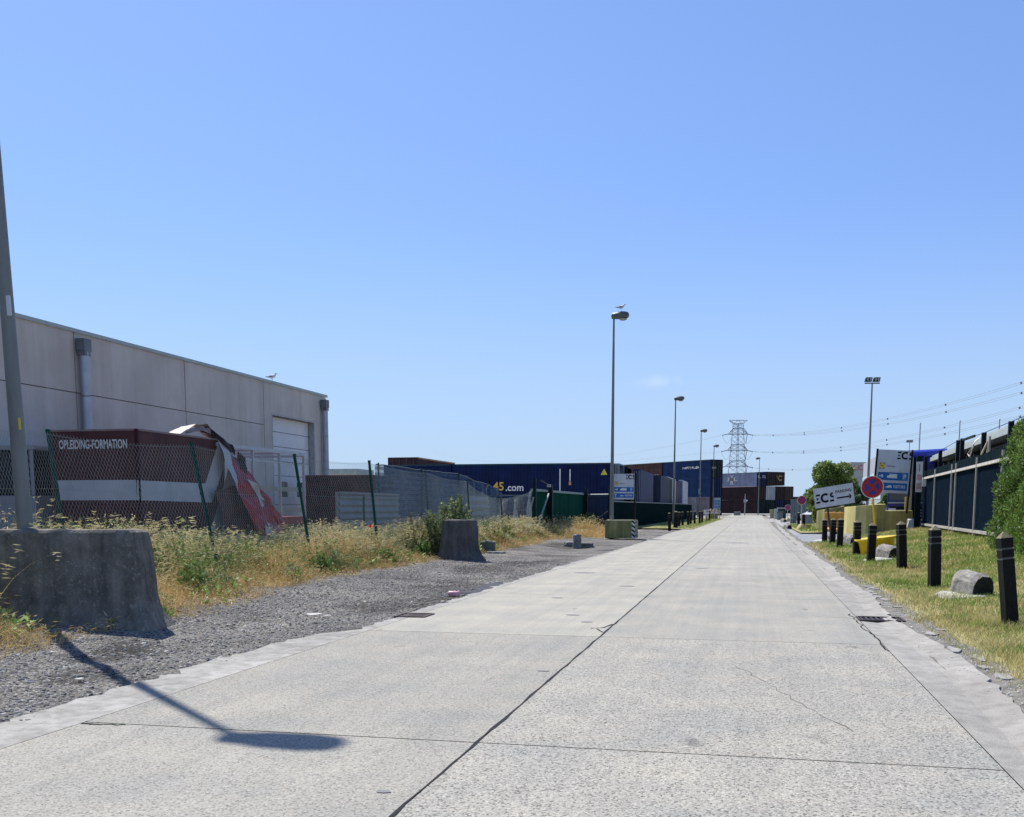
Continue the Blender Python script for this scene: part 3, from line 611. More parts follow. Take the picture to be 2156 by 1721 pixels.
    for bx_, by_, rx_, ry_ in BLOCKS: okb &= ~((np.abs(cx_ - bx_) < rx_ * .7) & (np.abs(cy - by_) < ry_ * .85))
    for j in np.nonzero(okb)[0]:
        m_ = int(260 * cr_[j] / .3); a_ = r.uniform(0, 6.28, m_); q_ = cr_[j] * np.sqrt(r.uniform(0, 1, m_)); hz_ = chh[j] * r.uniform(.1, 1, m_) * (1 - .5 * (q_ / cr_[j]) ** 2)
        c = np.stack([cx_[j] + q_ * np.cos(a_), cy[j] + q_ * np.sin(a_), bank_z(np.full(m_, cx_[j]), np.full(m_, cy[j])) + hz_], 1)
        a2 = r.normal(size=(m_, 3)); a2[:, 2] += .8; a2 /= np.linalg.norm(a2, axis=1)[:, None]; b2 = np.cross(a2, r.normal(size=(m_, 3))); b2 /= np.linalg.norm(b2, axis=1)[:, None]; sz = (.028 + .0010 * cy[j]) * r.uniform(.6, 1.5, m_)[:, None] * (1.6 if j % 3 == 0 else 1)
        wdt_ = .22 if j % 2 else .42
        PP = np.stack([c - a2 * sz * .2, c + a2 * sz * .6 + b2 * sz * wdt_, c + a2 * sz * 1.6, c + a2 * sz * .6 - b2 * sz * wdt_], 1).reshape(-1, 3)
        P = np.concatenate([P, PP]); I2 = np.concatenate([I2, np.full(m_, (0, 1, 2)[j % 3])])
    Q = np.arange(len(P)).reshape(-1, 4)
    V, Qa, I = merge(parts); Q = Q + len(V); V = np.concatenate([V, P]); Qa = np.concatenate([Qa, Q]); I = np.concatenate([I, I2])
    kind(np_mesh('green_weeds', V, Qa, None, [m_w1, m_w2, m_w4], I), 'stuff')
dry_grass()
# ==== PART2

# ================================================================== STREET LAMPS
def lamp_parts(t, Hh, side=1, r0=.105, r1=.05, flat=False):
    g = MB(); g.tube([(0, 0, -.1), (0, 0, .9), (0, 0, Hh * .5), (0, 0, Hh)], [r0, r0 * .97, (r0 + r1) / 2, r1], M['lamp_grey'], 14)
    g.build('pole', t)
    g = MB(); g.box((0, r0 * -1.0, .75), (.11, .012, .42), M['lamp_grey']); g.build('access_door', t)
    g = MB(); s = side
    secs = [(-.12, .10, .10), (-.09, .15, .17), (.06, .16, .19), (.18, .22, .21), (.50, .24, .22), (.70, .19, .17), (.76, .10, .08)]
    n = 12; vs = []
    for x, wy, hz in secs:
        for k in range(n):
            a = 2 * math.pi * k / n; up = math.sin(a)
            vs.append((s * x, wy * math.cos(a), Hh + .14 + hz * (up if up > 0 else .75 * up) + .03 * x))
    fs = [(i * n + k, i * n + (k + 1) % n, (i + 1) * n + (k + 1) % n, (i + 1) * n + k) for i in range(len(secs) - 1) for k in range(n)]
    fs += [tuple(range(n)), tuple(range((len(secs) - 1) * n, len(secs) * n))]
    g.add(vs, fs, M['head'], True); hd = g.build('lamp_head', t)
    g = MB(); n = 14; vs = []
    for rr, dz in ((1, 0), (.85, -.05), (.45, -.085)):
        vs += [(s * .46 + .22 * rr * math.cos(2 * math.pi * k / n), .17 * rr * math.sin(2 * math.pi * k / n), Hh + .0 + dz) for k in range(n)]
    g.add(vs, [(i * n + k, i * n + (k + 1) % n, (i + 1) * n + (k + 1) % n, (i + 1) * n + k) for i in range(2) for k in range(n)] + [tuple(range(2 * n, 3 * n))], M['lens'], True)
    g.build('lens', hd)
def lamp_at(pxh, pyh, Hh, label, side=1, depth=None):
    d = ray(pxh, pyh); P = ORI + d * ((Hh - EYE) / d.z)
    t = thing('street_lamp', label, 'street lamp', (P.x, P.y, .0), 0, 'street lamps along the road'); return t, P
LH = 11.0
LAMP0 = (-9.22, 11.75)
t0 = thing('street_lamp', 'tall grey street lamp behind the mossy concrete block, its head above the picture', 'street lamp', (*LAMP0, .05), 0, 'street lamps along the road')
lamp_parts(t0, LH); t0.rotation_euler = (0, R(-1.7), 0)
g = MB(); g.box((.085, -.052, 2.62), (.022, .02, .15), M['yellow']); g.build('yellow_sticker', t0)
g = MB(); g.box((.075, -.06, 4.1), (.05, .03, .25), M['sign_grey']); g.build('number_plate', t0)
lamp_specs = [(1292.5, 672, 'slim grey street lamp with a gull standing on its head'), (1422.5, 843, 'grey street lamp rising from the dark green fence, before the blue containers'),
              (1476.5, 909.5, 'grey street lamp beside the small white parking sign'), (1503.5, 941, 'grey street lamp beside the concrete planter and blue white notice board')]
LAMP1 = None
for i, (x, y, lab) in enumerate(lamp_specs):
    t, P = lamp_at(x, y, LH, lab)
    for ch in t0.children:
        if ch.name.startswith(('pole', 'access', 'lamp_head')): copy_tree(ch, t)
    if i == 0: LAMP1 = P.copy()
P = gz(1596, 1083, 0.02); P = at(1596, 1083, 205)
t = thing('street_lamp', 'far street lamp with its head turned left, in front of the container stack', 'street lamp', (P.x, P.y, 0), 0, 'street lamps along the road')
lamp_parts(t, EYE + 205 * (1068 - 968) / 2176, -1)

# ================================================================== GULLS
def gull(loc, rz, label, sc_=1.0):
    t = thing('gull', label, 'bird', loc, rz)
    mw = mat('gull_white', (.72, .72, .70), .8, var=.05); mg = mat('gull_grey', (.22, .23, .25), .8, var=.1); mbk = mat('gull_black', (.03, .03, .03), .8)
    g = MB(); S = sc_
    g.tube([(-.20 * S, 0, .185 * S), (-.12 * S, 0, .19 * S), (-.03 * S, 0, .195 * S), (.06 * S, 0, .215 * S), (.11 * S, 0, .25 * S), (.128 * S, 0, .295 * S), (.15 * S, 0, .325 * S), (.178 * S, 0, .325 * S), (.20 * S, 0, .318 * S)],
           [.012 * S, .045 * S, .075 * S, .07 * S, .047 * S, .034 * S, .04 * S, .03 * S, .012 * S], mw, 12)
    b = g.build('body', t)
    g = MB(); g.tube([(.20 * S, 0, .318 * S), (.235 * S, 0, .312 * S), (.25 * S, 0, .302 * S)], [.011 * S, .009 * S, .003 * S], mat('gull_bill', (.55, .40, .05), .5), 8); g.build('bill', t)
    for sy in (-1, 1):
        g = MB(); g.tube([(.06 * S, sy * .058 * S, .225 * S), (-.04 * S, sy * .07 * S, .21 * S), (-.16 * S, sy * .045 * S, .195 * S)], [.03 * S, .042 * S, .02 * S], mg, 8)
        g.tube([(-.15 * S, sy * .045 * S, .197 * S), (-.28 * S, sy * .012 * S, .20 * S)], [.02 * S, .004 * S], mbk, 8); g.build('wing', t)
        g = MB(); g.tube([(.0, sy * .03 * S, .14 * S), (.005 * S, sy * .03 * S, .01 * S)], .006 * S, mat('gull_leg', (.45, .28, .2), .6), 6)
        g.box((.02 * S, sy * .03 * S, .005 * S), (.05 * S, .035 * S, .008 * S), MATS['gull_leg']); g.build('leg', t)
        g = MB(); g.tube([(.172 * S, sy * .028 * S, .334 * S), (.174 * S, sy * .034 * S, .334 * S)], .005 * S, mbk, 6); g.build('eye', t)
gull((LAMP1.x + .36, LAMP1.y, LH + .365), .1, 'white gull with grey wings standing on the street lamp head', 1.05)

# ================================================================== WAREHOUSE on the left
XW = -18.0
pc = onX(686.4, 832, XW); ZT = pc.z; YC = pc.y
m_wall = mat('precast_concrete_wall', (.56, .50, .435), .9, col2=(.62, .555, .485), scale=.9, bump=.15, bscale=20)
m_wall2 = mat('precast_concrete_lower', (.54, .49, .43), .9, col2=(.60, .54, .475), scale=1.4, bump=.15, bscale=20)
grime(m_wall, .45, 1.6, .12, .5, .72); grime(m_wall2, .45, 1.6, .12, .5, .72)
m_jnt = mat('panel_joint', (.22, .20, .18), .9)
wh = thing('warehouse', 'long grey concrete warehouse with a white sectional door and downpipe', 'warehouse', (XW, YC, 0))
OFF = (XW, YC, 0)
Yd0, Yd1 = onX(573.5, 874, XW).y, onX(661, 889, XW).y; ZD = onX(573.5, 874, XW).z
zj = onX(391, 866, XW).z
joints = [onX(x, 850, XW).y for x in (162, 391, 555)]
joints = [joints[0] - 6 * k for k in (4, 3, 2, 1)] + joints
g = MB()
g.bb((XW - 30, joints[0], -.1), (XW - .14, Yd0 - .1, ZT - .15), m_jnt); g.bb((XW - 30, Yd0 - .1, -.1), (XW - .36, YC - .16, ZT - .15), m_jnt)      # core behind the panels
g.bb((XW - 30.0, YC - .16, -.1), (XW - .02, YC, ZT - .12), m_wall)
ed = joints + [YC - .16]
for a, b in zip(ed[:-1], ed[1:]):
    if b > Yd0:      # bay with the door
        g.bb((XW - .138, a + .02, -.1), (XW, Yd0, ZT - .1), m_wall); g.bb((XW - .138, Yd1, -.1), (XW, b - .02, ZT - .1), m_wall)
        g.bb((XW - .138, Yd0, ZD), (XW, Yd1, ZT - .1), m_wall)
    else:
        g.bb((XW - .138, a + .022, zj + .012), (XW, b - .022, ZT - .1), m_wall); g.bb((XW - .138, a + .022, -.1), (XW, b - .022, zj - .012), m_wall2)
g.build('wall', wh, OFF)
g = MB(); g.bb((XW - 30, joints[0], ZT - .1), (XW + .05, YC + .05, ZT), mat('roof_coping', (.36, .40, .37), .5, .2, .1)); g.build('roof', wh, OFF)
# downpipes with hoppers
def downpipe(y, parent, name='downpipe'):
    g = MB(); m = mat('zinc_pipe', (.40, .43, .47), .45, .4, .12)
    g.tube([(XW + .17, y, -.1), (XW + .17, y, ZT - .60)], .125, m, 12)
    for z in (1.4, 3.2, 4.6): g.tube([(XW + .17, y, z), (XW + .17, y, z + .05)], .125, MATS['zinc_pipe'], 12)
    p = g.build(name, parent, OFF)
    g = MB(); g.box((XW + .17, y, ZT - .42), (.26, .32, .32), mat('hopper_grey', (.17, .18, .19), .6, .3)); g.box((XW + .17, y, ZT - .64), (.24, .26, .14), MATS['hopper_grey'])
    g.build('hopper', p, OFF)
downpipe(onX(168, 800, XW).y, wh)
downpipe(YC - .55, wh)
# sectional door
g = MB(); m_door = mat('white_door', (.72, .70, .67), .5, var=.05); nsec = 9; hz = ZD / nsec
for k in range(nsec): g.bb((XW - .32, Yd0 + .02, k * hz + .012), (XW - .26, Yd1 - .02, (k + 1) * hz - .012), m_door)
g.bb((XW - .34, Yd0, -.1), (XW - .325, Yd1, ZD), m_jnt)
dr = g.build('door', wh, OFF)
yw = [onX(x, 1030, XW).y for x in (575, 608, 640, 656)]
for k, y in enumerate(yw[:3]):
    g = MB(); g.bb((XW - .262, y - .32 + k * .1, 2.02), (XW - .252, y + .32 + k * .1, 2.62), M['glass']); wdw = g.build('window', dr, OFF)
g = MB(); g.bb((XW - .25, Yd1 - .001, 0), (XW + .004, Yd1 + .07, ZD + .05), M['conc_pale']); g.bb((XW - .25, Yd0 - .07, ZD + .0), (XW + .004, Yd1, ZD + .07), M['conc_pale']); g.bb((XW - .25, Yd0 - .07, 0), (XW + .004, Yd0, ZD), M['conc_pale']); g.build('door_frame', dr, OFF)
pg = onX(579, 803, XW); gull((XW - .12, pg.y, ZT), .2, 'white gull perched on the warehouse roof edge', .95)

# ================================================================== DAMAGED BOX TRAILER
m_mar = grime(mat('maroon_tarpaulin', (.082, .034, .036), .55, col2=(.115, .052, .050), scale=1.8), .45); m_stripe = mat('white_stripe', (.40, .43, .46), .6, var=.1, scale=2)
m_redt = mat('red_tarpaulin', (.26, .014, .028), .5, var=.3, scale=3); m_alu = mat('aluminium_frame', (.42, .44, .46), .45, .4, .1)
c1 = at(288, 903, 23.6); TX, TY, TZ = c1.x, c1.y, c1.z
wL = 2.55; xl = at(70, 907, 23.6).x; TYend = onX(641, 956, TX).y; TYt = onX(470, 925, TX).y
tr = thing('box_trailer', 'maroon box trailer with a white stripe and a torn collapsed tarpaulin side', 'trailer', (TX, TY, 0)); OFF = (TX, TY, 0)
zs0, zs1 = onX(288, 1053, TX).z, onX(288, 1010, TX).z
g = MB(); fr_e = frame((xl, TY, 0), (1, 0, 0)); fr_s = frame((TX, TY, 0), (0, 1, 0)); We = TX - xl
g.bb((xl, TY, .35), (TX, TYt, TZ), m_mar)
g.rect(fr_e, .12, zs0, We, zs1, m_stripe, .006)
g.text('OPLEIDING-FORMATION', fr_e, .26, TZ - .43, .21, M['white'], .006, We - .52)
# side markings: band running into broad chevrons
Ls = TYt - TY; sy = lambda x: onX(x, 1000, TX).y - TY
def sp(pts): return [(onX(x, y, TX).y - TY, onX(x, y, TX).z) for x, y in pts]
g.poly(fr_s, sp([(288, 1053), (288, 1011), (432, 1018), (461, 927), (478, 945), (470, 985), (446, 1058), (380, 1056)]), m_stripe, .006)
g.poly(fr_s, sp([(487, 955), (505, 1020), (492, 1090), (440, 1125), (452, 1085), (474, 1010)]), m_stripe, .006)
g.bb((xl, TY - .012, TZ - .03), (TX + .012, TYt, TZ + .012), mat('trailer_top_rail', (.24, .18, .17), .6, .1))
g.bb((TX - .06, TY - .02, .3), (TX + .02, TY + .03, TZ), mat('corner_post_maroon', (.05, .016, .02), .6)); g.build('box_body', tr, OFF)
g = MB(); g.tube([(TX + .02, TY - .015, zs0 - .05), (TX + .02, TY - .015, zs1 + .05)], .018, M['black'], 6); g.build('strap', tr, OFF)
# bare frame of the open half
g = MB(); zr = onX(641, 957, TX).z
for yy in np.linspace(TYt, TYend, 4):
    for xx in (TX - .04, xl + .04): g.beam((xx, yy, .5), (xx, yy, zr), .07, .07, m_alu)
    g.beam((xl + .04, yy, zr - .05), (TX - .04, yy, zr - .05), .05, .06, m_alu)
for xx in (TX - .04, xl + .04):
    g.beam((xx, TYt - .4, zr), (xx, TYend + .04, zr), .09, .10, m_alu); g.beam((xx, TYt, zr - .32), (xx, TYend, zr - .32), .03, .05, m_alu)
for k in range(3): g.beam((TX - .03, TYt, .9 + .62 * k), (TX - .03, TYend, .9 + .62 * k), .035, .13, mat('side_board', (.30, .29, .25), .6, .1, .2))
g.build('frame', tr, OFF)
g = MB(); g.bb((xl, TY + .02, .95), (TX - .01, TYend, 1.10), mat('trailer_deck', (.10, .09, .08), .8)); g.bb((xl, TYt, 1.1), (TX - .03, TYend, 1.32), m_redt); g.build('deck', tr, OFF)
# the hanging torn tarpaulin, a crumpled sheet
def sheet(poly_rows, m, bulge, seed, sub=8):
    """rows of 3-D points -> finely divided crumpled sheet"""
    r = np.random.default_rng(seed); rows = [np.array(rw, float) for rw in poly_rows]; A = []
    for i in range(len(rows) - 1):
        for k in range(sub + (i == len(rows) - 2)):
            t = k / sub; a = rows[i] * (1 - t) + rows[i + 1] * t; B = []
            for j in range(len(a) - 1):
                for q in range(sub + (j == len(a) - 2)): B.append(a[j] * (1 - q / sub) + a[j + 1] * q / sub)
            A.append(B)
    A = np.array(A); nr, ncol = A.shape[:2]
    A[..., 0] += bulge * (vnoise(A[..., 1], A[..., 2], 2.6, seed) - .5) * 2 + bulge * .5 * (vnoise(A[..., 1], A[..., 2], 6., seed + 3) - .5) * 2
    A[..., 2] += bulge * .5 * (vnoise(A[..., 1], A[..., 0], 4., seed + 5) - .5)
    g = MB(); g.add(A.reshape(-1, 3).tolist(), [(i * ncol + j, i * ncol + j + 1, (i + 1) * ncol + j + 1, (i + 1) * ncol + j) for i in range(nr - 1) for j in range(ncol - 1)], m, False); return g
def tp(x, y, dx=0.1): p = onX(x, y, TX + dx); return (p.x, p.y, p.z)
tears = [([[tp(470, 940, .1), tp(487, 950, .12), tp(503, 965, .1)], [tp(486, 985, .3), tp(508, 998, .36), tp(532, 1008, .3)], [tp(506, 1048, .5), tp(545, 1058, .56), tp(582, 1072, .45)], [tp(540, 1126, .7), tp(572, 1132, .8), tp(606, 1104, .6)]], m_redt, .10, 3),
         ([[tp(458, 926, .14), tp(470, 928, .16)], [tp(474, 965, .30), tp(490, 968, .34)], [tp(492, 1010, .46), tp(503, 1034, .5)]], m_stripe, .04, 5),
         ([[tp(500, 952, .2), tp(513, 965, .22)], [tp(508, 990, .3), tp(524, 1000, .32)], [tp(522, 1040, .4), tp(545, 1052, .42)], [tp(535, 1085, .5), tp(560, 1100, .5)]], mat('dark_torn_tarpaulin', (.035, .018, .02), .6), .12, 9),
         ([[tp(520, 1008, .45), tp(542, 1020, .5)], [tp(548, 1048, .55), tp(560, 1052, .55)], [tp(555, 1082, .6), tp(566, 1086, .6)]], mat('white_torn_tarpaulin', (.42, .42, .42), .6), .07, 11),
         ([[tp(548, 1050, .5), tp(560, 1056, .5)], [tp(590, 1100, .62), tp(606, 1106, .6)], [tp(604, 1135, .7), tp(618, 1138, .7)]], m_redt, .08, 13),
         ([[tp(558, 1100, .7), tp(566, 1102, .7)], [tp(560, 1125, .8), tp(575, 1128, .8)], [tp(555, 1150, .85), tp(572, 1150, .85)]], MATS['white_torn_tarpaulin'], .05, 17),
         ([[tp(452, 1035, .2), tp(505, 1020, .25)], [tp(470, 1085, .3), tp(530, 1080, .35)], [tp(480, 1125, .4), tp(545, 1128, .45)]], m_mar, .08, 19)]
for rows, m, b, sd_ in tears: sheet(rows, m, b, sd_, 6).build('torn_tarpaulin', tr, OFF)
A0 = np.array(tp(382, 914, -.1)); A1 = np.array(tp(412, 906, -.1)); A2 = np.array(tp(437, 906, -.05)); A3 = np.array(tp(460, 920, .1)); A4 = np.array(tp(484, 932, .15)); A5 = np.array(tp(496, 952, .2))
def up_(p, dz, dx=0): return (p[0] + dx, p[1], p[2] + dz)
sheet([[up_(A0, .02), up_(A1, .14), up_(A2, .16), up_(A3, .02), up_(A4, -.02), up_(A5, -.02)], [up_(A0, 0, -.4), up_(A1, .10, -.4), up_(A2, .12, -.4), up_(A3, .02, -.3), up_(A4, 0, -.25), up_(A5, -.05, -.2)]], MATS['trailer_top_rail'], .09, 23, 5).build('folded_tarpaulin', tr, OFF)
sheet([[up_(A1, .10, .05), up_(A2, .10, .06), up_(A3, -.02, .06), up_(A4, -.06, .06)], [up_(A1, -.03, .08), up_(A2, -.10, .1), up_(A3, -.22, .1), up_(A4, -.36, .1)]], MATS['dark_torn_tarpaulin'], .07, 29, 5).build('folded_tarpaulin', tr, OFF)
sheet([[up_(A0, .05, .06), up_(A1, .12, .08), up_(A2, .06, .1)], [up_(A0, 0, .1), up_(A1, .0, .12), up_(A2, -.08, .12)]], mat('dirty_fold', (.22, .17, .16), .7, var=.35, scale=6), .05, 31, 5).build('folded_tarpaulin', tr, OFF)

# pale vehicle at the left edge
P = at(70, 945, 24.5); vz = P.z
v = thing('parked_van', 'pale grey vehicle with a dark window band behind the left lamp pole', 'vehicle', (P.x - 3.0, P.y, 0)); OFF = (P.x - 3.0, P.y, 0)
g = MB(); mv = mat('pale_van_paint', (.30, .31, .33), .4, .1, .06); x0, x1 = P.x - 6, P.x - .02
zb = at(70, 1043, 24.5).z
g.bb((x0, P.y, .35), (x1, P.y + 2.0, zb), mv); g.bb((x0, P.y + .05, zb), (x1, P.y + 1.95, vz), M['black']); g.bb((x0 - .05, P.y - .04, vz - .02), (x1 + .05, P.y + 2.04, vz + .09), mv)
for xx in (x0 + .05, x0 + 2, x1 - .05): g.bb((xx - .05, P.y - .01, zb), (xx + .05, P.y + .03, vz), mv)
g.build('body', v, OFF, bevel=.02)
g = MB()
for a, b in ((x0 + .1, x0 + 1.95), (x0 + 2.05, x1 - .1)): g.bb((a, P.y + .02, zb + .05), (b, P.y + .045, vz - .05), M['glass'])
g.build('window', v, OFF)
for xx in (x0 + 1.0, x1 - 1.0):
    g = MB(); g.tube([(xx, P.y - .02, .35), (xx, P.y + .25, .35)], .38, M['rubber'], 18); g.build('wheel', v, OFF)

# ================================================================== CHAIN-LINK FENCE
XF = -10.4
def ftop(x, y): return gz(x, y, 2.85)
posts = []
for (tx, ty, bx, by) in ((101, 910, 128, 1085), (403, 936, 451, 1160), (620, 960, 647, 1128), (777.5, 973, 794, 1141)):
    T = ftop(tx, ty); B = at(bx, by, (T - ORI).dot(_fh)); d = B - T; B = T + d * ((T.z - .05) / -d.z) ; posts.append((B, T))
b0 = posts[0][0].y
posts = [(V3((XF, b0 - 4.3 * k, .05)), V3((XF - .1, b0 - 4.3 * k - .25, 2.86))) for k in (2, 1)] + posts
for y, h in ((33.0, 2.75), (38.2, 2.6), (43.6, 2.0)): posts.append((V3((XF, y, .05)), V3((XF - .08, y - .25, h))))
yend = 50.0; posts.append((V3((XF + .02, yend, .05)), V3((XF, yend, 2.5))))
cf = thing('chain_link_fence', 'leaning green chain-link fence running past the trailer to the green gate', 'fence', (XF, 30, 0)); OFF = (XF, 30, 0)
for i, (B, T) in enumerate(posts[:-1]):
    g = MB(); g.tube([B, T], .036 if i < 6 else .03, M['green_post'], 10); g.tube([T, T + V3((0, 0, .05))], [.044, .040], M['green_post'], 10); g.build('post', cf, OFF)
PB = np.array([[*p[0]] for p in posts]); PT = np.array([[*p[1]] for p in posts])
sag_top = {8: -.35, 9: -.55}
SEG = np.concatenate([[0], np.cumsum(np.linalg.norm(PB[1:] - PB[:-1], axis=1))])
def fpos(s, h):
    """s metres along, h 0..1 up"""
    s = np.clip(s, 0, SEG[-1]); i = np.clip(np.searchsorted(SEG, s, side='right') - 1, 0, len(SEG) - 2); t = (s - SEG[i]) / (SEG[i + 1] - SEG[i])
    B = PB[i] * (1 - t)[:, None] + PB[i + 1] * t[:, None]; T = PT[i] * (1 - t)[:, None] + PT[i + 1] * t[:, None]
    sg = np.where(i >= 8, .12, np.where(i >= 7, .2, .06)) * 4 * t * (1 - t); T = T.copy(); T[:, 2] -= sg
    P = B * (1 - h)[:, None] + T * h[:, None]
    P[:, 0] += .05 * np.sin(s * 1.7) * h + np.where(i >= 8, .25 * np.sin(s * 2.3) * h * (1 - h) * 4, 0); P[:, 2] += .05 * (1 - h); return P
def ribbon_wires(S0, H0, S1, H1, nseg, rad):
    n = len(S0); t = np.linspace(0, 1, nseg + 1); S = S0[:, None] + (S1 - S0)[:, None] * t; Hh = H0[:, None] + (H1 - H0)[:, None] * t
    P = fpos(S.ravel(), Hh.ravel()).reshape(n, nseg + 1, 3)
    rd = np.broadcast_to(rad, (n,))[:, None]; out = []
    for k in range(3):
        a = 2 * math.pi * k / 3 + .5; out.append(P + np.stack([np.cos(a) * rd + 0 * P[..., 0], np.sin(a) * .7 * rd + 0 * P[..., 0], np.sin(a) * .7 * rd + 0 * P[..., 0]], -1))
    V = np.stack(out, 2); base = (np.arange(n)[:, None] * (nseg + 1) + np.arange(nseg)[None]).ravel() * 3
    Q = np.concatenate([np.stack([base + k, base + (k + 1) % 3, base + 3 + (k + 1) % 3, base + 3 + k], 1) for k in range(3)])
    return V.reshape(-1, 3), Q
LT = SEG[-1]; Hm = 2.75; pitch = .085; parts = []
for sgn in (1, -1):
    s0 = np.arange(-Hm * .62, LT + Hm * .62, pitch); s1 = s0 + sgn * Hm * .62 if sgn > 0 else s0 - Hm * .62
    h0 = np.zeros_like(s0); h1 = np.ones_like(s0); ds = s1 - s0
    lo = np.minimum(s0, s1); hi = np.maximum(s0, s1); ok = (hi > .05) & (lo < LT - .05); s0, s1, h0, h1, ds = s0[ok], s1[ok], h0[ok], h1[ok], ds[ok]
    for lim, side in ((0.0, -1), (LT, 1)):
        for arr_s, arr_h, o_s, o_h in ((s0, h0, s1, h1), (s1, h1, s0, h0)):
            bad = (arr_s < lim) if side < 0 else (arr_s > lim); tt = (lim - arr_s) / (o_s - arr_s)
            nh = arr_h + (o_h - arr_h) * tt; arr_h[bad] = nh[bad]; arr_s[bad] = lim
    yy = fpos((s0 + s1) / 2, np.full_like(s0, .5))[:, 1]
    P, Q = ribbon_wires(s0, h0, s1, h1, 7, .0019 + .00003 * np.clip(yy, 0, 60)); parts.append((P, Q, 0))
V, Q, I = merge(parts); V = V - np.array(OFF); np_mesh('wire_netting', V, Q, M['wire'], parent=cf)
for hh in (.02, .35, .66, .985):
    P, Q = ribbon_wires(np.array([0.0]), np.array([hh]), np.array([LT]), np.array([hh]), 160, .0035); np_mesh('straining_wire', P - np.array(OFF), Q, M['wire'], parent=cf)

# shade-net fence behind it, and the ribbed grey hoarding
m_net = mat('blue_grey_shade_net', (.05, .085, .15), .85, col2=(.08, .12, .19), scale=3.5, bump=.3, bscale=90)
n_ = m_net.node_tree; b_ = n_.nodes['Principled BSDF']; wv = n_.nodes.new('ShaderNodeTexWave'); wv.bands_direction = 'Z'; wv.inputs['Scale'].default_value = 1.6; wv.inputs['Distortion'].default_value = 1.5; tcn = n_.nodes.new('ShaderNodeTexCoord'); mrn = n_.nodes.new('ShaderNodeMapRange')
mrn.inputs[3].default_value = .12; mrn.inputs[4].default_value = .48; trn = n_.nodes.new('ShaderNodeBsdfTransparent'); mxn = n_.nodes.new('ShaderNodeMixShader')
n_.links.new(tcn.outputs['Object'], wv.inputs['Vector']); n_.links.new(wv.outputs['Fac'], mrn.inputs[0]); n_.links.new(mrn.outputs[0], mxn.inputs[0]); n_.links.new(b_.outputs[0], mxn.inputs[1]); n_.links.new(trn.outputs[0], mxn.inputs[2]); n_.links.new(mxn.outputs[0], n_.nodes['Material Output'].inputs[0])
XS = -12.6; prof = [(791.7, 977.6), (870, 988), (962.5, 998), (985, 1005), (1000, 1014), (1018, 1017), (1034, 1024), (1046, 1034), (1057, 1043)]
tops = [onX(x, y, XS) for x, y in prof]
sn = thing('shade_net_fence', 'fence hung with sagging blue grey shade net, behind the chain-link fence', 'fence', (XS, tops[0].y, 0)); OFF = (XS, tops[0].y, 0)
A = []; r = np.random.default_rng(3)
ty_ = np.array([p.y for p in tops]); tz_ = np.array([p.z for p in tops]); ys_ = np.arange(ty_[0], ty_[-1], .12); zs_ = np.interp(ys_, ty_, tz_) + .04 * (vnoise(ys_, ys_ * 0, 1.7, 2) - .5)
hs_ = np.linspace(0, 1, 22); amp = .05 + .16 * sstep(ty_[2], ty_[-1], ys_)
g = MB(); vs = [(XS + amp[i] * (math.sin(ys_[i] * 5.1 + 2 * h) * .5 + (float(vnoise(ys_[i], h * 3, 2.2, 6)) - .5) * 1.6) * (.3 + h), ys_[i], .05 + (zs_[i] - .05) * h) for i in range(len(ys_)) for h in hs_]
k = len(hs_); g.add(vs, [(i * k + j, (i + 1) * k + j, (i + 1) * k + j + 1, i * k + j + 1) for i in range(len(ys_) - 1) for j in range(k - 1)], m_net, True); g.build('net', sn, OFF)
for pxp in (793, 884, 963):
    q = onX(pxp, 1000, XS); zt = float(np.interp(q.y, ty_, tz_)); g = MB(); g.tube([(XS + .07, q.y, 0), (XS + .07, q.y, zt + .06)], .03, M['green_post'], 8); g.build('post', sn, OFF)
g = MB(); g.tube([(XS, y, z + .01) for y, z in zip(ys_[::3], zs_[::3])], .022, mat('net_hem', (.13, .16, .18), .8), 6); g.build('hem', sn, OFF)

m_rib = mat('ribbed_grey_sheet', (.20, .225, .25), .55, .2, .15, 2)
XH = -11.6; ya, yb = onX(713, 1040, XH).y, onX(838, 1040, XH).y; zh = onX(740, 1038, XH).z
hd_ = thing('ribbed_hoarding', 'pale grey ribbed sheet hoarding leaning behind the chain-link fence', 'hoarding', (XH, ya, 0)); OFF = (XH, ya, 0)
g = MB(); vs = []; nz = 40
for k in range(nz + 1):
    z = zh * k / nz; o = (0, .03, .03, 0)[k % 4]; vs += [(XH + o, ya, z), (XH + o, yb, z)]
g.add(vs, [(2 * i, 2 * i + 1, 2 * i + 3, 2 * i + 2) for i in range(nz)], m_rib); g.build('sheet', hd_, OFF)
for y in (ya, (ya * .68 + yb * .32), yb):
    g = MB(); g.beam((XH - .05, y, 0), (XH - .05, y, zh + .02), .08, .08, m_rib); g.build('post', hd_, OFF)
g = MB(); g.beam((XH + .04, ya, zh), (XH + .04, yb, zh), .06, .06, m_rib); g.build('top_rail', hd_, OFF)
q = onX(766, 1070, XH + .3); g = MB(); g.tube([(q.x, q.y, 0), (q.x, q.y, 1.95)], .035, M['green_post'], 8); tag(g.build('steel_post', off=(q.x, q.y, 0)), 'short dark green post standing in front of the grey hoarding', 'post')
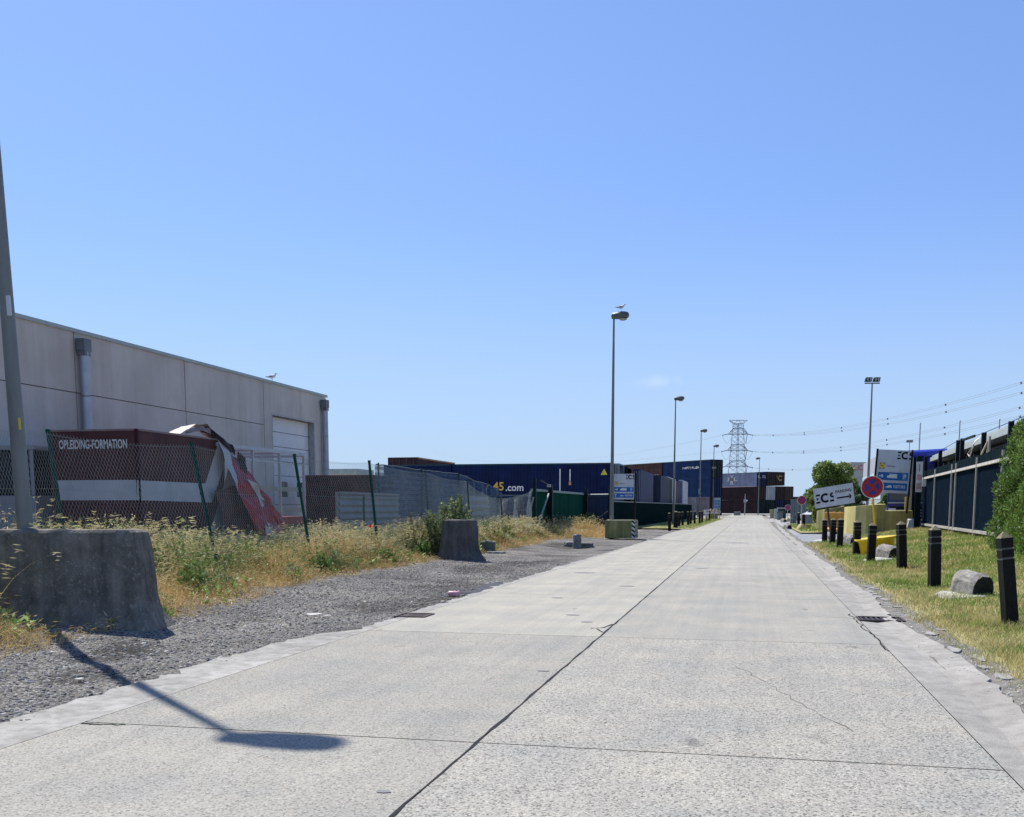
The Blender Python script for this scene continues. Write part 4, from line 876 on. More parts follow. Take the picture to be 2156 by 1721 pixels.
# second low hoarding behind the mid block
XH2 = -11.4; ya, yb = onX(985, 1050, XH2).y, onX(1028, 1050, XH2).y; zh = onX(985, 1044, XH2).z
g = MB(); vs = []
for k in range(29): o = (0, .03, .03, 0)[k % 4]; vs += [(XH2 + o, ya, zh * k / 28), (XH2 + o, yb, zh * k / 28)]
g.add(vs, [(2 * i, 2 * i + 1, 2 * i + 3, 2 * i + 2) for i in range(28)], m_rib); g.beam((XH2 - .05, ya, 0), (XH2 - .05, ya, zh), .06, .06, m_rib); g.beam((XH2 - .05, yb, 0), (XH2 - .05, yb, zh), .06, .06, m_rib)
tag(g.build('ribbed_hoarding', off=(XH2, ya, 0)), 'short ribbed grey sheet beside the tall weeds, near the middle concrete block', 'hoarding')

# ================================================================== CONTAINERS
def corr(g, o, ux, L, H, un, m, pitch=.28, dep=.035):
    """corrugated wall: origin o, along ux, up z, outward un"""
    n = max(2, int(L / pitch)); p = L / n; vs = []; o = V3(o); ux = V3(ux); un = V3(un)
    xs = []
    for i in range(n): xs += [(i * p, 0), (i * p + .3 * p, 0), (i * p + .5 * p, -dep), (i * p + .8 * p, -dep)]
    xs.append((L, 0))
    for x, d in xs: vs += [o + ux * x + un * d, o + ux * x + un * d + V3((0, 0, H))]
    g.add(vs, [(2 * i, 2 * i + 2, 2 * i + 3, 2 * i + 1) for i in range(len(xs) - 1)], m)
NCON = 0
def container(label, P, yaw, L, z0, m, H=2.6, W=2.44, m_end=None, m_top=None, group='stacked shipping containers', texts=(), pitch=.28, doors=True, dm=None):
    """local x along the length, door end at x = 0, long side at y = 0 facing +y"""
    t = thing('shipping_container', label, 'container', (P[0], P[1], z0), yaw, group)
    g = MB(); H = H - .03; m_end = m_end or m; m_top = m_top or m; fr_ = .13
    corr(g, (.1, -.02, .12), (1, 0, 0), L - .2, H - .24, (0, 1, 0), m, pitch); corr(g, (L - .1, -W + .02, .12), (-1, 0, 0), L - .2, H - .24, (0, -1, 0), m, pitch)
    corr(g, (L - .02, -.1, .12), (0, -1, 0), W - .2, H - .24, (1, 0, 0), m, pitch)
    g.bb((.05, -W + .05, H - .06), (L - .05, -.05, H - .02), m_top)
    for y in (-.06, -W + .06): g.beam((.1, y, .07), (L - .1, y, .07), .12, .13, m); g.beam((.1, y, H - .06), (L - .1, y, H - .06), .12, .12, m_top)
    for x in (.06, L - .06):
        for y in (-.06, -W + .06): g.bb((x - .06, y - .06, 0), (x + .06, y + .06, H), m_end if x < 1 else m)
        g.bb((x - .055, -W + .12, 0), (x + .055, -.12, .12), m_end if x < 1 else m); g.bb((x - .055, -W + .12, H - .12), (x + .055, -.12, H), m_end if x < 1 else m)
    for (face, s, x, z, h, mm, wd) in texts:
        if face == 'side': g.text(s, frame((L, 0.0, 0), (-1, 0, 0)), x, z, h, mm, .022, wd)
    g.build('body', t)
    if doors:
        dm = dm or m_end
        for k in (0, 1):
            a = -W + .13 + k * (W / 2 - .125); b = a + W / 2 - .14; g = MB()
            corr(g, (.03, b, .13), (0, -1, 0), b - a, H - .26, (-1, 0, 0), dm, .33, .03)
            for q in (.25, .72): g.tube([(-.02, a + (b - a) * q, .05), (-.02, a + (b - a) * q, H - .05)], .022, mat('lock_rod_grey', (.10, .10, .10), .6, .3), 6)
            for (face, s, y, z, h, mm, wd) in texts:
                if face == 'door%d' % k: g.text(s, frame((-.005, b, 0), (0, -1, 0)), y, z, h, mm, .004, wd)
            g.build('door', t)
    return t
c_navy = mat('navy_container', (.006, .016, .065), .5, .1, .15, 1.5); c_blue = mat('blue_container', (.008, .028, .095), .55, .1, .2, 1.2); c_blue2 = mat('dark_blue_container', (.006, .016, .06), .55, .1, .2, 1.2)
c_brown = mat('brown_container', (.062, .036, .036), .65, .0, .3, 1.5); c_mar = mat('maroon_container', (.026, .014, .018), .65, 0, .3, 1.2); c_red = mat('oxide_red_container', (.10, .030, .032), .65, 0, .25, 1.5)
c_mauve = mat('faded_mauve_container', (.13, .105, .13), .7, 0, .2, 1.2); c_slate = mat('slate_blue_container', (.17, .20, .30), .6, 0, .12, 1.2); c_gd = mat('dark_green_container', (.008, .020, .024), .6, 0, .25, 1.5)
for c_ in (c_navy, c_blue, c_blue2, c_brown, c_mar, c_red, c_mauve, c_slate, c_gd): grime(c_, .6, 2.0, .12, .7, .55)
c_grey = mat('grey_container', (.30, .32, .33), .6, 0, .15, 1.5); c_dark = mat('dark_brown_container', (.026, .018, .017), .7, 0, .35, 1.5); c_rust = mat('rusty_edge', (.30, .20, .10), .8, 0, .4, 2)
txt_pale = mat('pale_lettering', (.45, .45, .43), .7); txt_gold = mat('gold_lettering', (.60, .38, .06), .6); txt_sand = mat('sand_lettering', (.34, .24, .16), .7); txt_yel = mat('yellow_marks', (.45, .30, .10), .7)
# navy container broadside behind the gate, two high
dep = 86; tr_c = at(1287, 973.3, dep); zt = tr_c.z; h2 = zt / 2
x0 = tr_c.x; y0 = tr_c.y; nav = 'navy containers behind the green gate'
for k, (lab, tx) in enumerate((('lower navy container behind the green gate, mostly hidden', ()), ('upper navy container with gold 45 and white .com lettering on its side', 1))):
    tx = () if not tx else (('side', '45', 3.60, .36, .72, txt_gold, .95), ('side', '.com', 4.72, .32, .42, M['white'], 1.55))
    container(lab, (x0, y0), math.pi, 13.7, k * h2, c_navy, h2, texts=tx, group=nav, m_top=mat('navy_top_rail', (.02, .05, .07), .6))
container('lower navy container in line with the lettered one, left end of the row', (x0 - 13.8, y0), math.pi, 6.1, 0, c_navy, h2, group=nav)
container('upper plain navy container, left end of the row beside the brown one', (x0 - 13.8, y0), math.pi, 6.1, h2, c_navy, h2, group=nav, m_top=MATS['navy_top_rail'])
g = MB(); fr_ = frame((x0, y0, 0), (1, 0, 0)); tri = [(-.88, zt - 1.02), (-.30, zt - 1.02), (-.59, zt - .52)]
g.poly(fr_, tri, mat('hazard_yellow', (.60, .52, .04), .5), .01); MK = [g]; g = MB()
for xx, z1 in ((-4.35, .5), (-3.5, .55)): g.rect(fr_, xx, zt - (2.5 if xx < -4 else 1.5), xx + .10, zt - z1, M['white'], .01)
g.rect(fr_, -3.55, zt - 1.85, -3.35, zt - 1.55, mat('orange_label', (.5, .28, .12), .6), .01)
MK.append(g)
up_con = [o for o in bpy.data.objects if o.get('label', '').startswith('upper navy container with gold')][0]
for g in MK:
    mk = g.build('marking', None); mk.parent = up_con; mk.matrix_parent_inverse = (Matrix.Translation(up_con.location) @ Matrix.Rotation(math.pi, 4, 'Z')).inverted()
container('pale grey container end just behind the navy container', (x0 + .35, y0 + 2.6), math.pi, 6.1, .05, mat('pale_streaked_container', (.34, .36, .37), .7, 0, .2, 3), zt, W=3.6, group=nav, doors=False)
container('dark container behind the pale one, next to the left sign board', (x0 + .62, y0 + 6.4), math.pi, 6.1, .05, c_gd, zt - .15, W=3.2, group=nav, doors=False)
# rusty brown container above the shade net
P = at(816.5, 962.5, 96); tl = at(748, 964, 96)
container('rust stained brown container standing behind the navy row, left of it', (P.x, P.y), R(90), 12.2, P.z - 2.6, c_brown, 2.6, W=P.x - tl.x, m_top=c_rust, doors=True, dm=c_brown, group='containers in the left yard')
container('brown container directly below the rust stained one', (P.x, P.y), R(90), 12.2, P.z - 5.2, c_brown, 2.6, W=P.x - tl.x, group='containers in the left yard')
P = at(790, 998, 40); q = at(690, 998, 40)
container('dark red corrugated container beside the warehouse corner', (P.x, P.y), math.pi + R(2), P.x - q.x + 1.2, 0, c_red, P.z, group='containers in the left yard', doors=False, pitch=.34)
P = at(748, 987, 75); g = MB(); g.bb((P.x - 6, P.y, 0), (P.x, P.y + 3, P.z - .35), M['conc_pale']); g.bb((P.x - 6.2, P.y - .2, P.z - .35), (P.x + .2, P.y + 3.2, P.z), mat('flat_roof_edge', (.25, .30, .30), .6))
tag(g.build('yard_cabin', off=(P.x, P.y, 0)), 'small pale cabin with a flat roof seen between warehouse and brown container', 'cabin')

# blue and brown three-high stack
u_az = R(132)
def along(P, L): return (P[0] + L * math.cos(u_az), P[1] + L * math.sin(u_az))
Pb = at(1497, 966.7, 163); hz = (Pb.z - .3) / 3; base = (Pb.x, Pb.y); gs = 'three high stack of blue and brown containers'
lv = [.3, .3 + hz, .3 + 2 * hz]
container('top blue container with dark green end, highest of the blue stack', base, u_az, 12.2, lv[2], c_blue, hz, m_end=c_gd, group=gs, texts=(('side', '~9', 5.2, 1.55, .42, txt_pale, 4.2), ('door1', '~4', .15, 1.5, .3, txt_pale, .9)), m_top=mat('green_top_rail', (.03, .07, .06), .6))
container('blue container in the middle of the blue stack with a green mark', base, u_az, 12.2, lv[1], c_blue, hz, m_end=c_blue2, group=gs, texts=(('side', 'K', 9.4, .5, .8, mat('green_mark', (.12, .35, .25), .6), .6),))
container('faded mauve container at the bottom of the blue stack', base, u_az, 12.2, lv[0], c_mauve, hz, m_end=c_dark, group=gs)
P2 = along(base, 12.6)
container('top brown container with pale worn letters, left of the blue stack', P2, u_az, 12.2, lv[2], c_brown, hz, group=gs, m_top=mat('dull_green_rail', (.07, .07, .04), .7), texts=(('side', '~4', .7, 1.2, .85, txt_pale, 3.2), ('side', '~12', 7.2, .45, .55, txt_sand, 4.2)))
container('middle maroon container left of the blue stack', P2, u_az, 12.2, lv[1], c_mar, hz, group=gs)
container('bottom maroon container left of the blue stack, behind the trailers', P2, u_az, 12.2, lv[0], c_mar, hz, group=gs)

# big stack closing the road
Pv = at(1594.7, 993.5, 212); hz = (Pv.z - .3) / 3; lv = [.3, .3 + hz, .3 + 2 * hz]; base = (Pv.x, Pv.y); gs = 'container stack closing the end of the road'
vx, vy = math.cos(u_az - R(90)), math.sin(u_az - R(90))
def side(P, k): return (P[0] + vx * 2.55 * k, P[1] + vy * 2.55 * k)
def logo(t, L, H):
    g = MB(); fr_ = frame((L, .0, 0), (-1, 0, 0)); cx, cy = L * .52, H * .52
    g.text('V', fr_, cx - .45, cy + .22, .75, txt_pale, .025, 1.0); g.text('L', fr_, cx + .7, cy - .35, .75, txt_pale, .025, 1.0); g.text('R', fr_, cx - .3, cy - 1.1, .8, txt_pale, .025, 1.0); g.text('J', fr_, cx - 1.4, cy - .35, .75, txt_pale, .025, .6)
    g.poly(fr_, [(cx - .5, cy - .25), (cx + .5, cy - .25), (cx + .5, cy + .2), (cx - .5, cy + .2)], mat('logo_olive', (.12, .12, .08), .7), .024); o = g.build('emblem', t)
t = container('slate blue container with cross-shaped letters V L R, top of the far stack', base, u_az, 16.2, lv[2], c_slate, hz, m_end=c_blue2, group=gs, texts=(('door0', 'SG', .1, 1.6, .6, txt_pale, .9), ('door1', 'IL', .1, 1.6, .6, txt_pale, .7))); logo(t, 16.2, hz)
container('purple brown container next to the slate blue one, top row', side(base, 1), u_az, 12.2, lv[2] + .12, c_dark, hz, group=gs)
container('brown container with ochre marks and letter C, right end of the top row', side(base, 2), u_az, 12.2, lv[2] + .12, c_dark, hz, group=gs, texts=(('door1', 'C', .5, 1.0, 1.1, txt_yel, .8), ('door0', ':', .2, 1.0, 1.1, txt_yel, .25), ('door1', 'I', .1, 1.5, .6, txt_yel, .1)))
labs2 = ['maroon container under the slate blue one, second row', 'pale grey container with white doors, second row of the far stack', 'dark grey container right of the white doors, second row', 'brown container at the right end of the second row']
for k, (mm, me_) in enumerate(((c_mar, c_dark), (c_dark, mat('white_doors', (.36, .37, .38), .6, 0, .25, 4, streak=True)), (c_dark, c_dark), (c_dark, c_brown))):
    container(labs2[k], side(base, k), u_az, 12.2, lv[1], mm, hz, m_end=me_, group=gs, m_top=mat('pinkish_rail', (.36, .27, .28), .7) if k == 0 else None)
labs1 = ['maroon container at the near bottom corner of the far stack', 'navy container on the ground, second from the far stack corner', 'dark green container on the ground, third from the far stack corner', 'dark blue container on the ground, fourth from the far stack corner', 'low brown container at the far right end of the stack']
for k, mm in enumerate((c_mar, c_blue2, c_gd, c_blue2, c_dark)):
    container(labs1[k], side(base, k), u_az, 12.2, lv[0], mm, hz if k < 4 else hz * 1.25, group=gs, m_end=(c_gd, c_gd, c_navy, c_gd, c_brown)[k])
P3 = along(base, 12.4)
container('maroon container further left in the second row of the far stack', P3, u_az, 12.2, lv[1], c_mar, hz, group=gs, m_top=MATS['pinkish_rail'])
container('maroon container further left on the ground, behind the notice board', P3, u_az, 12.2, lv[0], c_mar, hz, group=gs)

# trailers parked tail-on behind the dark fence
def trailer(x0, x1, yt, depth, m, label, kindm=None, detail='curtain', wd=2.5):
    a = at(x0, yt, depth); b = at(x1, yt, depth); wd = max((b - a).length, 1.2); zt = a.z
    t = thing('parked_trailer', label, 'trailer', (a.x, a.y, 0), 0, 'trailers parked behind the dark fence'); W = b.x - a.x; z0 = 1.15
    g = MB(); g.bb((0, 0, z0), (W, 12, zt), m); g.bb((-.02, -.03, zt - .1), (W + .02, 0, zt + .03), kindm or m); g.build('box', t)
    g = MB(); dm = kindm or m
    if detail == 'curtain':
        corr(g, (.05, -.02, z0 + .05), (1, 0, 0), W - .1, zt - z0 - .2, (0, -1, 0), dm, .42, .05)
    else:
        g.bb((.04, -.05, z0), (W * .48, -.01, zt - .12), dm); g.bb((W * .52, -.05, z0), (W - .04, -.01, zt - .12), dm)
        for q in (.12, .36, .64, .88): g.tube([(W * q, -.07, z0 - .05), (W * q, -.07, zt - .1)], .02, M['galv'], 6)
    g.build('door', t)
    g = MB(); g.bb((W * .3, .1, .85), (W * .7, 11.5, z0), M['black']); g.bb((0, -.02, .55), (W, .1, .75), M['black']); g.build('chassis', t)
    for yy in (1.2, 2.5):
        for xx in (.22, W - .22):
            g = MB(); g.tube([(xx - .17, yy, .5), (xx + .17, yy, .5)], .5, M['rubber'], 16); g.build('wheel', t)
m_curt = mat('grey_blue_curtain', (.040, .047, .075), .65, 0, .35, 2.2, streak=True)
trailer(1335, 1349, 989, 88, c_blue, 'blue trailer end right beside the left sign board', detail='doors')
trailer(1349, 1356, 996, 98, mat('grey_trailer_edge', (.18, .20, .23), .6), 'narrow grey trailer edge between blue trailer and curtain trailer', detail='doors')
trailer(1357, 1392, 1001, 106, m_curt, 'wide grey blue trailer with streaky curtain, behind the fence')
trailer(1393, 1399, 1003, 112, c_gd, 'dark green trailer sliver right of the streaky curtain trailer', mat('pale_posts', (.40, .41, .42), .6), detail='doors')
trailer(1400, 1408, 1004, 120, mat('white_trailer', (.42, .43, .46), .5), 'white trailer end left of the maroon one', detail='doors')
trailer(1409, 1420, 1012, 130, mat('maroon_trailer', (.085, .012, .03), .55), 'maroon trailer end behind the second street lamp', detail='doors')
trailer(1422, 1428, 1011, 136, c_blue, 'small blue trailer end right of the second street lamp', detail='doors')
trailer(1429, 1438, 1011, 143, MATS['white_trailer'], 'white trailer end furthest right in the trailer row', detail='doors')

# ================================================================== GREEN SLIDING GATE and the fences beyond
gt = thing('sliding_gate', 'green sheet metal sliding gate with dark posts and a pale brace', 'gate', (XF, 54, 0)); OFF = (XF, 54, 0)
Y1, Y2, Y3 = 50.2, 54.3, 66.5
for y, zt, wd in ((Y1, 3.0, .14), (Y2, 2.8, .26), (Y3, 2.75, .26)):
    g = MB(); g.bb((XF - wd / 2, y - wd / 2, 0), (XF + wd / 2, y + wd / 2, zt), M['gate_dark']); g.build('post', gt, OFF)
g = MB(); n = 22; vs = []; ys = np.linspace(Y1 + .1, Y3 - .1, n * 2)
corr(g, (XF - .16, Y1 + .1, .3), (0, 1, 0), Y3 - Y1 - .2, 2.1, (1, 0, 0), M['gate_green'], 1.25, .04); g.build('panel', gt, OFF)
g = MB(); g.beam((XF - .15, Y1, 2.46), (XF - .15, Y3, 2.46), .12, .12, mat('pale_green_rail', (.22, .30, .27), .6)); g.beam((XF - .15, Y1, .24), (XF - .15, Y3, .24), .14, .12, MATS['pale_green_rail']); g.build('rail', gt, OFF)
g = MB(); g.beam((XF + .12, Y1 + .3, .75), (XF + .12, Y2 - 1.1, 2.3), .07, .07, MATS['pale_green_rail']); g.build('brace', gt, OFF)
g = MB(); g.beam((XF + .05, Y2 - .2, 2.75), (XF - .1, Y2 - 2.2, 3.0), .05, .05, M['black']); g.box((XF + .1, Y2 - .9, 2.72), (.16, .3, .14), M['galv']); g.build('camera_arm', gt, OFF)
q = at(1088, 1108, 49); g = MB(); mbar = mat('white_drum', (.42, .45, .50), .5, var=.08)
g.tube([(q.x, q.y, .42), (q.x + .35, q.y + .9, .44)], .36, mbar, 22); tag(g.build('plastic_drum', off=(q.x, q.y, 0)), 'white plastic drum lying in the weeds by the gate', 'drum')
q = at(1123, 1075, 51); g = MB(); g.beam((q.x - .5, q.y, .05), (q.x, q.y, 2.1), .07, .07, MATS['pale_green_rail']); tag(g.build('leaning_bar', off=(q.x, q.y, 0)), 'pale metal bar leaning beside the left gate post', 'bar')

# low chain-link bay between gate and dark fence
pa = V3((XF, Y3 + .3, 0)); pb = at(1282, 1080, 66); pb.z = 0
bay = thing('wire_fence_bay', 'short chain-link bay with a top rail between green gate and dark fence', 'fence', (pa.x, pa.y, 0)); OFF = tuple(pa)
g = MB(); g.tube([(pa.x, pa.y, 2.42), (pb.x, pb.y, 2.42)], .03, M['galv'], 8); g.build('top_rail', bay, OFF)
g = MB(); g.tube([(pb.x - .1, pb.y, 1.35), (pa.x + .2, pa.y, .45)], .035, M['galv'], 8); g.build('brace', bay, OFF)
for p in (pa, pb): g = MB(); g.tube([(p.x, p.y, 0), (p.x, p.y, 2.9)], .05, M['gate_dark'], 8); g.build('post', bay, OFF)
g = MB(); nx = 60
for i in range(-24, nx + 24):
    for s in (1, -1):
        a, b = i / nx, (i + s * 20) / nx; za, zb_ = .2, 2.4
        if a < 0: za += (0 - a) / (b - a) * 2.2 if b != a else 0; a = 0
        if a > 1: za += (1 - a) / (b - a) * 2.2; a = 1
        if b < 0: zb_ = za + (0 - a) / (b - a) * (zb_ - za) if b != a else zb_; b = 0
        if b > 1: zb_ = za + (1 - a) / (b - a) * (zb_ - za) if b != a else zb_; b = 1
        if abs(a - b) < 1e-6: continue
        g.tube([pa.lerp(pb, a) + V3((0, 0, za)), pa.lerp(pb, b) + V3((0, 0, zb_))], .0035, mat('dark_netting', (.02, .04, .04), .6), 3, False)
g.build('wire_netting', bay, OFF)

# dark green sheet fence along the left road edge
fa = V3((-9.0, 69.5, 0)); fb = at(1456.5, 1062, 142); fb.z = 0; dirf = (fb - fa).normalized(); Lf = (fb - fa).length; nrm = V3((dirf.y, -dirf.x, 0))
df = thing('dark_sheet_fence', 'long dark green corrugated fence with a pale top rail, left of the far road', 'fence', tuple(fa)); OFF = tuple(fa)
g = MB(); m_df = mat('dark_fence_sheet', (.006, .018, .020), .95, .0, .25, 3, spec=.02); corr(g, tuple(fa + V3((0, 0, .12))), tuple(dirf), Lf, 1.85, tuple(nrm), m_df, .30, .05); g.build('sheet', df, OFF)
g = MB(); g.beam(fa + V3((0, 0, 2.0)), fb + V3((0, 0, 2.0)), .10, .08, mat('fence_rail_grey', (.16, .20, .20), .6)); g.build('top_rail', df, OFF)
for k in range(15):
    p = fa.lerp(fb, k / 14) - nrm * .08; g = MB(); g.beam(p, p + V3((0, 0, 2.05)), .09, .09, M['gate_dark']); g.build('post', df, OFF)
# barred gate and gate posts at its end
q = at(1456.5, 1090, 143); q2 = at(1472, 1090, 150)
bg_ = thing('barred_gate', 'grey barred gate with thick posts at the end of the dark fence', 'gate', (q.x, q.y, 0)); OFF = (q.x, q.y, 0)
for p, hh, wd in ((q + V3((.25, 0, 0)), 2.6, .5),): g = MB(); g.bb((p.x - wd / 2, p.y - wd / 2, 0), (p.x + wd / 2, p.y + wd / 2, hh), M['galv']); g.bb((p.x - .25, p.y - .25, hh), (p.x + .25, p.y + .25, hh + .35), M['conc_pale']); g.build('post', bg_, OFF)
g = MB()
for k in range(12): x = q.x + .6 + (q2.x - q.x) * k / 11; g.beam((x, q.y + 3, .2), (x, q.y + 3, 1.9), .05, .05, M['lamp_grey'])
g.beam((q.x + .6, q.y + 3, 1.9), (q2.x + .6, q.y + 3, 1.9), .08, .08, M['lamp_grey']); g.beam((q.x + .6, q.y + 3, .25), (q2.x + .6, q.y + 3, .25), .08, .08, M['lamp_grey']); g.build('bars', bg_, OFF)

# ================================================================== CONCRETE BLOCKS on the left verge
def bell_block(name, label, loc, rz, Lx, Ly, Hh, flare, m, seed):
    """concrete block with a bell-shaped foot: sections from base to top, chipped edges"""
    g = MB(); prof = [(0, flare), (.05, flare * .98), (.10, flare * .78), (.17, flare * .52), (.25, flare * .32), (.36, flare * .15), (.50, flare * .10), (.68, flare * .04), (.84, -.012), (.94, -.022), (.975, -.035), (1.0, -.075)]
    n = 34; per = []
    for i in range(n): per.append((-1 + 2 * i / n, -1))
    for i in range(n // 2): per.append((1, -1 + 4 * i / n))
    for i in range(n): per.append((1 - 2 * i / n, 1))
    for i in range(n // 2): per.append((-1, 1 - 4 * i / n))
    k = len(per); vs = []
    for t, e in prof:
        for a, b in per:
            x, y = a * (Lx / 2 + e), b * (Ly / 2 + e * .75); c = (abs(a) > .99) and (abs(b) > .99)
            if c: x -= a * .03; y -= b * .03
            if b < -.99 and Lx > 1.2: y -= .05 * math.exp(-((x + Lx / 2 - .34) / .07) ** 2) - .03 * math.exp(-((x + Lx / 2 - .18) / .06) ** 2)
            q = (float(vnoise(x * 1.0 + y * .7, t * 1.3, 3.0, seed)) - .5) * .035 + (float(vnoise(x + y, t * Hh, 9.0, seed + 1)) - .5) * .016
            vs.append((x + a * q * (abs(a) > .99), y + b * q * (abs(b) > .99), t * Hh + ((float(vnoise(x * 1.0, y, 4, seed)) - .5) * .03 if t > .9 else 0)))
    fs = [(i * k + q, i * k + (q + 1) % k, (i + 1) * k + (q + 1) % k, (i + 1) * k + q) for i in range(len(prof) - 1) for q in range(k)] + [tuple(range((len(prof) - 1) * k, len(prof) * k))]
    g.add(vs, fs, m, True); o = g.build(name, None, None, loc); o.data.set_sharp_from_angle(angle=R(28)); o.rotation_euler = (0, 0, rz)
    return tag(o, label, 'concrete block', 'bell-footed concrete blocks on the verge')
D = 13.3; PL, PR = at(-26, 1115, D), at(288, 1117, D); mid = (PL + PR) / 2; Wb = (PR - PL).length; Ht = mid.z + .06
def lichen_mat(name, dark, mid, pale):
    m = mat(name, dark, .95, col2=mid, scale=2.6, bump=.7, bscale=38, detail=12); n = m.node_tree; b = n.nodes['Principled BSDF']; N = n.nodes.new; L = n.links.new
    src = b.inputs['Base Color'].links[0].from_socket; tc = N('ShaderNodeTexCoord'); no = N('ShaderNodeTexNoise'); no.inputs['Scale'].default_value = 17; no.inputs['Detail'].default_value = 9; no.inputs['Roughness'].default_value = .8
    L(tc.outputs['Object'], no.inputs['Vector']); r = N('ShaderNodeValToRGB'); r.color_ramp.elements[0].position = .54; r.color_ramp.elements[1].position = .70; L(no.outputs[0], r.inputs[0])
    mx = N('ShaderNodeMix'); mx.data_type = 'RGBA'; L(r.outputs[0], mx.inputs[0]); L(src, mx.inputs[6]); mx.inputs[7].default_value = (*pale, 1)
    mp = N('ShaderNodeMapping'); mp.inputs['Scale'].default_value = (5, 5, .35); n2 = N('ShaderNodeTexNoise'); n2.inputs['Scale'].default_value = 1.6; n2.inputs['Detail'].default_value = 5; L(tc.outputs['Object'], mp.inputs[0]); L(mp.outputs[0], n2.inputs['Vector'])
    r2 = N('ShaderNodeValToRGB'); r2.color_ramp.elements[0].position = .35; r2.color_ramp.elements[0].color = (.6, .6, .6, 1); r2.color_ramp.elements[1].position = .65; r2.color_ramp.elements[1].color = (1.1, 1.1, 1.1, 1); L(n2.outputs[0], r2.inputs[0])
    m2 = N('ShaderNodeMix'); m2.data_type = 'RGBA'; m2.blend_type = 'MULTIPLY'; m2.inputs[0].default_value = .8; L(mx.outputs[2], m2.inputs[6]); L(r2.outputs[0], m2.inputs[7]); L(m2.outputs[2], b.inputs['Base Color']); return m
m_blk = lichen_mat('lichen_covered_concrete', (.11, .105, .088), (.25, .23, .195), (.42, .39, .335))
rzb = YAW + R(2)
nb = V3((math.sin(rzb), -math.cos(rzb), 0))
bell_block('concrete_block', 'large mossy dark concrete block in front of the left lamp post', (mid.x - nb.x * .30, mid.y - nb.y * .30, -.06), rzb, Wb, .66, Ht, .22, m_blk, 3)
D = 30.6; PL, PR = at(929, 1094, D), at(995, 1094, D); mid = (PL + PR) / 2
bell_block('concrete_block', 'dark concrete block with flared foot halfway along the gravel verge', (mid.x, mid.y + .3, -.03), R(-8), (PR - PL).length - .05, .8, mid.z + .03, .20, lichen_mat('dark_streaked_concrete', (.09, .084, .077), (.15, .142, .132), (.24, .232, .215)), 4)
def rough_block(name, label, P, d, rz, m, seed, cat='stone', group=None):
    random.seed(seed); g = MB(); n = 8; vs = []
    for t, e in ((0, 1.05), (.5, 1.0), (.92, .95), (1.0, .8)):
        for i in range(n):
            a = 2 * math.pi * (i + .5) / n; s = 1 / max(abs(math.cos(a)), abs(math.sin(a))); s = 1 + (s - 1) * .8
            vs.append((d[0] / 2 * e * s * math.cos(a) * random.uniform(.88, 1.08), d[1] / 2 * e * s * math.sin(a) * random.uniform(.88, 1.08), d[2] * t * random.uniform(.94, 1.03) - .02))
    g.add(vs, [(i * n + k, i * n + (k + 1) % n, (i + 1) * n + (k + 1) % n, (i + 1) * n + k) for i in range(3) for k in range(n)] + [tuple(range(3 * n, 4 * n))], m)
    o = g.build(name, None, None, P); o.rotation_euler = (0, 0, rz); return tag(o, label, cat, group)
q = gz(1027, 1163, .05); rough_block('concrete_stump', 'small dark concrete stump right of the middle block, in the dry grass', q, (.55, .5, .42), .3, M['conc_dark'], 5, 'concrete block')
q = gz(1044, 1166, .03); rough_block('stone_slab', 'flat grey slab lying at the foot of the concrete stump', q, (.7, .4, .10), .5, M['conc'], 6)
q = gz(1215, 1153, -.02); rough_block('broken_bollard', 'upright grey stub of broken concrete at the edge of the gravel', q, (.34, .26, .56), .4, M['conc'], 7, 'stone')
q = gz(1198, 1150, .0); rough_block('broken_stone', 'flat broken stone left of the upright concrete stub', q, (.5, .35, .20), 1.0, M['conc'], 8)
q = gz(1232, 1151, .0); rough_block('broken_stone', 'flat broken stone right of the upright concrete stub', q, (.7, .5, .18), .2, M['conc_dark'], 9)

# litter
q = gz(955, 1256, -.04); g = MB(); g.tube([(-.10, 0, .05), (-.08, 0, .05), (.09, .02, .045), (.11, .02, .045)], [.035, .05, .052, .04], mat('pink_litter', (.55, .16, .22), .5, col2=(.65, .50, .52), scale=14), 10)
tag(g.build('crushed_carton', None, None, (q.x, q.y, q.z + .005)), 'crushed pink and white carton lying by the muddy puddle', 'litter')
for i, (x, y, s, lab) in enumerate(((660, 1297, .16, 'pale torn paper scrap in the gravel near the road edge'), (690, 1300, .09, 'small white scrap right of the torn paper in the gravel'), (143, 1352, .05, 'tiny white scrap on the gravel before the left concrete block'), (168, 1436, .06, 'white pebble-like scrap left of the lamp shadow'))):
    q = gz(x, y, -.03); random.seed(i); n = 7
    g = MB(); vs = [(s * random.uniform(.5, 1) * math.cos(6.28 * k / n), s * .6 * random.uniform(.5, 1) * math.sin(6.28 * k / n), .012 + random.uniform(0, .02)) for k in range(n)]
    g.prism([(v[0], v[1]) for v in vs], (V3((0, 0, .02)), V3((1, .1, .05)).normalized(), V3((-.1, 1, .1)).normalized()), .004, M['conc_pale'])
    tag(g.build('paper_scrap', None, None, (q.x, q.y, q.z + .015)), lab, 'litter')

